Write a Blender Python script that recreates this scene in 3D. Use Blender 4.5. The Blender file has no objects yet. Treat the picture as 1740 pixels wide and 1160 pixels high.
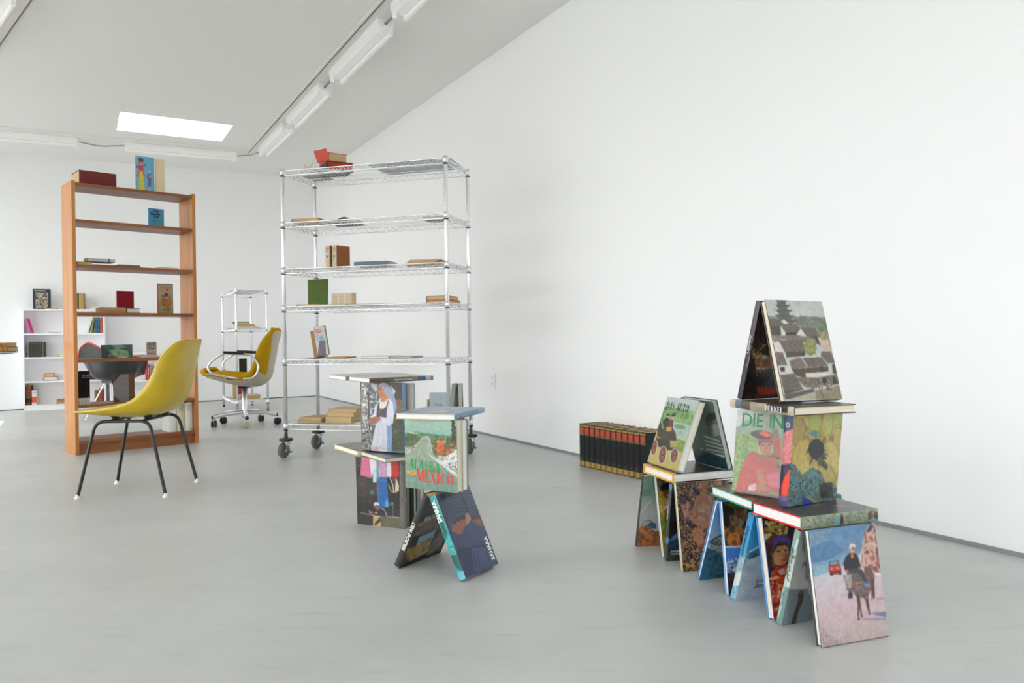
import bpy, bmesh, math, random
import numpy as np
from mathutils import Matrix, Vector, Euler

scene = bpy.context.scene
COL = scene.collection
PI = math.pi

# ------------------------------------------------------------------ camera
cam_d = bpy.data.cameras.new('camera')
cam_d.sensor_width = 36.0
cam_d.lens = 1300.1 / 1740 * 36.0
cam_d.clip_start = 0.05
cam = bpy.data.objects.new('camera', cam_d)
COL.objects.link(cam)
cam.matrix_world = (Matrix.Translation((0, 0, 0.8048))
                    @ Matrix.Rotation(PI / 2 - 0.0065, 4, 'X') @ Matrix.Rotation(-0.0126, 4, 'Z'))
scene.camera = cam

# ------------------------------------------------------------------ view, sky, sun
vs = scene.view_settings
vs.view_transform = 'Standard'
vs.look = 'None'
vs.gamma = 1.0
vs.use_curve_mapping = False
vs.exposure = 0.98
scene.cycles.max_bounces = 12
scene.cycles.diffuse_bounces = 9
scene.cycles.glossy_bounces = 5
scene.cycles.transmission_bounces = 6
scene.cycles.caustics_reflective = False
scene.cycles.caustics_refractive = False
scene.cycles.sample_clamp_indirect = 3.0

world = bpy.data.worlds.new('sky')
scene.world = world
world.use_nodes = True
wn = world.node_tree
wn.nodes.clear()
w_out = wn.nodes.new('ShaderNodeOutputWorld')
w_bg = wn.nodes.new('ShaderNodeBackground')
w_tc = wn.nodes.new('ShaderNodeTexCoord')
w_sep = wn.nodes.new('ShaderNodeSeparateXYZ')
w_ramp = wn.nodes.new('ShaderNodeValToRGB')
w_ramp.color_ramp.elements[0].position = 0.47
w_ramp.color_ramp.elements[0].color = (0.62, 0.60, 0.56, 1)
w_ramp.color_ramp.elements[1].position = 0.56
w_ramp.color_ramp.elements[1].color = (0.97, 0.985, 1.0, 1)
w_map = wn.nodes.new('ShaderNodeMath')
w_map.operation = 'MULTIPLY_ADD'
w_map.inputs[1].default_value = 0.5
w_map.inputs[2].default_value = 0.5
wn.links.new(w_tc.outputs['Generated'], w_sep.inputs[0])
wn.links.new(w_sep.outputs['Z'], w_map.inputs[0])
wn.links.new(w_map.outputs[0], w_ramp.inputs[0])
wn.links.new(w_ramp.outputs[0], w_bg.inputs['Color'])
w_bg.inputs['Strength'].default_value = 3.0
wn.links.new(w_bg.outputs[0], w_out.inputs[0])

sun_d = bpy.data.lights.new('sun', 'SUN')
sun_d.energy = 6.0
sun_d.angle = math.radians(0.6)
sun_d.color = (1.0, 0.97, 0.92)
sun = bpy.data.objects.new('sun', sun_d)
COL.objects.link(sun)
SUN_DIR = Vector((-1.95, -0.72, -3.35)).normalized()      # the way the light travels
sun.rotation_euler = SUN_DIR.to_track_quat('-Z', 'Y').to_euler()

# ------------------------------------------------------------------ materials
def lin(c):
    c = np.asarray(c, float) / 255.0
    return np.where(c <= 0.04045, c / 12.92, ((c + 0.055) / 1.055) ** 2.4)

MATS = {}

def mat(name, rgb, rough=0.5, metal=0.0, coat=0.0, noise=0.0, nscale=8.0, bump=0.0, bscale=200.0, spec=0.5, stretch=(1, 1, 1)):
    if name in MATS:
        return MATS[name]
    m = bpy.data.materials.new(name)
    m.use_nodes = True
    nt = m.node_tree
    b = nt.nodes['Principled BSDF']
    l = lin(rgb)
    b.inputs['Base Color'].default_value = (*l, 1)
    b.inputs['Roughness'].default_value = rough
    b.inputs['Metallic'].default_value = metal
    b.inputs['Coat Weight'].default_value = coat
    b.inputs['Coat Roughness'].default_value = 0.08
    b.inputs['Specular IOR Level'].default_value = spec
    if noise or bump:
        tc = nt.nodes.new('ShaderNodeTexCoord')
        mp = nt.nodes.new('ShaderNodeMapping')
        mp.inputs['Scale'].default_value = stretch
        nt.links.new(tc.outputs['Object'], mp.inputs[0])
    if noise:
        n = nt.nodes.new('ShaderNodeTexNoise')
        n.inputs['Scale'].default_value = nscale
        n.inputs['Detail'].default_value = 6
        r = nt.nodes.new('ShaderNodeValToRGB')
        r.color_ramp.elements[0].position = 0.3
        r.color_ramp.elements[1].position = 0.7
        r.color_ramp.elements[0].color = (*(l * (1 - noise)), 1)
        r.color_ramp.elements[1].color = (*np.minimum(l * (1 + noise), 1), 1)
        nt.links.new(mp.outputs[0], n.inputs['Vector'])
        nt.links.new(n.outputs['Fac'], r.inputs[0])
        nt.links.new(r.outputs[0], b.inputs['Base Color'])
    if bump:
        n2 = nt.nodes.new('ShaderNodeTexNoise')
        n2.inputs['Scale'].default_value = bscale
        bp = nt.nodes.new('ShaderNodeBump')
        bp.inputs['Strength'].default_value = bump
        bp.inputs['Distance'].default_value = 0.002
        nt.links.new(mp.outputs[0], n2.inputs['Vector'])
        nt.links.new(n2.outputs['Fac'], bp.inputs['Height'])
        nt.links.new(bp.outputs[0], b.inputs['Normal'])
    MATS[name] = m
    return m

def painted(name, rough, coat, spec=0.5):
    """Printed surface: base colour read from the mesh's own colour attribute."""
    m = bpy.data.materials.new(name)
    m.use_nodes = True
    nt = m.node_tree
    b = nt.nodes['Principled BSDF']
    a = nt.nodes.new('ShaderNodeVertexColor')
    a.layer_name = 'print'
    nt.links.new(a.outputs['Color'], b.inputs['Base Color'])
    b.inputs['Roughness'].default_value = rough
    b.inputs['Coat Weight'].default_value = coat
    b.inputs['Coat Roughness'].default_value = 0.12
    b.inputs['Specular IOR Level'].default_value = spec
    n2 = nt.nodes.new('ShaderNodeTexNoise')
    n2.inputs['Scale'].default_value = 18
    bp = nt.nodes.new('ShaderNodeBump')
    bp.inputs['Strength'].default_value = 0.12
    bp.inputs['Distance'].default_value = 0.003
    tc = nt.nodes.new('ShaderNodeTexCoord')
    nt.links.new(tc.outputs['Object'], n2.inputs['Vector'])
    nt.links.new(n2.outputs['Fac'], bp.inputs['Height'])
    nt.links.new(bp.outputs[0], b.inputs['Normal'])
    if coat:
        nt.links.new(bp.outputs[0], b.inputs['Coat Normal'])
    return m

M_JACKET = painted('glossy printed jacket', 0.36, 0.28)
M_CLOTH = painted('matt book cloth', 0.75, 0.0, 0.3)

def page_mat(name, rgb, axis=1):
    m = bpy.data.materials.new(name)
    m.use_nodes = True
    nt = m.node_tree
    b = nt.nodes['Principled BSDF']
    tc = nt.nodes.new('ShaderNodeTexCoord')
    mp = nt.nodes.new('ShaderNodeMapping')
    mp.inputs['Scale'].default_value = (2, 900, 2)
    n = nt.nodes.new('ShaderNodeTexNoise')
    n.inputs['Scale'].default_value = 1.0
    n.inputs['Detail'].default_value = 3
    r = nt.nodes.new('ShaderNodeValToRGB')
    l = lin(rgb)
    r.color_ramp.elements[0].position = 0.35
    r.color_ramp.elements[0].color = (*(l * 0.72), 1)
    r.color_ramp.elements[1].position = 0.6
    r.color_ramp.elements[1].color = (*np.minimum(l * 1.05, 0.95), 1)
    nt.links.new(tc.outputs['Object'], mp.inputs[0])
    nt.links.new(mp.outputs[0], n.inputs['Vector'])
    nt.links.new(n.outputs['Fac'], r.inputs[0])
    nt.links.new(r.outputs[0], b.inputs['Base Color'])
    b.inputs['Roughness'].default_value = 0.85
    b.inputs['Specular IOR Level'].default_value = 0.2
    return m

PAGES = {
    'white': page_mat('white page edges', (246, 244, 240)),
    'cream': page_mat('cream page edges', (238, 226, 204)),
    'tan': page_mat('yellowed page edges', (214, 186, 142)),
    'brown': page_mat('browned page edges', (178, 142, 98)),
    'red': page_mat('red stained page edges', (190, 72, 56)),
    'grey': page_mat('grey page edges', (205, 203, 196)),
}

M_WALL = mat('white wall paint', (243, 244, 245), 0.7, bump=0.05, bscale=90, spec=0.25)
M_CEIL = mat('white ceiling paint', (238, 238, 235), 0.85, bump=0.04, bscale=60, spec=0.2)
M_TRACK = mat('white enamel', (252, 252, 252), 0.3, coat=0.3)
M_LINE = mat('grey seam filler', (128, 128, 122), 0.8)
M_CHROME = mat('bright chrome wire', (238, 240, 244), 0.25, metal=1.0)
M_POST = mat('polished steel tube', (246, 247, 252), 0.26, metal=0.9)
M_BLACK = mat('black plastic', (24, 24, 26), 0.4)
M_BLACKTUBE = mat('black enamelled tube', (20, 20, 22), 0.4, coat=0.1)
M_WHITEBOARD = mat('white laminate', (243, 244, 247), 0.4)

def wood_mat(name, c0, c1, c2, axis='Z', scale=1.0, rough=0.42):
    m = bpy.data.materials.new(name)
    m.use_nodes = True
    nt = m.node_tree
    b = nt.nodes['Principled BSDF']
    tc = nt.nodes.new('ShaderNodeTexCoord')
    mp = nt.nodes.new('ShaderNodeMapping')
    s = {'Z': (26, 26, 0.9), 'X': (0.9, 26, 26)}[axis]
    mp.inputs['Scale'].default_value = tuple(k * scale for k in s)
    n = nt.nodes.new('ShaderNodeTexNoise')
    n.inputs['Scale'].default_value = 1.6
    n.inputs['Detail'].default_value = 8
    n.inputs['Distortion'].default_value = 0.4
    r = nt.nodes.new('ShaderNodeValToRGB')
    r.color_ramp.elements[0].position = 0.3
    r.color_ramp.elements[0].color = (*lin(c0), 1)
    r.color_ramp.elements[1].position = 0.72
    r.color_ramp.elements[1].color = (*lin(c2), 1)
    e = r.color_ramp.elements.new(0.5)
    e.color = (*lin(c1), 1)
    nt.links.new(tc.outputs['Object'], mp.inputs[0])
    nt.links.new(mp.outputs[0], n.inputs['Vector'])
    nt.links.new(n.outputs['Fac'], r.inputs[0])
    nt.links.new(r.outputs[0], b.inputs['Base Color'])
    b.inputs['Roughness'].default_value = rough
    b.inputs['Coat Weight'].default_value = 0.1
    return m

M_TEAK_V = wood_mat('teak veneer upright', (172, 106, 44), (192, 126, 58), (208, 144, 74), 'Z')
M_TEAK_H = wood_mat('teak veneer shelf', (122, 68, 28), (142, 84, 38), (158, 98, 48), 'X')

def floor_mat():
    m = bpy.data.materials.new('grey sealed concrete')
    m.use_nodes = True
    nt = m.node_tree
    b = nt.nodes['Principled BSDF']
    tc = nt.nodes.new('ShaderNodeTexCoord')
    n1 = nt.nodes.new('ShaderNodeTexNoise')
    n1.inputs['Scale'].default_value = 1.1
    n1.inputs['Detail'].default_value = 9
    n1.inputs['Roughness'].default_value = 0.62
    r = nt.nodes.new('ShaderNodeValToRGB')
    r.color_ramp.elements[0].position = 0.34
    r.color_ramp.elements[0].color = (*lin((182, 184, 182)), 1)
    r.color_ramp.elements[1].position = 0.66
    r.color_ramp.elements[1].color = (*lin((198, 200, 198)), 1)
    # sparse darker scuffs
    n2 = nt.nodes.new('ShaderNodeTexNoise')
    n2.inputs['Scale'].default_value = 14
    n2.inputs['Detail'].default_value = 4
    mp = nt.nodes.new('ShaderNodeMapping')
    mp.inputs['Scale'].default_value = (0.35, 1.6, 1)
    mp.inputs['Rotation'].default_value = (0, 0, 0.5)
    r2 = nt.nodes.new('ShaderNodeValToRGB')
    r2.color_ramp.elements[0].position = 0.25
    r2.color_ramp.elements[0].color = (0.82, 0.81, 0.79, 1)
    r2.color_ramp.elements[1].position = 0.42
    r2.color_ramp.elements[1].color = (1, 1, 1, 1)
    mx = nt.nodes.new('ShaderNodeMix')
    mx.data_type = 'RGBA'
    mx.blend_type = 'MULTIPLY'
    mx.inputs[0].default_value = 0.6
    nt.links.new(tc.outputs['Object'], n1.inputs['Vector'])
    nt.links.new(tc.outputs['Object'], mp.inputs[0])
    nt.links.new(mp.outputs[0], n2.inputs['Vector'])
    nt.links.new(n1.outputs['Fac'], r.inputs[0])
    nt.links.new(n2.outputs['Fac'], r2.inputs[0])
    nt.links.new(r.outputs[0], mx.inputs[6])
    nt.links.new(r2.outputs[0], mx.inputs[7])
    nt.links.new(mx.outputs[2], b.inputs['Base Color'])
    rr = nt.nodes.new('ShaderNodeMapRange')
    rr.inputs['To Min'].default_value = 0.3
    rr.inputs['To Max'].default_value = 0.46
    nt.links.new(n1.outputs['Fac'], rr.inputs['Value'])
    nt.links.new(rr.outputs[0], b.inputs['Roughness'])
    bp = nt.nodes.new('ShaderNodeBump')
    bp.inputs['Strength'].default_value = 0.06
    bp.inputs['Distance'].default_value = 0.004
    nt.links.new(n2.outputs['Fac'], bp.inputs['Height'])
    nt.links.new(bp.outputs[0], b.inputs['Normal'])
    return m

# ------------------------------------------------------------------ mesh builder
class MB:
    def __init__(s):
        s.v, s.f, s.mi, s.sm = [], [], [], []

    def add(s, verts, faces, mi=0, smooth=False, M=None):
        o = len(s.v)
        if M is not None:
            verts = [tuple(M @ Vector(p)) for p in verts]
        s.v.extend([tuple(p) for p in verts])
        for f in faces:
            s.f.append(tuple(i + o for i in f))
            s.mi.append(mi)
            s.sm.append(smooth)

    def box(s, lo, hi, mi=0, M=None):
        x0, y0, z0 = lo
        x1, y1, z1 = hi
        V = [(x0, y0, z0), (x1, y0, z0), (x1, y1, z0), (x0, y1, z0), (x0, y0, z1), (x1, y0, z1), (x1, y1, z1), (x0, y1, z1)]
        F = [(3, 2, 1, 0), (4, 5, 6, 7), (0, 1, 5, 4), (1, 2, 6, 5), (2, 3, 7, 6), (3, 0, 4, 7)]
        s.add(V, F, mi, False, M)

    def prism(s, poly, axis_lo, axis_hi, plane='XZ', mi=0, M=None, smooth=False):
        n = len(poly)
        def pt(a, b, c):
            return {'XZ': (a, c, b), 'XY': (a, b, c), 'YZ': (c, a, b)}[plane]
        V = [pt(a, b, axis_lo) for a, b in poly] + [pt(a, b, axis_hi) for a, b in poly]
        F = [tuple(range(n)), tuple(range(2 * n - 1, n - 1, -1))]
        F += [(i, i + n, (i + 1) % n + n, (i + 1) % n) for i in range(n)]
        s.add(V, F, mi, smooth, M)

    def tube(s, pts, r, seg=8, closed=False, mi=0, M=None, caps=True):
        pts = [Vector(p) for p in pts]
        n = len(pts)
        rr = r if isinstance(r, (list, tuple)) else [r] * n
        V, F = [], []
        prev = None
        for i, p in enumerate(pts):
            a = pts[(i - 1) % n] if (closed or i > 0) else p
            b = pts[(i + 1) % n] if (closed or i < n - 1) else p
            t = (b - a).normalized()
            if prev is None:
                up = Vector((0, 0, 1)) if abs(t.z) < 0.9 else Vector((1, 0, 0))
                u = t.cross(up).normalized()
            else:
                u = (prev - t * prev.dot(t)).normalized()
            w = t.cross(u)
            prev = u
            for k in range(seg):
                an = 2 * PI * k / seg
                V.append(p + (u * math.cos(an) + w * math.sin(an)) * rr[i])
        m = n if closed else n - 1
        for i in range(m):
            j = (i + 1) % n
            for k in range(seg):
                k2 = (k + 1) % seg
                F.append((i * seg + k, i * seg + k2, j * seg + k2, j * seg + k))
        s.add(V, F, mi, seg > 5, M)
        if caps and not closed:
            s.add(V[:seg], [tuple(reversed(range(seg)))], mi, False, M)
            s.add(V[-seg:], [tuple(range(seg))], mi, False, M)

    def cyl(s, p0, p1, r0, r1=None, seg=16, mi=0, M=None):
        s.tube([p0, p1], [r0, r0 if r1 is None else r1], seg, False, mi, M)

    def lathe(s, prof, seg=24, mi=0, M=None, smooth=True):
        V, F = [], []
        n = len(prof)
        for r, z in prof:
            for k in range(seg):
                a = 2 * PI * k / seg
                V.append((r * math.cos(a), r * math.sin(a), z))
        for i in range(n - 1):
            for k in range(seg):
                k2 = (k + 1) % seg
                F.append((i * seg + k, i * seg + k2, (i + 1) * seg + k2, (i + 1) * seg + k))
        s.add(V, F, mi, smooth, M)

    def surf(s, P, thick=None, mi=0, M=None, smooth=True):
        """P: rows x cols grid of points; optional thickness closes it into a shell."""
        P = np.asarray(P, float)
        R, C = P.shape[:2]
        F = []
        for i in range(R - 1):
            for j in range(C - 1):
                F.append((i * C + j, i * C + j + 1, (i + 1) * C + j + 1, (i + 1) * C + j))
        if thick is None:
            s.add(P.reshape(-1, 3).tolist(), F, mi, smooth, M)
            return
        du = np.gradient(P, axis=0)
        dv = np.gradient(P, axis=1)
        N = np.cross(du, dv)
        L = np.linalg.norm(N, axis=2, keepdims=True)
        L[L < 1e-9] = 1
        N /= L
        Q = P + N * np.asarray(thick).reshape((-1, 1, 1) if np.ndim(thick) == 1 else (1, 1, 1) if np.ndim(thick) == 0 else thick.shape + (1,))
        V = P.reshape(-1, 3).tolist() + Q.reshape(-1, 3).tolist()
        o = R * C
        F2 = [tuple(reversed([i + o for i in f])) for f in F]
        E = []
        ring = [j for j in range(C)] + [i * C + C - 1 for i in range(1, R)] + [(R - 1) * C + j for j in range(C - 2, -1, -1)] + [i * C for i in range(R - 2, 0, -1)]
        for a, b in zip(ring, ring[1:] + ring[:1]):
            E.append((b, a, a + o, b + o))
        s.add(V, F + F2 + E, mi, smooth, M)

    def build(s, name, mats, parent=None, loc=None):
        me = bpy.data.meshes.new(name)
        me.from_pydata(s.v, [], s.f)
        for m in (mats if isinstance(mats, (list, tuple)) else [mats]):
            me.materials.append(m)
        me.polygons.foreach_set('material_index', s.mi)
        me.polygons.foreach_set('use_smooth', s.sm)
        me.update()
        o = bpy.data.objects.new(name, me)
        COL.objects.link(o)
        if parent is not None:
            o.parent = parent
        if loc is not None:
            o.location = loc
        return o

def recalc(o):
    bm = bmesh.new()
    bm.from_mesh(o.data)
    bmesh.ops.recalc_face_normals(bm, faces=bm.faces)
    bm.to_mesh(o.data)
    bm.free()
    return o

def bevel(o, w, seg=2):
    md = o.modifiers.new('bevel', 'BEVEL')
    md.width = w
    md.segments = seg
    md.limit_method = 'ANGLE'
    return o

def tag(o, label=None, cat=None, group=None, kind=None):
    if label: o['label'] = label
    if cat: o['category'] = cat
    if group: o['group'] = group
    if kind: o['kind'] = kind
    return o

def thing(name, label, cat, loc=(0, 0, 0), rz=0.0, group=None):
    o = bpy.data.objects.new(name, None)
    o.empty_display_size = 0.05
    COL.objects.link(o)
    o.location = loc
    o.rotation_euler = (0, 0, rz)
    return tag(o, label, cat, group)

def copy_tree(o, parent=None):
    c = o.copy()
    COL.objects.link(c)
    c.parent = parent
    for ch in list(o.children):
        copy_tree(ch, c)
    return c

def struct(name, mb, m):
    return tag(mb.build(name, m), kind='structure')

def fil(pts, r, n=5):
    """Round the inner corners of a polyline."""
    pts = [Vector(p) for p in pts]
    out = [pts[0]]
    for a, b, c in zip(pts, pts[1:], pts[2:]):
        d1 = (a - b); d2 = (c - b)
        k = min(r, d1.length * .49, d2.length * .49)
        p, q = b + d1.normalized() * k, b + d2.normalized() * k
        for i in range(n + 1):
            t = i / n
            out.append((1 - t) ** 2 * p + 2 * t * (1 - t) * b + t * t * q)
    out.append(pts[-1])
    return out

# ------------------------------------------------------------------ the room
CEIL = 3.0526
AW = -1.0565                                   # direction of the right-hand wall
DW = Vector((math.cos(AW), math.sin(AW), 0))
NW = Vector((DW.y, -DW.x, 0))                  # into the room
DB = Vector((math.cos(3.6074), math.sin(3.6074), 0))   # along the rear wall, to the left
NB = Vector((-DB.y, DB.x, 0))                  # into the room
if NB.y > 0: NB = -NB
CR = Vector((-2.717, 10.691, 0)) - NB * 0.05
LEN_R, LEN_B = 17.5, 7.4
P_R = CR + DW * LEN_R
P_L = CR + DB * LEN_B
P_F = P_L + DW * (LEN_R + 1)

mb = MB()
c = (CR + P_F) / 2
mb.box((-14, -12, -0.12), (9, 13.0, 0.0))
floor = struct('floor', mb, floor_mat())

def slab_with_holes(u0, u1, v0, v1, holes, to3, thick):
    """Flat panel with rectangular openings; to3 maps (u, v, depth) to space."""
    us = sorted({u0, u1, *[h[0] for h in holes], *[h[1] for h in holes]})
    vv = sorted({v0, v1, *[h[2] for h in holes], *[h[3] for h in holes]})
    m = MB()
    for a, b in zip(us, us[1:]):
        for c_, d in zip(vv, vv[1:]):
            if any(h[0] <= a + 1e-6 and b <= h[1] + 1e-6 and h[2] <= c_ + 1e-6 and d <= h[3] + 1e-6 for h in holes):
                continue
            V = [to3(*p) for p in [(a, c_, 0), (b, c_, 0), (b, d, 0), (a, d, 0), (a, c_, thick), (b, c_, thick), (b, d, thick), (a, d, thick)]]
            m.add(V, [(3, 2, 1, 0), (4, 5, 6, 7), (0, 1, 5, 4), (1, 2, 6, 5), (2, 3, 7, 6), (3, 0, 4, 7)])
    return m

# ceiling with rooflights, most of them added out of view; (u, v) run along DW and NW from the corner.
def ceil3(u, v, d):
    p = CR + DW * u + NW * v
    return (p.x, p.y, CEIL + d)

SKY_HOLES = [(2.30, 3.36, 0.66 + 0.0, 1.50)]
def uv_of(x, y):
    d = Vector((x, y, 0)) - CR
    # NW and DW are orthonormal
    return d.dot(DW), d.dot(NW)
su = [uv_of(*p) for p in ((-3.826, 7.529), (-2.88, 8.011), (-3.246, 8.65), (-4.185, 8.179))]
u0, u1 = (su[2][0] + su[3][0]) / 2, (su[0][0] + su[1][0]) / 2
v0, v1 = (su[1][1] + su[2][1]) / 2, (su[0][1] + su[3][1]) / 2
SKY_HOLES = [(u0, u1, v0, v1), (u0 + 8.6, u1 + 8.6, v0 + .4, v1 + .4), (u0 + 4.3, u1 + 4.9, v0 + 3.3, v1 + 3.3), (u0 - .3, u1 + .8, v0 + 3.3, v1 + 3.9)]  # first rooflight is in view; the rest are unseen, added to brighten the room
print('SKY', SKY_HOLES)
ceiling = slab_with_holes(-0.6, LEN_R + 3, -0.2, LEN_B + 1.2, SKY_HOLES, ceil3, 0.14)
ceiling = struct('ceiling', ceiling, M_CEIL)
M_GLASS = bpy.data.materials.new('clear glazing')
M_GLASS.use_nodes = True
_nt = M_GLASS.node_tree
_nt.nodes.clear()
_o = _nt.nodes.new('ShaderNodeOutputMaterial')
_t = _nt.nodes.new('ShaderNodeBsdfTransparent')
_g = _nt.nodes.new('ShaderNodeBsdfGlossy')
_g.inputs['Roughness'].default_value = 0.02
_f = _nt.nodes.new('ShaderNodeFresnel')
_f.inputs['IOR'].default_value = 1.3
_m = _nt.nodes.new('ShaderNodeMixShader')
_nt.links.new(_f.outputs[0], _m.inputs[0])
_nt.links.new(_t.outputs[0], _m.inputs[1])
_nt.links.new(_g.outputs[0], _m.inputs[2])
_nt.links.new(_m.outputs[0], _o.inputs[0])
for i, (a, b, c_, d) in enumerate(SKY_HOLES):
    m = MB()
    t = 0.03
    for (ua, ub, va, vb) in ((a - t, a, c_ - t, d + t), (b, b + t, c_ - t, d + t), (a, b, c_ - t, c_), (a, b, d, d + t)):
        V = [ceil3(*p) for p in [(ua, va, .14), (ub, va, .14), (ub, vb, .14), (ua, vb, .14), (ua, va, .42), (ub, va, .42), (ub, vb, .42), (ua, vb, .42)]]
        m.add(V, [(3, 2, 1, 0), (4, 5, 6, 7), (0, 1, 5, 4), (1, 2, 6, 5), (2, 3, 7, 6), (3, 0, 4, 7)])
    struct('trim_%d' % (i + 1), m, M_CEIL)

def daylight_portal(c, w, h, direction):
    """Marks an opening so the renderer looks for the sky there; it gives off no light itself."""
    l = bpy.data.lights.new('daylight_portal', 'AREA')
    l.shape = 'RECTANGLE'; l.size = w; l.size_y = h; l.cycles.is_portal = True
    o = bpy.data.objects.new('daylight_portal', l); COL.objects.link(o)
    z = -Vector(direction).normalized()
    up = Vector((0, 0, 1)) if abs(z.z) < .9 else DW
    x = up.cross(z).normalized() if abs(z.z) < .9 else DW
    y = z.cross(x)
    o.matrix_world = Matrix.Translation(c) @ Matrix((x, y, z)).transposed().to_4x4()
for a, b, c_, d in SKY_HOLES:
    p = ceil3((a + b) / 2, (c_ + d) / 2, .40)
    daylight_portal(Vector(p), b - a, d - c_, (0, 0, -1))

# right-hand wall and rear wall: solid
def wall_box(p, q, n, z0, z1, t=0.15):
    m = MB()
    a, b = p, q
    V = [(a.x, a.y, z0), (b.x, b.y, z0), (b.x - n.x * t, b.y - n.y * t, z0), (a.x - n.x * t, a.y - n.y * t, z0)]
    V += [(x, y, z1) for x, y, _ in V]
    m.add(V, [(3, 2, 1, 0), (4, 5, 6, 7), (0, 1, 5, 4), (1, 2, 6, 5), (2, 3, 7, 6), (3, 0, 4, 7)])
    return m
NWR = NW if (Vector((0, 0, 0)) - CR).dot(NW) > 0 else -NW
struct('wall_right', wall_box(CR, P_R, NWR, 0, CEIL + .1), M_WALL)
struct('wall_back', wall_box(CR, P_L, NB, 0, CEIL + .1), M_WALL)
# thin grey strip along the wall feet
bb = wall_box(CR + NWR * 0.006, P_R + NWR * 0.006, NWR, 0, 0.016, 0.006)
struct('baseboard_right', bb, mat('grey rubber strip', (138, 143, 144), 0.6))
bb = wall_box(CR + NB * 0.005, P_L + NB * 0.005, NB, 0, 0.010, 0.005)
struct('shadow_strip_back', bb, mat('dark shadow line', (72, 70, 66), 0.8))  # dark strip coloured as the shadow line at the foot of the rear wall

# left wall and street front (behind the viewer) with their tall windows
def windowed_wall(name, p, q, holes, inward, z_top, first):
    d = (q - p).normalized()
    L = (q - p).length
    t3 = lambda u, v, dep: (p.x + d.x * u - inward.x * dep, p.y + d.y * u - inward.y * dep, v)
    struct(name, slab_with_holes(0, L, 0, z_top, holes, t3, 0.2), M_WALL)
    for k, (a, b, c_, e) in enumerate(holes):
        m = MB()
        n_mul = max(1, round((b - a) / 1.3))
        fr = lambda ua, ub, va, vb, d0, d1, mm: mm.add([t3(*x) for x in [(ua, va, d0), (ub, va, d0), (ub, vb, d0), (ua, vb, d0), (ua, va, d1), (ub, va, d1), (ub, vb, d1), (ua, vb, d1)]],
                                                 [(3, 2, 1, 0), (4, 5, 6, 7), (0, 1, 5, 4), (1, 2, 6, 5), (2, 3, 7, 6), (3, 0, 4, 7)])
        w = 0.04
        fr(a, b, c_, c_ + w, .06, .12, m); fr(a, b, e - w, e, .06, .12, m)
        for i in range(n_mul + 1):
            u = a + (b - a - w) * i / n_mul
            fr(u, u + w, c_ + w, e - w, .06, .12, m)
        win = struct('window_%d' % (first + k), m, mat('dark window frame', (70, 72, 74), 0.4))
        g = MB()
        fr(a + w, b - w, c_ + w, e - w, .085, .09, g)
        g.build('pane', M_GLASS, win)
        daylight_portal(Vector(t3((a + b) / 2, (c_ + e) / 2, .19)), b - a, e - c_, inward)
LEFT_HOLES = [(.6 + i * 3.55, 3.85 + i * 3.55, 0.35, 2.9) for i in range(5)]
inward_l = -DB
windowed_wall('wall_left', P_L, P_F, LEFT_HOLES, inward_l, CEIL + .1, 1)
FRONT_D = (P_R - P_F)
fl = FRONT_D.length
FRONT_HOLES = [(0.5 + i * (fl - 1) / 3 + .15, 0.5 + (i + 1) * (fl - 1) / 3 - .15, 0.25, 2.85) for i in range(3)]
FN = Vector((-FRONT_D.y, FRONT_D.x, 0)).normalized()
if (Vector((0, 0, 0)) - P_R).dot(FN) < 0: FN = -FN
windowed_wall('wall_front', P_F, P_R, FRONT_HOLES, FN, CEIL + .1, 6)
# pavement outside so the windows look out on something
mb = MB(); mb.box((-60, -60, -0.3), (60, 60, -0.13))
struct('ground_outside', mb, mat('grey paving', (120, 120, 118), 0.9, noise=.1, nscale=.6))
# ------------------------------------------------------------------ ceiling fittings
def at_uv(u, v, z):
    p = CR + DW * u + NWR * v
    return Vector((p.x, p.y, z))

RZ_W = AW                                          # local +x runs along the right wall
L_FIX = 1.2
def make_fixture(label, group):
    """Two-lamp batten: local x along its length, hanging from z = 0 down."""
    t = thing('strip_light', label, 'ceiling light', group=group)
    m = MB()
    sec = [(-.062, 0), (-.062, -.048), (-.035, -.066), (.035, -.066), (.062, -.048), (.062, 0)]
    m.prism(sec, 0.0, L_FIX, 'YZ')
    recalc(m.build('housing', M_TRACK, t))
    for s in (-.042, .042):
        for x in (0.012, L_FIX - .028):
            e = MB(); e.box((x, s - .014, -.103), (x + .016, s + .014, -.055))
            e.build('lamp_holder', M_TRACK, t)
    tb = MB(); tb.cyl((.028, .042, -.088), (L_FIX - .028, .042, -.088), .0165, seg=14)
    tb.build('tube', mat('unlit fluorescent tube', (254, 254, 252), .2, coat=.4), t)
    for x in (-.004, L_FIX + .0):
        k = MB(); k.cyl((x, 0, -.03), (x + .006, 0, -.03), .012, seg=10)
        k.build('knockout_cap', mat('zinc fitting', (150, 150, 150), .4, metal=.8), t)
    return t

fx0 = make_fixture('white strip light over the tall wire rack, farthest of the row beside the long wall', 'strip lights along the right wall')
row = []
starts = [(-2.925, 8.961, -2.352, 7.976), (-2.244, 7.769, -1.666, 6.703), (-1.516, 6.416, -.936, 5.368), (-.809, 5.145, 0, 0)]
names_r = ['white strip light nearest the far corner, end of the row along the right wall',
           'white strip light second from the far corner in the row along the right wall',
           'white strip light with its bare end socket, third from the far corner on the right',
           'white strip light cut off by the top edge of the photo']
Z_FIX = CEIL - 0.002
for i, (x, y, _, _) in enumerate(starts):
    o = fx0 if i == 0 else copy_tree(fx0)
    d = Vector((x, y, 0)) - CR
    u = d.dot(DW)
    o.location = at_uv(u, .985, Z_FIX)
    o.rotation_euler = (0, 0, AW)
    o['label'] = names_r[i]
# the row goes on past the frame towards the viewer
u_last = (Vector((-.809, 5.145, 0)) - CR).dot(DW)

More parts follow.
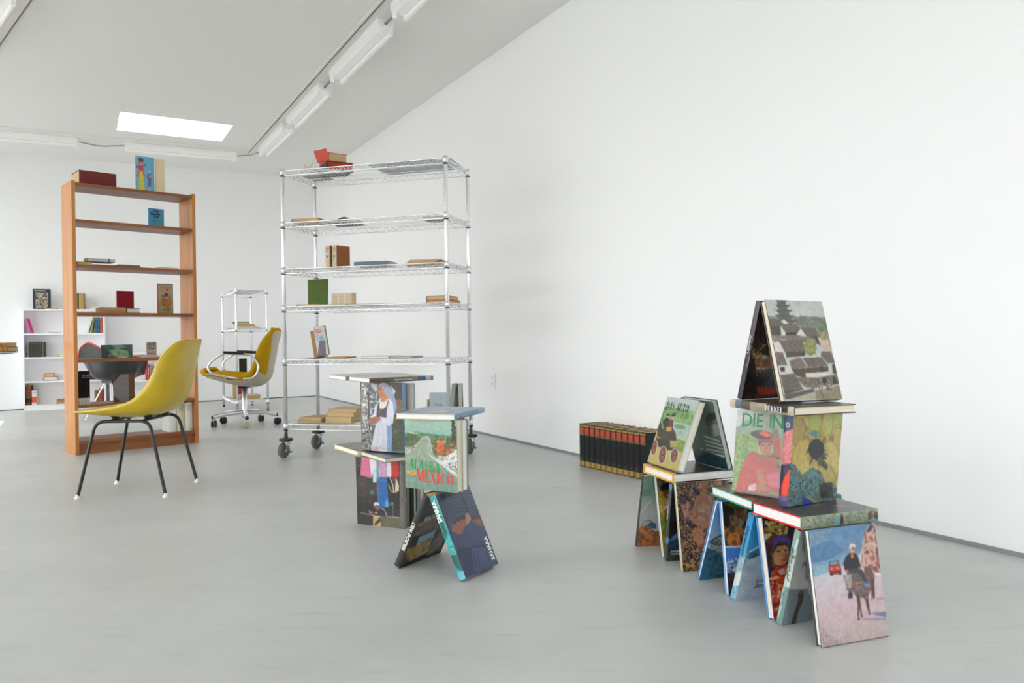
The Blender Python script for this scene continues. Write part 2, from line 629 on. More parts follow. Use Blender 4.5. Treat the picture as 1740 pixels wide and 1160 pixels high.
def surface_line(name, label, pts, r, m, cat='conduit', grp=None):
    b = MB(); b.tube(pts, r, 8)
    return tag(b.build(name, m), label, cat, grp)

# raceway strip + its dark seam on the ceiling beside the row
ua = (Vector((-3.135, 9.198, 0)) - CR).dot(DW); ub = u_last + 3.2
va = (Vector((-3.135, 9.198, 0)) - CR).dot(NWR)
def bar_uv(a, b, v, w, h, z1):
    m = MB()
    P = [at_uv(a, v, z1 - h), at_uv(b, v, z1 - h), at_uv(b, v + w, z1 - h), at_uv(a, v + w, z1 - h)]
    P += [p + Vector((0, 0, h)) for p in P]
    m.add(P, [(3, 2, 1, 0), (4, 5, 6, 7), (0, 1, 5, 4), (1, 2, 6, 5), (2, 3, 7, 6), (3, 0, 4, 7)])
    return m
M_RACE = mat('painted raceway', (236, 233, 226), .6)
rw = tag(recalc(bar_uv(ua, ub, va + .012, .02, .010, CEIL - .0005).build('raceway', M_RACE)), 'slim cream cable raceway on the ceiling beside the right-hand row of strip lights', 'raceway')
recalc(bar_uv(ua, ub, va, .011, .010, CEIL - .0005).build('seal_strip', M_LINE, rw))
# links between the fittings of the right row
uu = [(Vector((s[0], s[1], 0)) - CR).dot(DW) for s in starts]
lk = ['short grey conduit joining the two strip lights nearest the far corner', 'short grey conduit between the second and third strip lights from the far corner',
      'short grey conduit between the third strip light and the one cut by the photo edge']
for i in range(3):
    a, b = uu[i] + L_FIX + .006, uu[i + 1] - .006
    surface_line('conduit', lk[i], [at_uv(a, .985, Z_FIX - .03), at_uv(b, .985, Z_FIX - .03)], .009, mat('galvanised conduit', (150, 152, 152), .45, metal=.5), grp='conduits in the right-hand light row')
# rear row, parallel to the far wall
def at_b(s, v, z):
    p = CR + DB * s + NB * v
    return Vector((p.x, p.y, z))
vb_ = (Vector((-3.80, 8.97, 0)) - CR).dot(NB)
sb = lambda x, y: (Vector((x, y, 0)) - CR).dot(DB)
ang_b = math.atan2(DB.y, DB.x)
ends = [sb(-3.292, 9.228), sb(-4.769, 8.465)]
for s, lab in ((ends[0], 'white strip light behind the figurine book, parallel to the far wall'),
               (ends[1], 'white strip light at the left edge, parallel to the far wall')):
    o = copy_tree(fx0)
    o.location = at_b(s, vb_, Z_FIX)
    o.rotation_euler = (0, 0, ang_b)
    tag(o, lab, 'ceiling light', 'strip lights along the far wall')
M_CABLE = mat('grey flexible cable', (150, 152, 150), .5)
a0 = at_b(ends[1] - .014, vb_, Z_FIX - .03); a1 = at_b(ends[0] + L_FIX + .016, vb_, Z_FIX - .03)
mid = (a0 + a1) / 2
surface_line('cable', 'drooping grey cable linking the two strip lights of the far row', fil([a0, a0.lerp(mid, .5) + Vector((0, 0, -.02)), mid + Vector((0, 0, -.03)), a1], .2), .007, M_CABLE)
c0 = at_b(ends[0] - .014, vb_, Z_FIX - .03); c1 = at_uv(uu[0] - .014, .985, Z_FIX - .03)
surface_line('cable', 'grey cable crossing the corner from the far row to the right-hand row', [c0, c0.lerp(c1, .5) + Vector((0, 0, -.02)), c1], .007, M_CABLE)
b = MB()
for k, (dv, h, w) in enumerate(((-.28, .012, .03),)):
    P = [at_b(ends[0] - .05, vb_ + .22, CEIL - .0125), at_b(ends[1] + 1.6, vb_ + .22, CEIL - .0125), at_b(ends[1] + 1.6, vb_ + .25, CEIL - .0125), at_b(ends[0] - .05, vb_ + .25, CEIL - .0125)]
    P += [p + Vector((0, 0, .012)) for p in P]
    b.add(P, [(3, 2, 1, 0), (4, 5, 6, 7), (0, 1, 5, 4), (1, 2, 6, 5), (2, 3, 7, 6), (3, 0, 4, 7)])
tag(recalc(b.build('raceway', M_RACE)), 'slim cream cable raceway running beside the far row of strip lights', 'raceway')
# left row, seen in the top left corner
LA, LB = Vector((-3.829, 5.778, 0)), Vector((-3.059, 4.965, 0))
ld = (LB - LA).normalized(); ln = Vector((ld.y, -ld.x, 0))
if (Vector((-6, 4, 0)) - LA).dot(ln) < 0: ln = -ln          # away from the viewer's side, to the left
LANG = math.atan2(ld.y, ld.x)
TUBE_END = Vector((-3.129, 4.865, 0))
o = copy_tree(fx0)
yl = Vector((-math.sin(LANG), math.cos(LANG), 0))
o.location = TUBE_END - ld * L_FIX - yl * .042 + Vector((0, 0, Z_FIX)); o.rotation_euler = (0, 0, LANG)
tag(o, 'white strip light in the top left corner of the photo', 'ceiling light', 'strip lights along the left side')
o = copy_tree(fx0)
o.location = TUBE_END + ld * .16 - yl * .042 + Vector((0, 0, Z_FIX)); o.rotation_euler = (0, 0, LANG)
tag(o, 'white strip light past the top left corner, nearer the viewer', 'ceiling light', 'strip lights along the left side')
def bar_lr(a, b, w0, w1, h):
    m = MB()
    P = [LA + ld * a + ln * w0, LA + ld * b + ln * w0, LA + ld * b + ln * w1, LA + ld * a + ln * w1]
    P = [Vector((p.x, p.y, CEIL - .0005 - h)) for p in P]; P += [p + Vector((0, 0, h)) for p in P]
    m.add(P, [(3, 2, 1, 0), (4, 5, 6, 7), (0, 1, 5, 4), (1, 2, 6, 5), (2, 3, 7, 6), (3, 0, 4, 7)])
    return m
rw = tag(recalc(bar_lr(-.9, 4.0, .012, .075, .016).build('raceway', M_RACE)), 'grey cable raceway slanting across the top left corner of the ceiling', 'raceway')
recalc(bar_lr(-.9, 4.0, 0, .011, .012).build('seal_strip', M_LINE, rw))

# wall outlet
t = thing('wall_outlet', 'white electrical outlet plate low on the long white wall', 'outlet', (-.155 + NWR.x * .001, 6.157 + NWR.y * .001, .45), AW)
m = MB(); sgn = -1 if (Matrix.Rotation(AW, 3, 'Z') @ Vector((0, -1, 0))).dot(NWR) > 0 else 1
m.box((-.037, min(0, sgn * .006), -.06), (.037, max(0, sgn * .006), .06))
bevel(m.build('cover_plate', M_WHITEBOARD, t), .002)
for z in (.025, -.025):
    m = MB(); m.box((-.017, min(sgn * .004, sgn * .009), z - .016), (.017, max(sgn * .004, sgn * .009), z + .016))
    r = m.build('socket', mat('socket face', (232, 232, 230), .3), t)
    m = MB()
    for x in (-.006, .006): m.box((x - .0012, min(sgn * .007, sgn * .0095), z - .004), (x + .0012, max(sgn * .007, sgn * .0095), z + .007))
    m.build('slot', M_BLACK, r)

# ------------------------------------------------------------------ teak bookcase
BC_O, BC_A = Vector((-3.1038, 5.4189, 0)), .7472
BC_L, BC_W, BC_H = .8642, .29, 1.9516
t = thing('bookcase', 'tall open-backed teak bookcase holding a few books behind the yellow chair', 'bookcase', BC_O, BC_A)
TH = .024
for x, nm in ((0, 'side_panel'), (BC_L - TH, 'side_panel')):
    m = MB(); m.box((x, 0, 0), (x + TH, BC_W, BC_H)); bevel(m.build(nm, M_TEAK_V, t), .0012)
for z in (BC_H - .012, 1.6795, 1.3575, 1.016, .680, .354):
    m = MB(); m.box((TH, .004, z - .022), (BC_L - TH, BC_W - .002, z)); bevel(m.build('shelf', M_TEAK_H, t), .0012)
m = MB(); m.box((TH, .004, .08), (BC_L - TH, BC_W - .002, .1)); bevel(m.build('bottom_shelf', M_TEAK_H, t), .001)
m = MB(); m.box((TH, .02, 0), (BC_L - TH, .04, .08)); m.build('plinth', M_TEAK_H, t)
BC_Z = [1.9396, 1.6795, 1.3575, 1.016, .680, .354, .1]

# ------------------------------------------------------------------ wire racks
def wire_shelf(L, W, parent, z):
    """Top surface at z; post centres at the corners of L x W."""
    m = MB(); r = .0037
    x0, x1, y0, y1 = .0, L, .0, W
    h = .032
    def side(a, b, n):
        a, b = Vector(a), Vector(b)
        dn = Vector((0, 0, -h))
        m.tube([a, b], r, 6); m.tube([a + dn, b + dn], r, 6)
        pts = []
        for i in range(2 * n + 1):
            q = a.lerp(b, i / (2 * n))
            pts.append(q + (dn if i % 2 else Vector()))
        m.tube(pts, .0026, 5)
    g = .016
    nl, ns = max(6, round(L / .057)), max(3, round(W / .057))
    side((g, y0, z - .004), (x1 - g, y0, z - .004), nl)
    side((g, y1, z - .004), (x1 - g, y1, z - .004), nl)
    side((x0, g, z - .004), (x0, y1 - g, z - .004), ns)
    side((x1, g, z - .004), (x1, y1 - g, z - .004), ns)
    n = round(L / .026)
    for i in range(1, n):
        x = L * i / n
        m.tube([(x, y0, z - .002), (x, y1, z - .002)], .0017, 4, caps=False)
    for k in (1, 2):
        y = W * k / 3
        m.tube([(x0 + .003, y, z - .008), (x1 - .003, y, z - .008)], .003, 6)
    return m.build('wire_shelf', M_CHROME, parent)

def collar_obj(x, y, z, parent):
    m = MB(); m.lathe([(.0135, -.036), (.0168, -.036), (.0155, .006), (.0135, .006)], 14, M=Matrix.Translation((x, y, z)))
    o = m.build('corner_sleeve', M_POST, parent)
    k = MB(); k.lathe([(.0128, -.043), (.0165, -.043), (.0165, -.0365), (.0128, -.0365)], 14, M=Matrix.Translation((x, y, z)))
    k.build('clip_ring', M_BLACK, o)
    return o

def post(x, y, z0, z1, parent):
    m = MB(); m.lathe([(0, z0), (.0127, z0), (.0127, z1 - .004), (.010, z1), (0, z1)], 14)
    o = m.build('post', M_POST, parent, (x, y, 0))
    g = MB()
    k = z0 + .02
    zs = []
    while k < z1 - .02:
        zs.append(k); k += .0254
    for q in zs: g.lathe([(.01275, q - .0012), (.01262, q), (.01275, q + .0012)], 10)
    g.build('groove_rings', mat('post groove', (120, 122, 128), .5, metal=.6), o)
    return o

def caster(parent, x, y, rz, R=.054, wheel_rgb=(98, 98, 92)):
    c = bpy.data.objects.new('caster', None); COL.objects.link(c); c.parent = parent
    c.location = (x, y, 0); c.rotation_euler = (0, 0, rz)
    m = MB(); m.lathe([(0, .132), (.042, .132), (.046, .128), (.046, .118), (.042, .114), (0, .114)], 24)
    m.build('bumper', M_BLACK, c)
    off = -.026
    m = MB()
    m.lathe([(.0, .112), (.024, .112), (.024, .104), (0, .104)], 16)
    for s in (-1, 1):
        m.prism([(-.028, .108), (.026, .108), (off + .012, R - .012), (off - .012, R - .012)], s * .021 - .0015, s * .021 + .0015, 'XZ')
    m.box((-.028, -.021, .1), (.026, .021, .106))
    recalc(m.build('fork', mat('zinc plated steel', (206, 212, 214), .35, metal=.85), c))
    m = MB(); rot = Matrix.Translation((off, 0, R)) @ Matrix.Rotation(PI / 2, 4, 'X')
    m.lathe([(.012, -.016), (R - .012, -.016), (R - .003, -.012), (R, -.004), (R, .004), (R - .003, .012), (R - .012, .016), (.012, .016)], 28, M=rot)
    w = m.build('wheel', mat('grey rubber tyre', wheel_rgb, .7), c)
    m = MB(); m.cyl((off, -.0245, R), (off, .0245, R), .009, seg=12)
    m.build('axle', M_CHROME, c)
    m = MB(); m.prism([(off - .004, R + .03), (off + .016, R + .03), (off + .026, R - .01), (off + .052, R - .012), (off + .05, R - .02), (off + .02, R - .022), (off, R + .01)], -.034, -.024, 'XZ')
    recalc(m.build('brake_lever', mat('blue-grey brake lever', (120, 146, 160), .4, metal=.5), c))
    return c

RK_O, RK_A = Vector((-1.5491, 5.2129, 0)), -.2789
RK_L, RK_W = 1.185, .425
RK_Z = [1.9535, 1.600, 1.287, 1.031, .670, .229]
t = thing('wire_rack', 'tall six-shelf chrome wire rack on wheels holding scattered old books', 'wire rack', RK_O, RK_A)
for z in RK_Z: wire_shelf(RK_L, RK_W, t, z)
for (x, y) in ((0, 0), (RK_L, 0), (0, RK_W), (RK_L, RK_W)):
    post(x, y, .13, 1.9635, t)
    for z in RK_Z: collar_obj(x, y, z, t)
    caster(t, x, y, 1.5)

SK_O, SK_A = Vector((-3.05, 8.47, 0)), math.radians(119.7)
t = thing('wire_rack', 'small three-shelf chrome wire rack behind the mustard swivel chair', 'wire rack', SK_O, SK_A)
SK_L, SK_W = .89, .33
SK_Z = [1.362, .938, .126]
# local y must point to the photo's right
t2 = t
def sk(x, y, z): return Vector((x, -y, z))
for z in SK_Z:
    o = wire_shelf(SK_L, SK_W, t, z); o.location = (0, -SK_W, 0)
for (x, y) in ((0, 0), (SK_L, 0), (0, -SK_W), (SK_L, -SK_W)):
    post(x, y, .02, 1.385, t)
    for z in SK_Z: collar_obj(x, y, z, t)
    m = MB(); m.lathe([(0, 0), (.013, 0), (.013, .022), (0, .022)], 12)
    m.build('levelling_foot', M_BLACK, t, (x, y, 0))

# ------------------------------------------------------------------ white bookcases
WC_O, WC_A = Vector((-5.769, 9.016, 0)), math.radians(22.87)
WC_D = .17
def white_case(label, s0, L, zs, H):
    o = WC_O + Vector((math.cos(WC_A), math.sin(WC_A), 0)) * s0
    t = thing('bookcase', label, 'bookcase', o, WC_A)
    th = .016
    for x in (0, L - th):
        m = MB(); m.box((x, 0, 0), (x + th, WC_D - .004, H)); m.build('side_panel', M_WHITEBOARD, t)
    m = MB(); m.box((0, WC_D - .0035, .02), (L, WC_D, H)); m.build('back_panel', M_WHITEBOARD, t)
    for z in zs:
        m = MB(); m.box((th, .002, z - .018), (L - th, WC_D - .005, z)); m.build('shelf', M_WHITEBOARD, t)
    m = MB(); m.box((th, .006, 0), (L - th, .018, zs[-1] - .018)); m.build('kickboard', M_WHITEBOARD, t)
    return t
WZ = [1.200, .912, .630, .345, .062]
white_case('white five-level bookcase against the far wall, seen partly through the teak one', 0, .862, WZ, 1.2001)
white_case('low white bookcase at the far wall beyond the black armchair', .905, .56, [.662, .317, .075], .6621)

# ------------------------------------------------------------------ chairs
def smooth_profile(P, n):
    """Catmull-Rom through the control rows."""
    P = np.asarray(P, float)
    k = len(P)
    out = []
    for t_ in np.linspace(0, k - 1, n):
        i = min(int(t_), k - 2); f = t_ - i
        p0, p1, p2, p3 = P[max(i - 1, 0)], P[i], P[i + 1], P[min(i + 2, k - 1)]
        out.append(.5 * ((2 * p1) + (-p0 + p2) * f + (2 * p0 - 5 * p1 + 4 * p2 - p3) * f * f + (-p0 + 3 * p1 - 3 * p2 + p3) * f ** 3))
    return np.array(out)

def side_shell(rows, n=40, c=25, p=2.6):
    """rows: (centre_x, centre_z, rim_x, rim_z, half_width); returns grid of points, y across."""
    R = smooth_profile(rows, n)
    s = np.linspace(-1, 1, c)
    G = np.zeros((n, c, 3))
    for i, (cx, cz, rx, rz, w) in enumerate(R):
        k = np.abs(s) ** p
        G[i, :, 0] = cx + (rx - cx) * k
        G[i, :, 1] = w * np.sin(s * PI / 2 * .93) / math.sin(PI / 2 * .93)
        G[i, :, 2] = cz + (rz - cz) * k
    return G

# yellow moulded side chair: local +x is the way it faces
CH_O = Vector((-2.01, 4.13, 0)); CH_R = PI + .02
t = thing('side_chair', 'yellow moulded shell chair on black tube legs in front of the teak bookcase', 'chair', CH_O, CH_R)
rows = [(.296, .428, .215, .432, .13), (.300, .440, .250, .441, .185), (.262, .440, .225, .447, .213), (.17, .424, .15, .452, .226), (.05, .410, .03, .470, .232), (-.06, .408, -.065, .505, .232),
        (-.15, .430, -.125, .565, .228), (-.205, .487, -.160, .625, .222), (-.232, .57, -.186, .69, .212), (-.250, .65, -.215, .745, .196), (-.268, .735, -.25, .785, .172), (-.286, .795, -.275, .806, .135), (-.296, .812, -.292, .812, .09)]
G = side_shell(rows)
m = MB(); m.surf(G, .0045)
M_YEL = mat('worn yellow fibreglass', (198, 168, 24), .33, coat=.2, noise=.10, nscale=9, bump=.15, bscale=140)
sh = recalc(m.build('shell', M_YEL, t))
m = MB()
rim = [G[0, j] for j in range(G.shape[1])] + [G[i, -1] for i in range(1, G.shape[0])] + [G[-1, j] for j in range(G.shape[1] - 2, -1, -1)] + [G[i, 0] for i in range(G.shape[0] - 2, 0, -1)]
m.tube(rim, .0035, 6, closed=True)
m.build('rim', mat('pale yellow raw edge', (226, 208, 88), .5), sh)
m = MB()
m.box((-.233, -.06, .69), (-.2, .06, .70)) if False else None
FW = .205
for s in (-1, 1):
    m = MB()
    y = s * FW
    m.tube(fil([(.232, y * 1.0, .012), (.150, y * .86, .392), (-.125, y * .86, .392), (-.215, y * 1.0, .012)], .05, 6), .0085, 10)
    m.build('leg_frame', M_BLACKTUBE, t)
    for x, ya in ((.233, y), (-.2155, y)):
        g = MB(); g.lathe([(0, 0), (.016, 0), (.017, .004), (.010, .013), (.009, .022), (0, .022)], 14)
        g.build('glide', mat('white nylon glide', (232, 232, 226), .4), t, (x, ya, 0))
for x in (.085, -.085):
    m = MB(); m.tube([(x, -FW * .86, .3925), (x, FW * .86, .3925)], .0075, 8)
    m.build('cross_bar', M_BLACKTUBE, t)
    for s in (-1, 1):
        g = MB(); zt = .412 if x > 0 else .408
        g.lathe([(0, .396), (.017, .396), (.017, .402), (.024, zt - .002), (.024, zt + .012), (0, zt + .012)], 14)
        g.build('shock_mount', M_BLACK, t, (x, s * .10, 0))

# black shell armchair with red lining
t = thing('armchair', 'black moulded armchair with coral red lining behind the teak bookcase', 'chair', (-4.17, 8.0, 0), math.radians(72))
def arm_shell(n_t=64, n_r=18, off=0.0):
    G = np.zeros((n_r, n_t, 3))
    for j in range(n_t):
        th = 2 * PI * j / n_t
        c_, s_ = math.cos(th), math.sin(th)
        # rim height round the bowl: front low, arms mid, back high
        key = [(0, .44), (30, .455), (60, .60), (80, .655), (100, .65), (125, .635), (150, .72), (180, .80)]
        a = abs(math.degrees(math.atan2(s_, c_)))
        hz = np.interp(a, [k[0] for k in key], [k[1] for k in key])
        flare = np.interp(a, [0, 40, 75, 100, 140, 180], [.0, .02, .07, .06, .01, .03])
        rx = .285 + flare * .5
        ry = .265 + flare
        ex = math.copysign(abs(c_) ** .8, c_); ey = math.copysign(abs(s_) ** .8, s_)
        for i in range(n_r):
            r = i / (n_r - 1)
            k = r ** .8
            lift = r ** 4.2
            inner = .86 if r < .93 else .86 + (r - .93) / .07 * .14
            G[i, j] = (ex * rx * k * (inner if a > 45 else 1) - .01, ey * ry * k * inner, .405 + off + (hz - .405) * lift)
    return G
def closed_surf(G, m, mi=0):
    n_r, n_t = G.shape[:2]
    V = G.reshape(-1, 3).tolist()
    F = [(i * n_t + j, i * n_t + (j + 1) % n_t, (i + 1) * n_t + (j + 1) % n_t, (i + 1) * n_t + j) for i in range(n_r - 1) for j in range(n_t)]
    m.add(V, F, mi, True)
G = arm_shell()
m = MB(); closed_surf(G, m)
o = recalc(m.build('shell', mat('black fibreglass', (38, 40, 42), .38, coat=.2, noise=.2, nscale=12), t))
G2 = arm_shell(off=.006); G2[..., 0] *= .985; G2[..., 1] *= .985
m = MB(); closed_surf(G2, m)
M_CORAL = mat('coral red upholstery', (214, 72, 58), .7)
recalc(m.build('lining', M_CORAL, t))
m = MB(); m.tube([Vector(G[-1, j]) * 1.0 for j in range(G.shape[1])], .008, 8, closed=True)
m.build('edge_trim', M_CORAL, t)
m = MB(); m.box((-.09, -.07, .375), (.09, .07, .404)); m.build('mounting_plate', M_BLACK, t)
for a in (45, 135, 225, 315):
    c_, s_ = math.cos(math.radians(a)), math.sin(math.radians(a))
    m = MB(); m.tube([(c_ * .09, s_ * .07, .385), (c_ * .27, s_ * .24, .02)], .007, 8)
    m.build('leg', M_CHROME, t)
    g = MB(); g.lathe([(0, 0), (.014, 0), (.016, .006), (.008, .02), (0, .02)], 12)
    g.build('glide', M_CHROME, t, (c_ * .271, s_ * .241, 0))

# mustard swivel chair
OC_O = Vector((-2.535, 7.226, 0))
t = thing('swivel_chair', 'mustard padded swivel armchair with beige shell and chrome star base', 'chair', OC_O, PI + .12)
#        centre x, z (outer shell), rim x, z, half width
rows = [(.290, .474, .275, .486, .20), (.305, .462, .285, .500, .228), (.20, .425, .19, .495, .235), (.07, .388, .07, .482, .24), (-.06, .368, -.06, .478, .24), (-.16, .376, -.135, .51, .238),
        (-.235, .440, -.165, .575, .235), (-.262, .545, -.185, .650, .23), (-.285, .65, -.215, .735, .22), (-.305, .76, -.255, .81, .20), (-.325, .845, -.30, .865, .17), (-.335, .885, -.325, .885, .12)]
G = side_shell(rows, 44, 27, 2.2)
M_BEIGE = mat('beige moulded shell', (186, 176, 156), .55)
m = MB(); m.surf(G, .006); recalc(m.build('shell', M_BEIGE, t))
rows2 = [(a + (.02 if i < 2 else .012 if i < 5 else .03), b + (.05 if i < 2 else .072 if i < 6 else .03), c_ + (.012 if i < 4 else .034), d + .012, w * 1.0) for i, (a, b, c_, d, w) in enumerate(rows)]
G3 = side_shell(rows2, 44, 27, 3.0)
half = 24
M_MUST = mat('mustard wool upholstery', (190, 148, 22), .95, noise=.08, nscale=60, bump=.3, bscale=500, spec=.1)
def cushion(Ga, name):
    th = np.full(Ga.shape[:2], .032)
    th[0, :] = th[-1, :] = .004; th[1, :] = th[-2, :] = .018
    th[:, 0] = th[:, -1] = .012; th[:, 1] = th[:, -2] = .024
    m = MB(); m.surf(Ga, th)
    return recalc(m.build(name, M_MUST, t))
cushion(G3[:half], 'seat_cushion')
cushion(G3[half - 2:], 'back_cushion')
m = MB(); E_ = [G[i, k] for k in (0,) for i in range(G.shape[0])]
for s in (-1, 1):
    y = s * .262
    m = MB(); m.tube(fil([(-.02, y * .9, .452), (-.135, y, .455), (-.175, y, .50), (-.19, y, .565), (-.13, y, .665), (-.065, y, .672), (.12, y, .685), (.245, y, .60), (.262, y, .545), (.235, y, .505), (.08, y, .468), (-.02, y * .9, .452)], .035, 4), .0095, 10)
    a = m.build('arm_loop', M_CHROME, t)
    m = MB(); m.tube([(-.06, y, .681), (.02, y, .686), (.12, y, .692)], [.014, .016, .014], 10)
    m.build('arm_pad', M_BLACK, a)
    m = MB(); m.box((-.06, min(y * .9, y * .9 + s * .008), .445), (.10, max(y * .9, y * .9 + s * .008), .458)); m.build('bracket', M_BLACK, a)
m = MB(); m.lathe([(0, .07), (.026, .07), (.026, .11), (.022, .13), (.022, .37), (0, .37)], 18)
m.build('column', M_POST, t)
m = MB(); m.box((-.05, -.05, .352), (.05, .05, .368)); m.build('seat_plate', M_BLACK, t)
feet = [(-2.733, 7.044), (-2.801, 7.361), (-2.386, 6.974), (-2.509, 7.512), (-2.241, 7.24)]
inv = Matrix.Rotation(-(PI + .12), 4, 'Z')
for k in range(5):
    ang = math.radians(34 + 72 * k)
    rr = .29
    p = Vector((math.cos(ang) * rr, math.sin(ang) * rr, 0))
    m = MB(); d = p.normalized()
    m.tube([d * .02 + Vector((0, 0, .125)), d * .10 + Vector((0, 0, .122)), d * .2 + Vector((0, 0, .116)), d * .30 + Vector((0, 0, .094))], [.022, .021, .019, .018], 10)
    a = m.build('base_arm', M_POST, t)
    m = MB(); e = d * .3005 + Vector((0, 0, .094)); m.cyl(e, e + d * .006, .0185, seg=10); m.build('end_cap', M_BLACK, a)
    c = bpy.data.objects.new('caster', None); COL.objects.link(c); c.parent = t
    c.location = (p.x, p.y, 0); c.rotation_euler = (0, 0, ang + 1.0 + k)
    m = MB(); m.cyl((0, 0, .06), (0, 0, .085), .006, seg=8); m.build('stem', M_CHROME, c)
    m = MB(); rot = Matrix.Translation((-.014, 0, .034)) @ Matrix.Rotation(PI / 2, 4, 'X')
    for s in (-1, 1):
        m.lathe([(0, s * .008), (.034, s * .008), (.0342, s * .016), (.028, s * .023), (0, s * .023)], 20, M=rot)
    recalc(m.build('wheel', M_BLACK if k != 1 else mat('cream wheel', (196, 188, 164), .5), c))
    m = MB(); m.prism([(-.03, .066), (.008, .072), (.008, .056), (-.008, .030), (-.020, .030)], -.0065, .0065, 'XZ')
    recalc(m.build('hood', M_CHROME, c))

# dark ledge at the left edge: a pedestal table that carries the two gilt books
t = thing('pedestal_table', 'dark table edge at the left border carrying old brown books', 'table', (-4.226, 6.05, 0), .3)
m = MB(); m.lathe([(0, .71), (.20, .715), (.262, .725), (.27, .731), (.262, .737), (0, .737)], 40); m.build('tabletop', mat('dark brown lacquer', (58, 46, 40), .35), t)
m = MB(); m.lathe([(.263, .7255), (.2715, .7265), (.2715, .7355), (.263, .7365)], 40); m.build('edge_band', M_CHROME, t)
m = MB(); m.lathe([(0, .012), (.025, .012), (.025, .71), (0, .71)], 16); m.build('pedestal', M_POST, t)
m = MB(); m.lathe([(0, 0), (.12, 0), (.12, .006), (.03, .022), (0, .022)], 32); m.build('base', M_POST, t)
# ------------------------------------------------------------------ printed pictures
RNG = np.random.RandomState(7)

def value_noise(h, w, cells, rng):
    """Bilinear value noise, one octave."""
    gy, gx = max(2, int(cells * h / w) + 2), cells + 2
    g = rng.rand(gy + 1, gx + 1)
    y = np.linspace(0, gy - 1.001, h); x = np.linspace(0, gx - 1.001, w)
    yi, xi = y.astype(int), x.astype(int)
    fy, fx = (y - yi)[:, None], (x - xi)[None, :]
    fy, fx = fy * fy * (3 - 2 * fy), fx * fx * (3 - 2 * fx)
    a = g[yi][:, xi]; b = g[yi][:, xi + 1]; c = g[yi + 1][:, xi]; d = g[yi + 1][:, xi + 1]
    return (a * (1 - fx) + b * fx) * (1 - fy) + (c * (1 - fx) + d * fx) * fy

def fbm(h, w, cells, rng, octs=4):
    o = np.zeros((h, w)); amp = 1; tot = 0
    for k in range(octs):
        o += amp * value_noise(h, w, int(cells * 2 ** k), rng); tot += amp; amp *= .55
    return o / tot

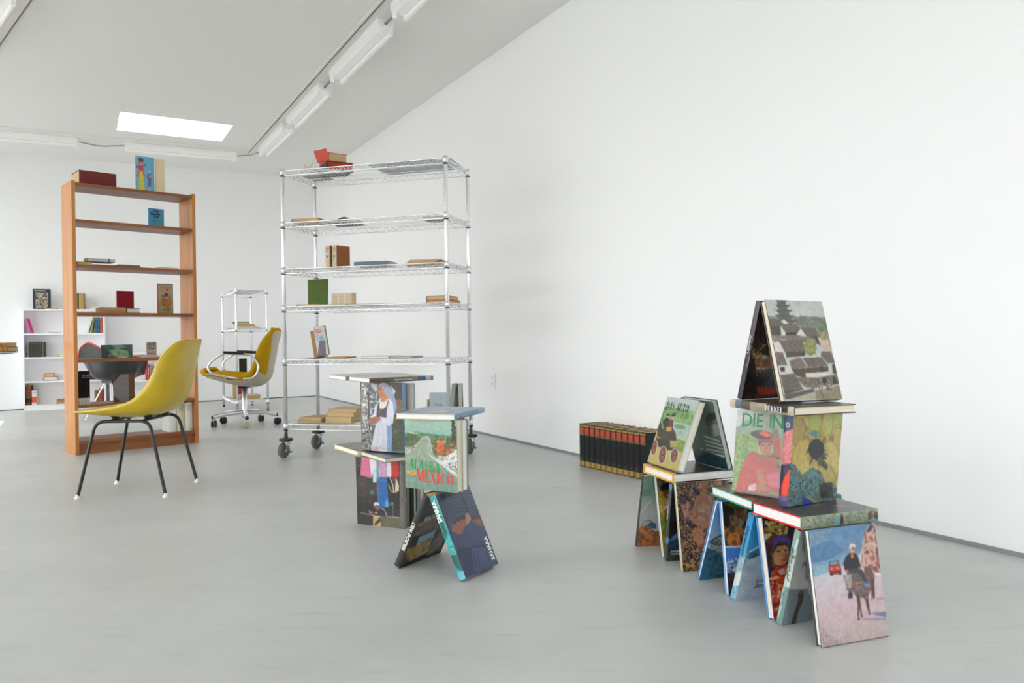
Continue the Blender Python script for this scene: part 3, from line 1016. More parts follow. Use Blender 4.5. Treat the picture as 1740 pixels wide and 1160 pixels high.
class Print:
    """A picture printed on a rectangular face W x H metres.  `quad` gives the drawing frame
    (top-left, top-right, bottom-right, bottom-left); every shape is drawn in that frame."""
    def __init__(s, W, H, quad=None, base=(200, 200, 200), cell=.002, seed=1, ss=2):
        s.cw, s.ch = max(4, int(W / cell)), max(4, int(H / cell))
        s.ss = ss
        s.w, s.h = s.cw * ss, s.ch * ss
        s.a = np.empty((s.h, s.w, 3)); s.a[:] = base
        s.rng = np.random.RandomState(seed)
        u = (np.arange(s.w) + .5) / s.w; v = (np.arange(s.h) + .5) / s.h
        U, V = np.meshgrid(u, v)
        if quad is None:
            quad = [(0, 0), (100, 0), (100, 100), (0, 100)]
        A, B = [], []
        for (x, y), (uu, vv) in zip(quad, [(0, 0), (1, 0), (1, 1), (0, 1)]):
            A.append([uu, vv, 1, 0, 0, 0, -x * uu, -x * vv]); B.append(x)
            A.append([0, 0, 0, uu, vv, 1, -y * uu, -y * vv]); B.append(y)
        h = np.linalg.solve(np.array(A, float), np.array(B, float))
        D = h[6] * U + h[7] * V + 1
        s.X = (h[0] * U + h[1] * V + h[2]) / D
        s.Y = (h[3] * U + h[4] * V + h[5]) / D
        s.U, s.V = U, V

    def mask(s, pts):
        m = np.zeros((s.h, s.w), bool)
        px = np.array(pts, float)
        sel = (s.X >= px[:, 0].min()) & (s.X <= px[:, 0].max()) & (s.Y >= px[:, 1].min()) & (s.Y <= px[:, 1].max())
        X, Y = s.X[sel], s.Y[sel]
        r = np.zeros(X.shape, bool)
        for (x0, y0), (x1, y1) in zip(pts, pts[1:] + pts[:1]):
            if y0 == y1: continue
            c = (y0 > Y) != (y1 > Y)
            r ^= c & (X < (x1 - x0) * (Y - y0) / (y1 - y0) + x0)
        m[sel] = r
        return m

    def put(s, m, col, n=0.0, cells=30):
        col = np.array(col, float)
        if n:
            f = (fbm(s.h, s.w, cells, s.rng, 3)[m] - .5) * 2 * n
            s.a[m] = np.clip(col * (1 + f[:, None]), 0, 255)
        else:
            s.a[m] = col

    def P(s, pts, col, n=0.0, cells=30):
        s.put(s.mask([tuple(p) for p in pts]), col, n, cells); return s

    def E(s, cx, cy, rx, ry, col, ang=0, n=0.0):
        c, k = math.cos(math.radians(ang)), math.sin(math.radians(ang))
        dx, dy = s.X - cx, s.Y - cy
        m = ((dx * c + dy * k) / rx) ** 2 + ((-dx * k + dy * c) / ry) ** 2 < 1
        s.put(m, col, n); return s

    def L(s, pts, wd, col):
        m = np.zeros((s.h, s.w), bool)
        for (x0, y0), (x1, y1) in zip(pts, pts[1:]):
            dx, dy = x1 - x0, y1 - y0
            q = dx * dx + dy * dy + 1e-9
            t = np.clip(((s.X - x0) * dx + (s.Y - y0) * dy) / q, 0, 1)
            m |= (s.X - x0 - t * dx) ** 2 + (s.Y - y0 - t * dy) ** 2 < (wd / 2) ** 2
        s.put(m, col); return s

    def G(s, pts, c0, c1, p0, p1, n=0.0, cells=20):
        """Colour blend inside pts from point p0 to point p1."""
        m = s.mask([tuple(p) for p in pts]) if pts is not None else np.ones((s.h, s.w), bool)
        dx, dy = p1[0] - p0[0], p1[1] - p0[1]
        t = np.clip(((s.X[m] - p0[0]) * dx + (s.Y[m] - p0[1]) * dy) / (dx * dx + dy * dy), 0, 1)[:, None]
        c = np.array(c0, float) * (1 - t) + np.array(c1, float) * t
        if n:
            c = c * (1 + (fbm(s.h, s.w, cells, s.rng, 4)[m] - .5)[:, None] * 2 * n)
        s.a[m] = np.clip(c, 0, 255); return s

    def T(s, pts, cols, cells=20, octs=4, seed=None, sharp=1.0, stretch=None):
        """Mottled texture: noise level picks between the listed colours."""
        m = s.mask([tuple(p) for p in pts]) if pts is not None else np.ones((s.h, s.w), bool)
        f = fbm(s.h, s.w, cells, s.rng, octs)
        if stretch:
            k = max(1, int(stretch))
            f = np.repeat(fbm(s.h // k + 1, s.w, cells, s.rng, octs), k, axis=0)[:s.h]
        f = f[m]
        f = np.argsort(np.argsort(f)) / max(1, len(f) - 1)
        cols = np.array(cols, float); k = len(cols) - 1
        q = f * k; i = np.minimum(q.astype(int), k - 1) if k else np.zeros(len(q), int)
        fr = np.clip((q - i - .5) * sharp + .5, 0, 1)[:, None]
        s.a[m] = cols[i] * (1 - fr) + cols[i + 1] * fr if k else cols[0]
        return s

    def B(s, pts, cols, count, r0, r1, asp=1.0):
        """Scatter blobs inside a polygon."""
        m = s.mask([tuple(p) for p in pts])
        ys, xs = np.nonzero(m)
        if len(ys) == 0: return s
        for k in range(count):
            i = s.rng.randint(len(ys)); cx, cy = s.X[ys[i], xs[i]], s.Y[ys[i], xs[i]]
            r = s.rng.uniform(r0, r1)
            y0, x0 = ys[i], xs[i]
            w = int(r / max(1e-6, abs(s.X[0, -1] - s.X[0, 0]) / s.w)) * 3 + 4
            a, b, c, d = max(0, y0 - w), y0 + w, max(0, x0 - w), x0 + w
            X, Y = s.X[a:b, c:d], s.Y[a:b, c:d]
            q = ((X - cx) / r) ** 2 + ((Y - cy) / (r * asp)) ** 2 < 1
            q &= m[a:b, c:d]
            s.a[a:b, c:d][q] = cols[s.rng.randint(len(cols))]
        return s

    def soften(s, k=1):
        s.a = np.clip(s.a * (1 + .16 * (fbm(s.h, s.w, 26, s.rng, 4) - .5)[..., None]), 0, 255)
        for _ in range(k):
            p = np.pad(s.a, ((1, 1), (1, 1), (0, 0)), 'edge')
            s.a = (p[:-2, 1:-1] + p[2:, 1:-1] + p[1:-1, :-2] + p[1:-1, 2:] + 2 * p[1:-1, 1:-1]) / 6
        return s

    def grid(s):
        """Linear colours at cell corners: (ch+1) x (cw+1)."""
        a = s.a.reshape(s.ch, s.ss, s.cw, s.ss, 3).mean((1, 3))
        p = np.pad(a, ((1, 1), (1, 1), (0, 0)), 'edge')
        g = (p[:-1, :-1] + p[1:, :-1] + p[:-1, 1:] + p[1:, 1:]) / 4
        return lin(g) * 0.84

# ------------------------------------------------------------------ books
def pose(x, y, z, yaw, lean=0.0, roll=0.0):
    return (Matrix.Translation((x, y, z)) @ Matrix.Rotation(yaw, 4, 'Z') @ Matrix.Rotation(lean, 4, 'X') @ Matrix.Rotation(roll, 4, 'Y'))

def grid_face(V, C, F, origin, ex, ez, g):
    """Append a printed grid: g[row from top, col]."""
    n, m = g.shape[:2]
    o = len(V)
    origin, ex, ez = np.array(origin, float), np.array(ex, float), np.array(ez, float)
    u = np.linspace(0, 1, m); v = np.linspace(1, 0, n)
    Pn = origin + v[:, None, None] * ez + u[None, :, None] * ex
    V.extend(Pn.reshape(-1, 3).tolist()); C.extend(g.reshape(-1, 3).tolist())
    i, j = np.meshgrid(np.arange(n - 1), np.arange(m - 1), indexing='ij')
    a = (o + i * m + j).ravel()
    F.extend(np.stack([a, a + m, a + m + 1, a + 1], 1).tolist())

def quad_box(V, C, F, lo, hi, col, skip=()):
    x0, y0, z0 = lo; x1, y1, z1 = hi
    faces = {'-z': [(x0, y1, z0), (x1, y1, z0), (x1, y0, z0), (x0, y0, z0)], '+z': [(x0, y0, z1), (x1, y0, z1), (x1, y1, z1), (x0, y1, z1)],
             '-y': [(x0, y0, z0), (x1, y0, z0), (x1, y0, z1), (x0, y0, z1)], '+x': [(x1, y0, z0), (x1, y1, z0), (x1, y1, z1), (x1, y0, z1)],
             '+y': [(x1, y1, z0), (x0, y1, z0), (x0, y1, z1), (x1, y1, z1)], '-x': [(x0, y1, z0), (x0, y0, z0), (x0, y0, z1), (x0, y1, z1)]}
    for k, q in faces.items():
        if k in skip: continue
        o = len(V); V.extend(q); C.extend([col] * 4); F.append([o, o + 1, o + 2, o + 3])

def book(label, W, T, H, M, front=(120, 120, 120), spine=None, back=None, pages='white', group=None, name='book', cat='book',
         b=.0026, spine_right=False, cloth=False, edge=None, inset=.003, thin=False, parent_scale=None, bulge=None, back_print=None):
    t = bpy.data.objects.new(name, None); t.empty_display_size = .03
    COL.objects.link(t)
    t.matrix_world = M
    tag(t, label, cat, group)
    if thin: b = min(b, .0008); inset = .0005
    V, C, F = [], [], []
    fcol = lin(front.a.mean((0, 1))) if isinstance(front, Print) else lin(front)
    bcol = lin(back) if back is not None else fcol
    scol = (lin(spine.a.mean((0, 1))) if isinstance(spine, Print) else lin(spine)) if spine is not None else fcol
    ecol = lin(edge) if edge is not None else fcol
    # boards
    skip = ('-y',) if isinstance(front, Print) else ()
    quad_box(V, C, F, (0, 0, 0), (W, b, H), fcol if edge is None else ecol, ('-y',))
    if isinstance(front, Print): grid_face(V, C, F, (0, 0, 0), (W, 0, 0), (0, 0, H), front.grid())
    else:
        o = len(V); V.extend([(0, 0, 0), (W, 0, 0), (W, 0, H), (0, 0, H)]); C.extend([fcol] * 4); F.append([o, o + 1, o + 2, o + 3])
    quad_box(V, C, F, (0, T - b, 0), (W, T, H), bcol if edge is None else ecol, ('+y',))
    if back_print is not None: grid_face(V, C, F, (W, T, 0), (-W, 0, 0), (0, 0, H), back_print.grid())
    else:
        o = len(V); V.extend([(W, T, 0), (0, T, 0), (0, T, H), (W, T, H)]); C.extend([bcol] * 4); F.append([o, o + 1, o + 2, o + 3])
    # spine: a strip of facets with a slight swell
    bl = (min(.10 * T, .0035) if bulge is None else bulge)
    ns = 6
    if isinstance(spine, Print):
        g = spine.grid()
        rows_, cols_ = g.shape[:2]
    else:
        g = np.array([[scol] * 7, [scol] * 7]); rows_, cols_ = 2, 7
    u = np.linspace(0, 1, cols_); v = np.linspace(1, 0, rows_)
    X0, sg = (W, 1) if spine_right else (0, -1)
    o = len(V)
    for vi in v:
        for ui in u:
            y = (ui * T) if spine_right else (T - ui * T)
            V.append((X0 + sg * bl * (1 - (2 * ui - 1) ** 2), y, vi * H))
    C.extend(g.reshape(-1, 3).tolist())
    for i in range(rows_ - 1):
        for j in range(cols_ - 1):
            a = o + i * cols_ + j
            F.append([a, a + cols_, a + cols_ + 1, a + 1])
    xi = X0 - sg * b
    o = len(V)      # inner side of the spine
    V.extend([(xi, b, 0), (xi, T - b, 0), (xi, T - b, H), (xi, b, H)]); C.extend([scol * .6] * 4)
    F.append([o, o + 1, o + 2, o + 3] if not spine_right else [o + 3, o + 2, o + 1, o])
    for zz, fl in ((H, 1), (0, 0)):      # head and foot of the spine
        o = len(V)
        ring = [(X0 + sg * bl * (1 - (2 * ui - 1) ** 2), (ui * T) if spine_right else (T - ui * T), zz) for ui in np.linspace(0, 1, 7)]
        ring += [(xi, T - b, zz), (xi, b, zz)] if spine_right else [(xi, b, zz), (xi, T - b, zz)]
        V.extend(ring); C.extend([scol * .8] * len(ring))
        F.append(list(range(o, o + len(ring))) if fl else list(range(o + len(ring) - 1, o - 1, -1)))
    me = bpy.data.meshes.new('cover')
    me.from_pydata(V, [], F)
    at = me.color_attributes.new('print', 'FLOAT_COLOR', 'POINT')
    Ca = np.ones((len(V), 4), np.float32); Ca[:, :3] = np.array(C, np.float32)
    at.data.foreach_set('color', Ca.ravel())
    me.materials.append(M_CLOTH if cloth else M_JACKET)
    me.update()
    o = bpy.data.objects.new('cover', me); COL.objects.link(o); o.parent = t
    m = MB()
    lo_x, hi_x = (inset + .001, W - b - .0005) if spine_right else (b + .0005, W - inset - .001)
    m.box((lo_x, b + .0002, inset), (hi_x, T - b - .0002, H - inset))
    pg = m.build('page_block', PAGES[pages] if isinstance(pages, str) else pages, t)
    return t

FACE = {
    'front': lambda W, T, H: Matrix(((1, 0, 0, 0), (0, 0, -1, -.0005), (0, 1, 0, 0), (0, 0, 0, 1))),
    'front_up': lambda W, T, H: Matrix(((0, -1, 0, 0), (0, 0, -1, -.0005), (1, 0, 0, 0), (0, 0, 0, 1))),
    'spine_up': lambda W, T, H: Matrix(((0, 0, -1, -.0042), (0, 1, 0, 0), (1, 0, 0, 0), (0, 0, 0, 1))),
    'spine_down': lambda W, T, H: Matrix(((0, 0, -1, -.0042), (0, -1, 0, 0), (-1, 0, 0, 0), (0, 0, 0, 1))),
    'spine_flat': lambda W, T, H: Matrix(((0, 0, -1, -.0042), (-1, 0, 0, 0), (0, 1, 0, 0), (0, 0, 0, 1))),
}

def ink(rgb):
    return mat('ink %d %d %d' % tuple(rgb), rgb, .45)

def text(parent, s, face, x, z, size, rgb, sx=1.0, shear=0.0, name='title_lettering', off=0.0, align='LEFT', dims=(0, 0, 0)):
    """Lettering on a face; (x, z) is the start of the baseline in face coordinates of that book."""
    cu = bpy.data.curves.new(name, 'FONT')
    cu.body = s; cu.size = size; cu.shear = shear; cu.extrude = .00012; cu.offset = off; cu.resolution_u = 3
    cu.align_x = align
    tmp = bpy.data.objects.new(name, cu); COL.objects.link(tmp)
    dg = bpy.context.evaluated_depsgraph_get()
    me = bpy.data.meshes.new_from_object(tmp.evaluated_get(dg))
    bpy.data.objects.remove(tmp)
    me.materials.clear(); me.materials.append(ink(rgb))
    o = bpy.data.objects.new(name, me); COL.objects.link(o); o.parent = parent
    F = FACE[face](*dims)
    if face == 'front': L = Matrix.Translation((x, 0, z))
    elif face == 'front_up': L = Matrix.Translation((x, 0, z))
    elif face.startswith('spine'): L = Matrix.Translation((0, x, z))
    o.matrix_local = L @ F @ Matrix.Diagonal((sx, 1, 1, 1))
    return o

# thick-and-thin capitals, drawn as strokes on a unit-high grid (x0, y0, x1, y1, width)
TH, HR = .22, .055
GLY = {
    'A': (.72, [(.05, 0, .36, 1, HR), (.36, 1, .62, 0, TH), (.14, .3, .5, .3, HR)]),
    'a': (.72, [(.36, 1, .62, 0, TH), (.22, 1, .36, 1, HR)]),
    'L': (.6, [(.14, 0, .14, 1, TH), (.1, .02, .55, .02, HR), (.54, 0, .54, .25, HR), (.02, .98, .28, .98, HR)]),
    'S': (.6, [(.5, .82, .34, .97, HR), (.34, .97, .16, .9, HR + .03), (.16, .9, .13, .7, .09), (.13, .7, .42, .42, TH), (.42, .42, .46, .18, .1), (.46, .18, .3, .02, HR + .02), (.3, .02, .1, .2, HR)]),
    'K': (.75, [(.14, 0, .14, 1, TH), (.2, .42, .6, .98, HR), (.32, .58, .66, 0, TH), (.02, .02, .28, .02, HR), (.5, .98, .72, .98, HR)]),
    'M': (.95, [(.08, 0, .12, 1, HR), (.14, 1, .45, .05, TH), (.45, .05, .76, 1, HR), (.8, 0, .8, 1, TH), (.0, .02, .18, .02, HR)]),
    'E': (.6, [(.14, 0, .14, 1, TH), (.1, .98, .52, .98, HR), (.1, .02, .54, .02, HR), (.2, .52, .42, .52, HR), (.51, .78, .51, 1, HR), (.53, 0, .53, .24, HR), (.42, .42, .42, .62, HR)]),
    'X': (.75, [(.12, 1, .6, 0, TH), (.1, 0, .62, 1, HR), (.5, .98, .72, .98, HR), (0, .02, .2, .02, HR)]),
    'I': (.34, [(.17, 0, .17, 1, TH), (.03, .98, .31, .98, HR), (.03, .02, .31, .02, HR)]),
    'C': (.72, [(.6, .75, .42, .97, HR), (.42, .97, .22, .84, .08), (.22, .84, .13, .5, TH), (.13, .5, .22, .16, TH), (.22, .16, .42, .03, .08), (.42, .03, .62, .25, HR)]),
    'O': (.8, [(.4, .98, .2, .84, .07), (.2, .84, .12, .5, TH), (.12, .5, .2, .16, TH), (.2, .16, .4, .02, .07), (.4, .02, .6, .16, .07), (.6, .16, .68, .5, TH), (.68, .5, .6, .84, TH), (.6, .84, .4, .98, .07)]),
    'D': (.75, [(.14, 0, .14, 1, TH), (.05, .98, .4, .98, HR), (.05, .02, .4, .02, HR), (.4, .98, .58, .8, .08), (.58, .8, .63, .5, TH), (.63, .5, .58, .2, TH), (.58, .2, .4, .02, .08)]),
    'U': (.75, [(.14, .25, .14, 1, TH), (.14, .25, .3, .03, .1), (.3, .03, .5, .08, HR + .02), (.5, .08, .6, .3, HR), (.6, .3, .6, 1, HR), (.02, .98, .28, .98, HR), (.5, .98, .7, .98, HR)]),
    'T': (.65, [(.32, 0, .32, 1, TH), (.04, .98, .6, .98, HR), (.05, .76, .05, 1, HR), (.59, .76, .59, 1, HR), (.2, .02, .44, .02, HR)]),
    'R': (.75, [(.14, 0, .14, 1, TH), (.05, .98, .38, .98, HR), (.38, .98, .54, .86, .08), (.54, .86, .52, .62, TH), (.52, .62, .2, .52, HR), (.34, .52, .64, 0, TH), (.02, .02, .28, .02, HR)]),
    ' ': (.3, []),
}
GLY['\u00dc'] = (.75, GLY['U'][1] + [(.22, 1.1, .22, 1.22, .11), (.5, 1.1, .5, 1.22, .11)])

def caps(parent, s, face, x, z, h, rgb, sx=.8, gap=.06, name='title_lettering', tilt=0.0):
    m = MB(); cx = 0.0
    for ch in s:
        w, st = GLY[ch]
        for (a, b_, c_, d, wd) in st:
            dx, dy = c_ - a, d - b_
            # broad-pen stroke: width measured across, horizontals stay thin
            if abs(dx) > abs(dy) * 1.6: nx, ny = 0, wd / 2
            else: nx, ny = wd / 2, 0
            q = [(cx + a - nx, b_ - ny), (cx + a + nx, b_ + ny), (cx + c_ + nx, d + ny), (cx + c_ - nx, d - ny)]
            q = [(p[0] * h * sx, p[1] * h, .0001) for p in q]
            m.add(q, [(0, 1, 2, 3)])
        cx += w + gap
    o = m.build(name, ink(rgb), parent)
    L = Matrix.Translation((x, 0, z)) if face.startswith('front') else Matrix.Translation((0, x, z))
    o.matrix_local = L @ FACE[face](0, 0, 0) @ Matrix.Rotation(tilt, 4, 'Z')
    return o
# ================================================================== the card-house books
# ---- right-hand tower, ground row
W_, T_, H_ = .2186, .0194, .2916
p = Print(W_, H_, [(143, 262), (626, 200), (735, 1028), (238, 1113)], (214, 204, 210), seed=3)
allq = [(100, 150), (800, 150), (800, 1200), (100, 1200)]
p.G(allq, (208, 206, 214), (216, 186, 194), (300, 560), (420, 850), .05, 50)
p.G([(100, 880), (800, 800), (800, 1200), (100, 1200)], (214, 188, 194), (196, 178, 176), (400, 850), (430, 1080), .10, 70)
p.G([(130, 250), (660, 190), (560, 300), (520, 430), (360, 540), (180, 590)], (94, 136, 176), (128, 166, 196), (330, 250), (340, 520), .16, 14)
p.P([(150, 275), (330, 250), (160, 420)], (120, 150, 178), .15)
p.P([(160, 380), (300, 330), (400, 400), (300, 470), (170, 500)], (84, 128, 170), .12)
p.P([(175, 520), (290, 505), (290, 560), (190, 600)], (140, 176, 196), .1)
p.T([(560, 250), (600, 200), (640, 205), (680, 575), (620, 560), (530, 520), (535, 350)], [(120, 72, 72), (186, 128, 112), (224, 190, 182), (206, 160, 146), (150, 92, 84)], 12)
p.T([(565, 262), (600, 205), (622, 230), (590, 270)], [(60, 56, 84), (96, 74, 92)], 14)
p.P([(640, 560), (675, 570), (677, 585), (640, 580)], (236, 226, 226))
p.B([(220, 920), (380, 980), (740, 930), (740, 1090), (240, 1110)], [(150, 120, 124), (168, 140, 142), (226, 210, 210)], 420, 1.2, 2.6)
p.B([(215, 950), (280, 1000), (380, 1090), (240, 1110)], [(116, 84, 88), (130, 100, 104)], 260, 1.2, 2.8)
# red jeep
p.P([(292, 515), (300, 484), (362, 476), (370, 510), (385, 540), (383, 575), (300, 580), (292, 560)], (192, 44, 36))
p.P([(292, 485), (362, 478), (364, 508), (296, 516)], (52, 60, 88)); p.P([(300, 490), (356, 484), (358, 503), (302, 510)], (150, 166, 190))
p.P([(300, 520), (366, 514), (378, 545), (302, 552)], (214, 62, 46), .1); p.E(312, 537, 8, 6, (236, 214, 200)); p.E(356, 533, 8, 6, (236, 214, 200))
p.P([(300, 556), (380, 550), (382, 568), (302, 574)], (112, 30, 30)); p.E(312, 577, 11, 12, (40, 30, 34)); p.E(374, 570, 10, 12, (40, 30, 34))
# rider and mule
p.P([(548, 520), (600, 520), (628, 590), (626, 700), (590, 690), (560, 610)], (120, 86, 82), .2)
p.P([(600, 600), (626, 620), (630, 760), (618, 755), (606, 700)], (96, 66, 66)); p.L([(606, 690), (610, 768)], 5, (70, 48, 50))
p.P([(468, 560), (520, 545), (590, 600), (606, 680), (580, 740), (530, 750), (490, 740), (455, 690), (440, 620)], (122, 100, 98), .25, 30)
p.P([(400, 590), (425, 566), (455, 575), (462, 640), (448, 712), (430, 700), (420, 660), (402, 620)], (176, 164, 166), .12)
p.P([(392, 575), (408, 596), (404, 606)], (80, 60, 62)); p.P([(428, 548), (440, 575), (426, 578)], (70, 52, 56))
p.E(447, 702, 13, 12, (88, 70, 74)); p.L([(424, 686), (460, 680)], 6, (50, 40, 44)); p.L([(418, 640), (428, 690)], 4, (60, 46, 50))
p.P([(432, 714), (464, 710), (466, 752), (434, 756)], (44, 38, 44))
for a in ([(500, 735), (508, 790), (508, 880), (512, 910)], [(512, 740), (520, 800), (532, 885)], [(545, 730), (566, 770), (590, 865)], [(570, 720), (580, 790), (588, 860)]):
    p.L(a, 11, (86, 58, 56))
p.E(512, 905, 10, 9, (120, 60, 60)); p.E(592, 866, 9, 7, (120, 60, 60)); p.E(532, 888, 8, 6, (100, 60, 60))
p.P([(515, 905), (640, 895), (720, 900), (725, 915), (560, 912)], (158, 150, 172)); p.P([(600, 865), (700, 850), (722, 858), (722, 895), (660, 885)], (134, 130, 158)); p.P([(640, 755), (700, 748), (702, 760), (650, 764)], (150, 146, 168))
p.P([(470, 600), (505, 545), (530, 560), (555, 630), (590, 655), (560, 665), (520, 640), (500, 600)], (96, 94, 104), .15)
p.P([(398, 500), (412, 450), (444, 422), (486, 424), (506, 450), (530, 530), (500, 548), (470, 540), (430, 552), (405, 545)], (38, 36, 46), .2)
p.P([(430, 540), (520, 530), (548, 560), (572, 630), (545, 625), (510, 565), (440, 575)], (62, 60, 72), .15)
p.P([(450, 432), (470, 430), (474, 456), (456, 462)], (236, 132, 44)); p.E(464, 392, 21, 32, (184, 120, 96)); p.P([(440, 380), (448, 358), (470, 352), (488, 368), (484, 384), (462, 372), (452, 400), (443, 398)], (222, 216, 214))
p.E(462, 412, 13, 12, (206, 178, 166)); p.E(457, 388, 3, 2.5, (50, 36, 36)); p.E(473, 386, 3, 2.5, (50, 36, 36)); p.L([(466, 388), (468, 400)], 3, (150, 88, 70))
p.P([(412, 545), (430, 542), (438, 560), (420, 570)], (170, 116, 96)); p.P([(508, 524), (526, 520), (530, 540), (512, 546)], (170, 116, 96)); p.P([(545, 640), (600, 655), (592, 668), (556, 662)], (104, 150, 196))
p.L([(480, 646), (540, 634)], 8, (196, 134, 76))
p.soften(1)
B1 = dict(W=W_, T=T_, H=H_)
book('picture book with an old rider on a mule, nearest in the right-hand card house', W_, T_, H_, pose(0.7790, 1.9435, 0.0030, 0.3368, -0.1536, -0.0014), p, spine=(60, 58, 60), back=(40, 40, 44), pages='white', group='books of the right-hand card house', edge=(70, 66, 66), spine_right=True)

W_, T_, H_ = .235, .0212, .2886
p = Print(W_, H_, [(819, 399), (1312, 335), (1159, 999), (677, 1087)], (196, 200, 200), seed=4)
p.G(allq and [(600, 300), (1400, 300), (1400, 1200), (600, 1200)], (184, 192, 194), (206, 206, 200), (780, 500), (900, 760), .05)
p.P([(830, 400), (880, 400), (900, 560), (830, 540)], (138, 152, 150)); p.P([(860, 600), (1200, 560), (1200, 780), (880, 770), (850, 740)], (148, 152, 154), .06)
p.P([(700, 820), (870, 815), (880, 855), (1300, 800), (1300, 1200), (600, 1200)], (122, 138, 144), .08); p.P([(690, 830), (735, 822), (720, 1080), (650, 1090)], (140, 158, 160))
p.P([(800, 850), (842, 850), (835, 905), (800, 990), (780, 1080), (745, 1080), (775, 980), (800, 905)], (74, 48, 42), .15); p.P([(808, 828), (840, 826), (842, 852), (806, 855)], (108, 78, 64))
s = Print(T_, H_, [(770, 385), (830, 385), (680, 1080), (635, 1060)], (206, 222, 214), cell=.002, seed=5)
s.P([(760, 370), (840, 370), (800, 560), (740, 560)], (150, 182, 172)); s.P([(700, 830), (760, 820), (700, 1100), (620, 1100)], (120, 158, 150)); s.P([(735, 640), (765, 560), (800, 450), (815, 460), (745, 660)], (216, 230, 222)); s.P([(690, 700), (735, 780), (725, 790)], (70, 90, 84))
s.L([(676, 960), (650, 1030)], 12, (220, 230, 224)); s.L([(688, 870), (682, 890)], 6, (60, 76, 70))
o = book('pale green Portugal book leaning behind the mule-rider book in the right-hand card house', W_, T_, H_, pose(0.7303, 2.0980, 0.0005, 0.3711, 0.2744, 0.0021), p, spine=s, back=(170, 180, 176), pages='white', group='books of the right-hand card house')
text(o, 'Portugal', 'spine_up', .0055, .150, .026, (56, 70, 64), .95, .25)
text(o, 'Portugal', 'front', .028, .178, .022, (52, 56, 58), .95, .25)

W_, T_, H_ = .235, .0282, .2817
p = Print(W_, H_, [(536, 294), (1016, 239), (1111, 963), (625, 1047)], (34, 22, 24), seed=6)
p.T([(500, 200), (1200, 200), (1200, 1100), (500, 1100)], [(20, 14, 18), (44, 22, 24), (70, 30, 30)], 8)
p.B([(560, 320), (640, 320), (730, 360), (720, 420), (600, 440), (560, 470), (550, 400)], [(206, 184, 96), (224, 206, 128), (180, 150, 66), (146, 118, 50)], 90, 6, 15)
p.B([(570, 430), (620, 420), (640, 470), (580, 470)], [(206, 190, 120), (180, 160, 80)], 14, 5, 11)
p.T([(600, 700), (650, 650), (740, 640), (800, 680), (900, 800), (1100, 1050), (600, 1060)], [(110, 24, 16), (196, 52, 22), (226, 108, 36), (170, 34, 22), (222, 140, 60)], 16, sharp=2)
p.B([(600, 740), (760, 700), (780, 900), (610, 1000)], [(236, 180, 96), (240, 214, 190), (150, 30, 26), (226, 90, 120)], 70, 3, 9)
p.L([(585, 745), (655, 735)], 12, (236, 214, 206)); p.P([(645, 690), (690, 660), (710, 700), (680, 720)], (232, 160, 160)); p.P([(655, 850), (700, 820), (690, 870), (640, 880)], (232, 176, 170)); p.P([(605, 590), (640, 620), (640, 660), (610, 660)], (120, 72, 60))
p.E(676, 560, 58, 88, (196, 134, 88), 4); p.E(655, 600, 34, 46, (208, 146, 98), 8); p.E(716, 590, 16, 36, (150, 96, 62)); p.E(612, 560, 12, 26, (184, 120, 78))
p.P([(605, 500), (640, 430), (720, 418), (752, 470), (745, 520), (700, 498), (650, 505), (618, 560), (608, 580)], (60, 36, 30))
p.P([(610, 505), (614, 455), (660, 424), (716, 428), (744, 462), (742, 500), (690, 470), (640, 488), (618, 540)], (88, 64, 158), .12); p.P([(560, 470), (600, 430), (640, 412), (610, 470), (600, 500)], (96, 44, 34))
p.B([(625, 450), (735, 440), (735, 480), (630, 500)], [(214, 200, 236)], 14, 2, 3.5); p.B([(640, 500), (735, 490), (735, 560), (650, 545)], [(240, 232, 224)], 16, 2, 3.4)
p.E(656, 542, 12, 6, (44, 26, 22)); p.E(708, 536, 12, 6, (44, 26, 22)); p.E(690, 572, 7, 9, (170, 106, 70)); p.E(692, 606, 16, 7, (168, 70, 60)); p.E(690, 636, 18, 6, (182, 118, 78))
p.soften(1)
book('picture book with a child in a purple cap, left of the Portugal book', W_, T_, H_, pose(0.7211, 2.1279, 0.0047, 0.3532, -0.1685, -0.0013), p, spine=(90, 150, 214), back=(84, 152, 222), pages='cream', group='books of the right-hand card house', edge=(84, 152, 222), spine_right=True)

W_, T_, H_ = .235, .0256, .2917
qb = [(479, 289), (961, 239), (810, 839), (341, 907)]
p = Print(W_, H_, qb, (190, 200, 206), seed=8)
p.G([(300, 200), (1000, 200), (1000, 640), (300, 640)], (34, 132, 190), (72, 164, 210), (600, 280), (560, 520), .04)
p.T([(300, 640), (380, 600), (470, 540), (520, 500), (600, 470), (1000, 300), (1000, 900), (300, 950)], [(168, 182, 190), (196, 204, 208), (178, 192, 200), (206, 212, 214)], 10)
p.T([(420, 570), (470, 540), (515, 505), (520, 570), (450, 600)], [(40, 110, 130), (60, 132, 150), (28, 86, 108)], 14)
p.P([(440, 545), (515, 500), (515, 512), (445, 556)], (222, 228, 226)); p.T([(400, 560), (440, 545), (445, 600), (400, 650), (385, 640)], [(90, 140, 160), (200, 216, 220), (60, 110, 130)], 12)
for k in range(16):
    x = 360 + k * 24; p.L([(x, 900 - k * 3), (x + 150, 720 - k * 6)], 2.5, (156, 172, 184))
s = Print(T_, H_, [(440, 255), (479, 289), (341, 907), (305, 868)], (72, 166, 214), seed=9)
s.G([(300, 200), (520, 200), (520, 620), (300, 620)], (50, 148, 206), (84, 176, 218), (450, 280), (390, 600))
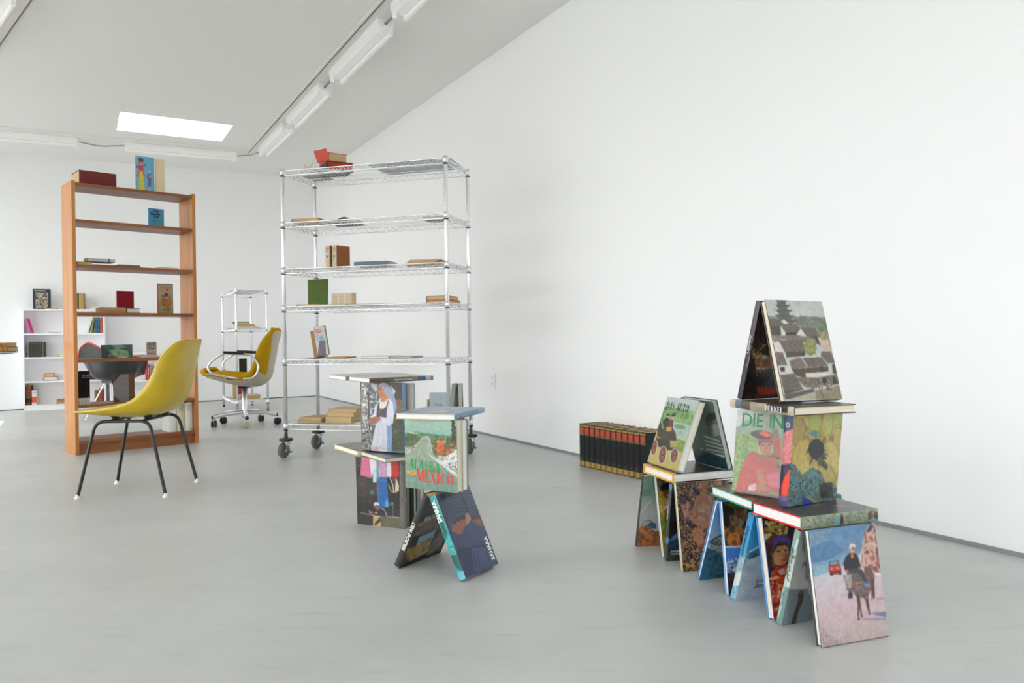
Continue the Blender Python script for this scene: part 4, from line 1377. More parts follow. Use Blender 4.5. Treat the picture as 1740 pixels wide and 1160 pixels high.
s.T([(300, 600), (430, 575), (420, 700), (300, 760)], [(226, 232, 230), (110, 160, 184), (214, 222, 222), (80, 130, 156)], 8); s.P([(300, 700), (400, 690), (380, 830), (300, 830)], (224, 232, 228)); s.T([(290, 800), (370, 790), (350, 920), (290, 900)], [(70, 150, 196), (130, 186, 212), (190, 212, 220)], 9)
o = book('blue Lockende Berge mountain book leaning in the ground row of the right-hand card house', W_, T_, H_, pose(0.6617, 2.2967, 0.0003, 0.3323, 0.3313, 0.0015), p, spine=s, back=(170, 190, 200), pages='white', group='books of the right-hand card house')
text(o, 'Lockende Berge', 'spine_up', .008, .152, .0165, (24, 40, 60), .95, .25)
text(o, 'Lockende', 'front', .058, .058, .021, (26, 32, 40), 1, .25); text(o, 'Berge', 'front', .058, .040, .021, (26, 32, 40), 1, .25)

W_, T_, H_ = .235, .0182, .2841
p = Print(W_, H_, [(245, 181), (723, 144), (777, 813), (294, 870)], (60, 36, 18), seed=10)
p.T([(230, 150), (800, 150), (800, 520), (240, 520)], [(14, 10, 6), (50, 30, 14), (110, 68, 28), (176, 120, 56), (92, 46, 14)], 6, 5, sharp=1.5)
p.P([(240, 180), (330, 190), (340, 300), (280, 380), (250, 330)], (24, 18, 10), .4); p.T([(300, 280), (400, 260), (425, 300), (380, 380), (300, 400)], [(150, 130, 92), (110, 84, 52), (70, 50, 30)], 14)
p.T([(290, 420), (370, 400), (385, 500), (280, 505)], [(184, 108, 40), (214, 140, 62), (120, 60, 20)], 12); p.T([(250, 190), (300, 185), (400, 215), (370, 250)], [(70, 78, 24), (104, 96, 40), (40, 40, 16)], 16)
p.P([(225, 505), (800, 490), (800, 522), (230, 527)], (206, 214, 232)); p.P([(225, 520), (800, 500), (800, 900), (230, 900)], (74, 132, 214), .05)
p.T([(270, 610), (330, 590), (400, 605), (800, 560), (800, 720), (280, 720)], [(34, 62, 120), (226, 232, 240), (48, 84, 150), (190, 206, 230)], 14, sharp=2); p.T([(280, 700), (800, 680), (800, 900), (280, 900)], [(40, 40, 34), (74, 68, 52), (28, 28, 26)], 14)
book('book with a cavern above a snowy lake, in the right-hand card house', W_, T_, H_, pose(0.6541, 2.3374, 0.0023, 0.2751, -0.1177, 0.0005), p, spine=(66, 62, 44), back=(96, 150, 214), pages='white', group='books of the right-hand card house', edge=(150, 184, 226), spine_right=True)

W_, T_, H_ = .235, .0160, .2989
p = Print(W_, H_, [(210, 191), (681, 152), (531, 703), (77, 755)], (40, 92, 110), seed=11)
p.G([(60, 100), (700, 100), (700, 520), (60, 520)], (92, 148, 206), (158, 190, 216), (220, 200), (190, 450), .03)
p.T([(60, 520), (140, 515), (200, 540), (700, 480), (700, 800), (60, 800)], [(14, 42, 52), (30, 84, 104), (52, 120, 140), (20, 56, 60)], 22, 4, sharp=1.5)
p.T([(150, 480), (180, 450), (250, 425), (500, 400), (500, 560), (260, 560), (210, 545), (160, 520)], [(120, 130, 122), (176, 180, 168), (76, 84, 74)], 14)
p.L([(152, 476), (190, 450), (250, 420)], 9, (24, 30, 34)); p.L([(170, 480), (200, 496)], 8, (24, 30, 34)); p.L([(192, 470), (225, 500)], 7, (30, 34, 36)); p.L([(215, 455), (245, 500)], 6, (34, 36, 38)); p.L([(150, 520), (260, 545)], 6, (196, 190, 160)); p.L([(200, 545), (260, 575)], 5, (186, 178, 150))
p.P([(60, 600), (130, 620), (160, 700), (130, 760), (60, 770)], (30, 108, 146), .25, 40)
book('blue book with a jetty over dark water, farthest leaning book of the right-hand card house', W_, T_, H_, pose(0.6016, 2.4953, 0.0003, 0.2914, 0.3921, 0.0016), p, spine=(70, 140, 196), back=(72, 134, 190), pages='white', group='books of the right-hand card house', edge=(84, 144, 200), spine_right=True)

# ---- right-hand tower, flat books of the first level
W_, T_, H_ = .2366, .0279, .3000
p = Print(W_, H_, None, (96, 62, 46), seed=12, cell=.003); p.T(None, [(110, 84, 74), (74, 40, 28), (120, 64, 44), (150, 120, 104)], 6)
book('teal-edged book lying flat under the poncho book, left of the red-edged one', W_, T_, H_, pose(0.9820, 2.2937, 0.3187, 1.8214, -PI / 2, 0.0000), p, spine=(30, 120, 104), back=(24, 134, 112), pages='white', group='flat books of the right-hand card house', edge=(26, 160, 132), b=.0036)
W_, T_, H_ = .2035, .0333, .2555
p = Print(W_, H_, [(825, 1203), (1567, 1118), (1034, 979), (335, 1052)], (70, 62, 60), seed=13, cell=.003)
p.T(None, [(58, 52, 52), (84, 80, 78), (44, 40, 44), (100, 96, 90)], 5)
s = Print(T_, H_, [(96, 253), (95, 161), (645, 97), (646, 186)], (140, 150, 128), seed=14)
s.T(None, [(120, 134, 112), (146, 158, 134), (158, 168, 146)], 5)
for a in range(34):
    x = s.rng.uniform(120, 620); y = 210 - (x - 100) * .12 + s.rng.uniform(-35, 35); r = s.rng.uniform(6, 26)
    s.L([(x, y), (x + r, y - r * .8), (x + r * 1.6, y + r * .3)], 3.2, (72, 82, 66))
s.P([(330, 200), (345, 160), (378, 158), (385, 190), (370, 222), (335, 225)], (90, 164, 176)); s.P([(372, 150), (390, 130), (394, 210), (370, 215)], (60, 50, 46)); s.P([(555, 190), (640, 170), (640, 195), (555, 205)], (88, 158, 166))
s.P([(570, 130), (600, 110), (640, 120), (648, 180), (620, 160), (575, 180)], (84, 70, 62)); s.B([(595, 105), (620, 105), (618, 178), (595, 182)], [(206, 200, 180)], 40, 2, 3)
s.E(160, 200, 14, 17, (206, 212, 196)); s.E(160, 200, 10, 12, (132, 142, 120))
book('red-edged book with a stone-green spine lying flat on the mule-rider book', W_, T_, H_, pose(0.9914, 2.0862, 0.3226, 1.9185, -PI / 2, 0.0000), p, spine=s, back=(60, 50, 48), pages='white', group='flat books of the right-hand card house', edge=(226, 44, 46), b=.0036)

# ---- right-hand tower, upright pair
W_, T_, H_ = .1878, .0243, .2485
W_ = .200
p = Print(W_, H_, [(214, 145), (797, 175), (750, 1021), (161, 944)], (120, 140, 84), seed=15)
p.G([(100, 100), (900, 100), (900, 470), (100, 430)], (190, 196, 190), (112, 140, 96), (400, 180), (390, 440), .08, 8)
p.P([(200, 330), (290, 260), (420, 210), (520, 200), (640, 300), (640, 420), (200, 400)], (142, 156, 142), .14, 8); p.P([(205, 190), (300, 230), (230, 320), (205, 320)], (196, 202, 198), .05)
p.T([(150, 410), (330, 380), (800, 440), (800, 1000), (150, 960)], [(104, 134, 66), (128, 158, 84), (150, 178, 104), (92, 118, 56)], 14, 5)
p.P([(530, 340), (595, 340), (612, 980), (575, 980)], (110, 112, 84), .25); p.P([(556, 430), (605, 440), (618, 600), (600, 620), (575, 615), (548, 460)], (196, 48, 34)); p.P([(540, 430), (600, 430), (604, 452), (545, 450)], (206, 64, 44)); p.P([(560, 620), (612, 622), (612, 636), (566, 634)], (30, 26, 28)); p.P([(585, 710), (612, 712), (612, 726), (585, 724)], (30, 26, 28))
# poncho
p.P([(330, 575), (360, 566), (440, 600), (560, 590), (585, 760), (610, 960), (500, 980), (190, 955), (215, 850), (250, 730), (290, 640)], (186, 66, 56), .16, 40)
for k in range(7):
    p.L([(300 - k * 4, 640 + k * 14), (420, 690 + k * 12), (540, 740 + k * 10)], 3, (222, 122, 108) if k % 2 else (150, 44, 40))
for k in range(5): p.L([(250 - k * 6, 760 + k * 30), (300 - k * 8, 960)], 4, (222, 110, 92) if k % 2 else (160, 46, 40))
p.P([(385, 750), (450, 740), (478, 900), (440, 960), (410, 880)], (176, 112, 76), .15); p.P([(480, 790), (600, 770), (605, 930), (500, 900)], (206, 104, 120), .12)
p.P([(385, 585), (440, 600), (560, 580), (572, 610), (540, 640), (440, 650), (400, 630)], (132, 92, 62), .2); p.L([(395, 605), (560, 615)], 4, (96, 64, 44)); p.L([(400, 622), (550, 632)], 4, (168, 122, 84))
p.P([(315, 905), (385, 875), (382, 950), (312, 958)], (222, 204, 204)); p.B([(315, 905), (385, 875), (382, 950), (312, 958)], [(184, 90, 90)], 26, 2, 4)
p.P([(380, 900), (440, 888), (510, 925), (580, 975), (540, 980), (480, 960), (400, 958)], (176, 112, 84), .1); p.L([(440, 905), (500, 915)], 6, (150, 92, 68)); p.L([(470, 925), (540, 960)], 5, (150, 92, 68))
p.E(478, 520, 66, 82, (168, 110, 76), 3); p.P([(405, 440), (540, 440), (545, 500), (520, 470), (430, 475), (412, 530), (405, 500)], (46, 30, 30)); p.E(468, 540, 44, 56, (182, 122, 84)); p.L([(404, 460), (415, 560), (430, 590)], 5, (232, 214, 206)); p.L([(544, 470), (530, 570), (510, 592)], 5, (232, 214, 206))
p.L([(440, 500), (466, 505)], 6, (40, 26, 24)); p.L([(492, 505), (520, 500)], 6, (40, 26, 24)); p.P([(474, 505), (486, 505), (496, 548), (466, 550)], (150, 94, 64)); p.L([(456, 572), (504, 574)], 6, (120, 62, 52))
p.P([(402, 436), (540, 440), (542, 466), (404, 462)], (170, 60, 50)); p.E(442, 400, 104, 42, (26, 26, 32), 8); p.E(447, 386, 66, 20, (44, 42, 50), 6); p.P([(415, 372), (480, 350), (490, 376), (540, 400), (535, 424), (470, 420), (430, 398)], (222, 66, 44), .15); p.B([(450, 385), (530, 390), (520, 420), (460, 415)], [(244, 180, 120), (250, 230, 200)], 7, 3, 6)
p.soften(1)
o = book('Die Inka book with a figure in a red poncho and black hat', W_, T_, H_, pose(0.6700, 2.3472, 0.3262, -0.7763, -0.1773, -0.0101), p, spine=(180, 186, 176), back=(90, 110, 70), pages='white', group='books of the right-hand card house')
for s_, x_ in (('D', 0.016), ('I', .052), ('E', .064), ('I', .105), ('N', .115), ('K', .145), ('A', .165)):
    text(o, s_, 'front', x_, .196, .060, (36, 140, 78), .82, off=.0004)

W_, T_, H_ = .2046, .0317, .2524
p = Print(W_, H_, [(750, 217), (1231, 183), (1165, 1034), (685, 1108)], (168, 156, 74), seed=16)
p.T(None, [(150, 132, 56), (186, 168, 84), (204, 186, 110), (138, 118, 60)], 5)
for (cx, cy, rx, ry, an, c) in ((800, 380, 62, 150, 10, (176, 152, 86)), (960, 280, 70, 110, 0, (178, 182, 92)), (1090, 280, 46, 130, -6, (186, 190, 108)), (1180, 250, 50, 100, 0, (178, 182, 98)), (830, 620, 100, 190, 14, (196, 172, 96)), (1190, 500, 54, 180, 0, (198, 176, 104)), (1120, 640, 90, 190, -8, (206, 184, 116)), (1080, 800, 80, 120, -20, (190, 172, 98)), (860, 720, 50, 90, 10, (200, 188, 110))):
    p.E(cx, cy, rx, ry, tuple(int(v * .86) for v in c), an); p.E(cx - 5, cy - 6, rx * .86, ry * .9, c, an, .12)
p.T([(680, 640), (760, 700), (830, 790), (930, 720), (1010, 760), (1060, 880), (1120, 860), (1180, 930), (1170, 1060), (680, 1120)], [(58, 66, 62), (88, 138, 150), (116, 164, 178), (74, 92, 84), (130, 120, 84)], 26, 4, sharp=1.6)
p.T([(990, 880), (1120, 860), (1140, 1020), (1010, 1020)], [(40, 44, 46), (70, 72, 66)], 16); p.E(1010, 540, 4, 4, (0, 0, 0))
for k in range(150):
    a = p.rng.uniform(0, 2 * PI); r1 = p.rng.uniform(70, 190); x0, y0 = 975, 545
    p.L([(x0 + 30 * math.cos(a), y0 + 40 * math.sin(a)), (x0 + r1 * .7 * math.cos(a), y0 + r1 * math.sin(a))], p.rng.uniform(1.5, 4), (38, 38, 34) if k % 4 else (132, 124, 70))
p.T([(880, 380), (960, 350), (1010, 380), (960, 430)], [(96, 140, 156), (130, 160, 160), (70, 96, 100)], 20); p.T([(1000, 560), (1080, 700), (1075, 750), (1010, 700), (960, 640)], [(50, 50, 44), (110, 110, 84), (36, 36, 34)], 24)
p.E(968, 535, 76, 96, (34, 36, 38), 0, .35); p.B([(900, 460), (1040, 450), (1050, 640), (910, 640)], [(20, 22, 24), (70, 72, 66)], 160, 2, 6)
p.P([(835, 990), (870, 1000), (950, 1060), (860, 1085), (828, 1080)], (34, 70, 168)); p.P([(840, 995), (900, 1010), (985, 1055), (950, 1062), (905, 1040), (860, 1015)], (150, 158, 96))
s = Print(T_, H_, [(658, 197), (750, 217), (685, 1108), (595, 1077)], (60, 40, 80), seed=17, cell=.0018)
s.T([(560, 150), (800, 150), (800, 520), (560, 520)], [(30, 46, 84), (70, 90, 130), (40, 34, 70), (90, 110, 140)], 8)
s.T([(600, 400), (760, 330), (740, 700), (600, 740)], [(120, 60, 100), (230, 130, 150), (250, 196, 190), (196, 70, 80), (244, 150, 110)], 10, sharp=2)
s.T([(590, 700), (740, 680), (720, 1010), (590, 1010)], [(36, 26, 64), (66, 44, 90), (24, 20, 50)], 8); s.P([(630, 900), (660, 820), (710, 730), (712, 850), (690, 960), (690, 1010), (625, 1000)], (240, 70, 40)); s.P([(600, 990), (700, 1000), (700, 1110), (580, 1090)], (74, 52, 110))
s.E(695, 303, 22, 26, (222, 222, 222)); s.E(695, 303, 15, 18, (120, 110, 120))
for k in range(3): s.L([(610, 1000 + k * 16), (682, 1008 + k * 16)], 5, (206, 150, 190))
book('book with a black-hearted yellow flower cover and a lava-coloured spine, in the right-hand card house', W_, T_, H_, pose(0.7532, 2.1045, 0.3259, 0.5202, 0.0863, 0.0153), p, spine=s, back=(50, 40, 60), pages='white', group='books of the right-hand card house')

# ---- right-hand tower, crown
W_, T_, H_ = .2070, .0247, .2863
p = Print(W_, H_, None, (96, 88, 80), seed=18, cell=.003); p.T(None, [(90, 84, 78), (120, 110, 98), (70, 66, 64)], 6)
s = Print(T_, H_, [(115, 1064), (115, 991), (684, 1061), (685, 1143)], (170, 158, 130), seed=19, cell=.0018)
s.T(None, [(96, 92, 84), (186, 176, 148), (214, 202, 170), (140, 128, 104), (196, 180, 140)], 10, sharp=1.6)
s.P([(100, 980), (160, 985), (160, 1090), (100, 1080)], (214, 200, 172), .1); s.P([(160, 985), (212, 990), (212, 1080), (160, 1075)], (108, 122, 134), .2); s.T([(212, 1000), (290, 1005), (290, 1090), (212, 1080)], [(52, 48, 46), (120, 112, 96), (80, 74, 68)], 14)
s.P([(440, 1028), (632, 1048), (628, 1112), (436, 1090)], (22, 22, 24)); s.P([(636, 1050), (690, 1055), (690, 1140), (630, 1130)], (206, 196, 172), .2, 40)
o = book('Türkei book lying flat beneath the topmost pair of the right-hand card house', W_, T_, H_, pose(0.7575, 2.0577, 0.6055, 0.3333, -PI / 2, 0.0000), p, spine=s, back=(52, 48, 46), pages='cream', group='flat books of the right-hand card house', edge=(56, 52, 50))
caps(o, 'T\u00dcRKEI', 'spine_down', .0195, .1195, .0145, (236, 234, 228), 1.12, .12)

W_, T_, H_ = .2251, .0213, .2962
p = Print(W_, H_, [(424, 92), (927, 122), (1116, 992), (597, 1010)], (196, 204, 204), seed=20)
p.G([(400, 60), (1000, 60), (1000, 360), (420, 330)], (190, 198, 194), (206, 206, 202), (600, 100), (600, 300), .04, 6)
p.T([(440, 240), (530, 235), (960, 260), (1000, 330), (1010, 520), (440, 420)], [(120, 128, 124), (158, 160, 152), (96, 104, 94), (140, 142, 132)], 20); p.T([(880, 300), (960, 280), (980, 400), (900, 400)], [(86, 106, 70), (120, 136, 96)], 22)
p.T([(900, 380), (990, 380), (1030, 560), (920, 480)], [(150, 140, 106), (186, 170, 140), (104, 110, 66)], 22)
for k in range(5):      # pagoda
    y = 96 + k * 46; w = 46 + k * 7; cx = 570 + k * 11
    p.P([(cx - w * .85, y + 14), (cx + w * .85, y + 14), (cx + w * .8, y + 46), (cx - w * .8, y + 46)], (112, 112, 96), .15)
    for q in range(4): p.P([(cx - w * .6 + q * w * .36, y + 22), (cx - w * .6 + q * w * .36 + 9, y + 22), (cx - w * .6 + q * w * .36 + 9, y + 40), (cx - w * .6 + q * w * .36, y + 40)], (70, 70, 62))
    p.P([(cx - w * 1.35, y - 6), (cx - w * .7, y - 2), (cx + w * .7, y), (cx + w * 1.35, y + 2), (cx + w * 1.0, y + 18), (cx - w * 1.0, y + 14)], (84, 86, 76))
p.P([(835, 280), (850, 250), (900, 255), (920, 290)], (112, 114, 108)); p.P([(770, 300), (930, 300), (940, 340), (780, 330)], (126, 126, 118), .15); p.L([(740, 230), (745, 320)], 5, (104, 96, 84)); p.B([(715, 240), (790, 240), (790, 330), (700, 320)], [(120, 112, 98), (96, 96, 76)], 50, 2, 6)
def roof(q, c=(118, 102, 94), n=.2):
    p.P(q, c, n, 60)
WALL = (226, 220, 206)
roof([(450, 262), (535, 265), (560, 325), (465, 322)], (104, 98, 90)); p.P([(470, 325), (555, 328), (565, 412), (485, 408)], (86, 74, 64), .2); p.P([(560, 290), (590, 270), (635, 305), (600, 312)], (222, 216, 204))
roof([(575, 318), (700, 322), (735, 355), (715, 385), (605, 385)], (112, 100, 92)); p.P([(560, 330), (605, 388), (605, 412), (570, 412)], WALL); p.P([(608, 386), (712, 386), (700, 410), (608, 412)], (60, 52, 46))
roof([(745, 350), (870, 352), (905, 420), (790, 424)], (110, 98, 90)); p.P([(740, 355), (795, 426), (705, 412)], (230, 226, 214)); p.P([(800, 424), (905, 424), (920, 520), (860, 440)], (70, 60, 52), .2)
roof([(575, 418), (735, 412), (755, 440), (560, 450)], (128, 112, 106)); roof([(490, 425), (570, 420), (560, 470), (500, 470)], (150, 132, 120))
roof([(545, 458), (750, 448), (790, 550), (600, 562)], (112, 98, 92)); p.P([(500, 470), (545, 470), (615, 615), (590, 612), (540, 555), (505, 540)], (228, 222, 208)); p.P([(605, 562), (785, 552), (780, 600), (615, 612)], (82, 68, 58), .2)
roof([(760, 440), (850, 432), (890, 540), (800, 520)], (120, 104, 96)); p.T([(770, 500), (800, 440), (870, 450), (880, 580), (830, 600), (780, 580)], [(150, 156, 84), (120, 130, 66), (176, 180, 120)], 30); p.L([(835, 560), (860, 740)], 5, (110, 100, 70))
p.P([(890, 430), (920, 440), (960, 560), (930, 540)], (206, 196, 182)); p.P([(915, 460), (990, 460), (1010, 560), (940, 540)], (206, 186, 160), .1)
roof([(925, 560), (1010, 560), (1050, 665), (985, 670), (920, 600)], (108, 94, 88)); roof([(515, 560), (580, 560), (620, 680), (535, 682)], (116, 104, 98)); p.P([(540, 685), (640, 680), (665, 755), (555, 765)], (222, 216, 204)); p.P([(556, 698), (596, 696), (600, 736), (562, 740)], (54, 48, 46))
roof([(640, 640), (740, 608), (800, 700), (660, 715)], (124, 108, 100)); roof([(755, 612), (930, 608), (992, 690), (810, 700)], (112, 98, 90)); p.L([(740, 610), (925, 606)], 9, (226, 222, 210)); p.L([(925, 606), (992, 690)], 5, (200, 192, 180))
p.P([(660, 715), (805, 705), (985, 695), (1000, 770), (790, 800), (700, 775)], (84, 70, 62), .25); p.P([(785, 755), (1000, 740), (1000, 770), (900, 790), (790, 800)], (222, 214, 200)); p.P([(910, 695), (950, 695), (955, 745), (915, 748)], (62, 54, 48))
p.T([(700, 790), (900, 795), (1080, 760), (1085, 870), (860, 890), (780, 880), (740, 840)], [(110, 98, 84), (140, 126, 108), (84, 76, 66)], 26, sharp=1.5); p.P([(1020, 680), (1050, 670), (1075, 760), (1030, 760)], (70, 58, 50)); p.P([(935, 800), (970, 796), (978, 865), (940, 870)], (34, 32, 34)); p.P([(1025, 790), (1050, 788), (1062, 850), (1035, 855)], (36, 34, 36)); p.L([(900, 890), (1085, 862)], 8, (222, 214, 198))
roof([(555, 768), (680, 755), (755, 880), (590, 920)], (116, 104, 96))
for k in range(9): p.L([(562 + k * 15, 772 - k * 2), (600 + k * 19, 918 - k * 5)], 4, (80, 72, 68))
p.P([(590, 920), (750, 885), (770, 900), (600, 950)], (92, 78, 66), .2); roof([(592, 952), (860, 890), (868, 925), (640, 988), (600, 990)], (98, 88, 80)); p.P([(650, 988), (870, 930), (880, 992), (650, 1000)], (196, 182, 160), .1)
p.P([(870, 910), (1090, 868), (1115, 992), (880, 995)], (150, 136, 112), .14, 30); p.B([(920, 850), (1020, 845), (1020, 915), (930, 915)], [(206, 170, 164), (96, 90, 104), (224, 216, 214), (70, 66, 74)], 34, 5, 10); p.L([(905, 880), (950, 985)], 6, (80, 90, 50))
p.soften(1)
book('picture book of a tiled-roof village with a pagoda, top right of the right-hand card house', W_, T_, H_, pose(0.7549, 2.1225, 0.6152, 0.4575, -0.2583, 0.0185), p, spine=(40, 38, 38), back=(40, 38, 40), pages='cream', group='books of the right-hand card house', edge=(50, 46, 44), spine_right=True)

W_, T_, H_ = .235, .0194, .3013
p = Print(W_, H_, [(381, 123), (924, 128), (742, 966), (211, 996)], (30, 20, 14), seed=21)
p.T(None, [(12, 9, 8), (30, 19, 12), (52, 32, 18)], 10)
for k in range(60):
    x = p.rng.uniform(300, 480); y = p.rng.uniform(180, 520); p.L([(x, y), (x + p.rng.uniform(-20, 20), y + p.rng.uniform(30, 80))], 2.5, [(120, 84, 46), (86, 54, 28), (160, 118, 70)][k % 3])
p.B([(300, 500), (430, 500), (430, 600), (300, 620)], [(180, 140, 86), (120, 84, 50), (206, 176, 126), (60, 52, 70)], 50, 4, 10)
p.T([(300, 590), (400, 590), (480, 620), (490, 720), (340, 730), (330, 640)], [(206, 190, 160), (176, 130, 84), (120, 76, 40), (222, 206, 180)], 12); p.T([(390, 640), (480, 620), (500, 710), (400, 712)], [(170, 110, 60), (130, 80, 40)], 10)
p.P([(300, 740), (480, 715), (490, 745), (330, 760)], (46, 44, 62)); p.B([(330, 720), (420, 720), (420, 780), (330, 790)], [(206, 184, 130), (150, 130, 90)], 12, 3, 8); p.P([(250, 790), (500, 770), (480, 830), (250, 830)], (12, 10, 10))
for k in range(14):
    p.L([(490 - k * 2, 800), (360 + k * 12, 880 + (k % 3) * 14)], 9, (40, 54, 74)); p.E(362 + k * 12, 900 + (k % 3) * 20, 14, 26, (178, 62, 42), 0, .2)
for k in range(40):
    x = p.rng.uniform(230, 420); p.L([(x, 1000), (x + p.rng.uniform(-10, 10), p.rng.uniform(900, 960))], 2, (112, 74, 36))
s = Print(T_, H_, [(341, 109), (381, 123), (211, 996), (173, 976)], (66, 60, 80), seed=22); s.T([(100, 50), (420, 50), (420, 500), (100, 600)], [(90, 74, 84), (70, 62, 84), (110, 86, 80)], 6); s.T([(150, 500), (350, 480), (300, 1050), (150, 1050)], [(34, 34, 54), (60, 58, 78), (24, 24, 34)], 6); s.L([(340, 400), (262, 700)], 6, (196, 150, 110)); s.L([(225, 800), (190, 870)], 4, (150, 140, 140))
o = book('dark Lappland book, top left of the right-hand card house', W_, T_, H_, pose(0.6878, 2.2995, 0.6064, 0.4205, 0.2873, 0.0006), p, spine=s, back=(24, 22, 28), pages='cream', group='books of the right-hand card house', edge=(36, 34, 44))
text(o, 'Lappland', 'spine_up', .0045, .142, .0165, (232, 230, 232), .95, .2)

# ================================================================== middle card house
W_, T_, H_ = .2018, .0174, .2948
p = Print(W_, H_, [(319, 582), (649, 560), (694, 1096), (367, 1128)], (44, 36, 50), seed=30)
p.T(None, [(36, 32, 48), (52, 44, 58)], 10)
full = [(300, 540), (720, 540), (720, 1150), (300, 1150)]
p.B(full, [(206, 158, 66), (186, 138, 60), (222, 184, 104), (150, 104, 58), (176, 120, 92)], 1500, 2, 5)
p.B(full, [(236, 200, 110), (160, 84, 60), (150, 150, 150)], 500, 1.5, 3)
for k in range(34):
    cx, cy = p.rng.uniform(320, 690), p.rng.uniform(570, 1120); c = [(206, 160, 70), (176, 112, 80), (150, 146, 150)][k % 3]
    for q in range(6): p.E(cx + 9 * math.cos(q * 1.05), cy + 9 * math.sin(q * 1.05), 5, 5, c)
    p.E(cx, cy, 4, 4, (90, 60, 50))
p.T([(430, 720), (445, 665), (490, 640), (540, 665), (560, 730), (600, 760), (600, 860), (470, 870), (400, 800)], [(164, 108, 72), (186, 134, 92), (140, 88, 60), (150, 140, 130)], 18)
p.T([(470, 580), (510, 575), (505, 640), (480, 640)], [(176, 110, 70), (140, 84, 54)], 20); p.T([(455, 810), (455, 720), (480, 680), (520, 690), (535, 760), (530, 820)], [(176, 150, 116), (150, 126, 100), (160, 90, 70)], 16); p.L([(450, 800), (450, 715), (490, 665), (535, 720), (540, 830)], 7, (150, 86, 50))
p.T([(430, 860), (490, 850), (495, 960), (460, 980), (425, 930)], [(176, 116, 84), (200, 150, 110), (140, 84, 60)], 22); p.T([(350, 720), (400, 700), (430, 800), (380, 830)], [(170, 104, 80), (196, 150, 120), (60, 46, 56)], 22)
p.B([(372, 860), (690, 850), (690, 1110), (375, 1120)], [(222, 176, 70), (176, 60, 50), (206, 130, 60)], 320, 2, 5)
book('book with an all-over golden floral tapestry cover, front right of the middle card house', W_, T_, H_, pose(0.5687, 2.5821, 0.0027, 0.2444, -0.1574, -0.0013), p, spine=(190, 170, 110), back=(170, 150, 96), pages='white', group='books of the middle card house', edge=(200, 190, 150), spine_right=True)

W_, T_, H_ = .235, .0241, .2860
p = Print(W_, H_, [(463, 145), (1198, 109), (1114, 1023), (394, 1073)], (16, 20, 26), seed=31)
p.T(None, [(10, 12, 16), (18, 24, 30), (26, 32, 36)], 6); p.G([(430, 100), (1200, 60), (1200, 260), (430, 300)], (40, 92, 132), (20, 40, 56), (470, 150), (480, 260), .2)
p.T([(380, 830), (440, 790), (530, 715), (1150, 500), (1150, 700), (540, 780), (470, 830), (380, 850)], [(34, 70, 120), (84, 130, 190), (50, 92, 150)], 14); p.T([(380, 850), (540, 790), (1150, 700), (1150, 1000), (380, 1010)], [(22, 40, 52), (40, 66, 84), (14, 26, 34)], 10); p.T([(380, 1000), (1150, 950), (1150, 1100), (380, 1100)], [(38, 50, 38), (60, 70, 50), (26, 34, 30)], 12)
s = Print(T_, H_, [(432, 114), (463, 145), (394, 1073), (364, 1035)], (60, 70, 70), seed=32); s.P([(400, 100), (500, 100), (500, 210), (400, 210)], (110, 160, 196)); s.T([(350, 200), (500, 200), (500, 420), (350, 420)], [(70, 84, 84), (96, 108, 104)], 6); s.P([(350, 400), (480, 400), (450, 800), (350, 800)], (48, 54, 54)); s.P([(370, 780), (430, 780), (430, 860), (370, 850)], (96, 140, 180)); s.T([(350, 860), (430, 860), (420, 1100), (350, 1100)], [(44, 60, 50), (70, 84, 66)], 6)
o = book('dark mountain book with a grey-green spine beside the tapestry-patterned book', W_, T_, H_, pose(0.5401, 2.7092, 0.0006, 0.1906, 0.1799, 0.0028), p, spine=s, back=(30, 36, 40), pages='white', group='books of the middle card house')
text(o, 'Kaukasus', 'spine_up', .0075, .150, .017, (228, 230, 228), .9, .1)
text(o, 'Juergen Ric', 'front', .012, .034, .0115, (214, 220, 224), 1, .15); text(o, 'Himmelfahrt B', 'front', .012, .024, .0115, (214, 220, 224), 1, .15)

W_, T_, H_ = .235, .0231, .2908
p = Print(W_, H_, [(232, 77), (928, 40), (1076, 980), (358, 1032)], (140, 120, 40), seed=33)
p.T(None, [(120, 104, 34), (160, 138, 48), (186, 160, 62), (100, 92, 34)], 14, 5)
p.T([(220, 60), (600, 60), (600, 240), (330, 300), (260, 240)], [(90, 82, 60), (150, 140, 110), (50, 46, 36), (176, 160, 120)], 18)
p.T([(330, 560), (400, 530), (440, 560), (420, 740), (340, 740)], [(80, 120, 40), (120, 160, 60), (56, 84, 30)], 24); p.E(372, 215, 78, 56, (26, 18, 20)); p.E(385, 270, 62, 70, (96, 56, 42), 8); p.E(392, 285, 44, 52, (112, 66, 48)); p.P([(300, 190), (430, 175), (430, 235), (330, 240), (305, 260)], (22, 16, 18))
p.E(372, 272, 6, 5, (20, 12, 12)); p.E(402, 268, 6, 5, (20, 12, 12)); p.P([(370, 305), (410, 298), (402, 318), (382, 320)], (236, 226, 216)); p.T([(370, 380), (400, 330), (470, 320), (480, 500), (360, 530), (352, 450)], [(196, 84, 150), (226, 140, 190), (236, 200, 220), (150, 60, 120)], 24, sharp=2); p.B([(280, 420), (350, 420), (360, 500), (290, 520)], [(232, 226, 206)], 24, 3, 7); p.P([(340, 480), (370, 460), (390, 520), (360, 540)], (150, 100, 84))
p.soften(1)
book('book with a smiling child in pink among yellow flowers, middle card house', W_, T_, H_, pose(0.5352, 2.7399, 0.0056, 0.1668, -0.2444, -0.0031), p, spine=(214, 220, 216), back=(206, 222, 226), pages='white', group='books of the middle card house', edge=(190, 200, 204), spine_right=True)

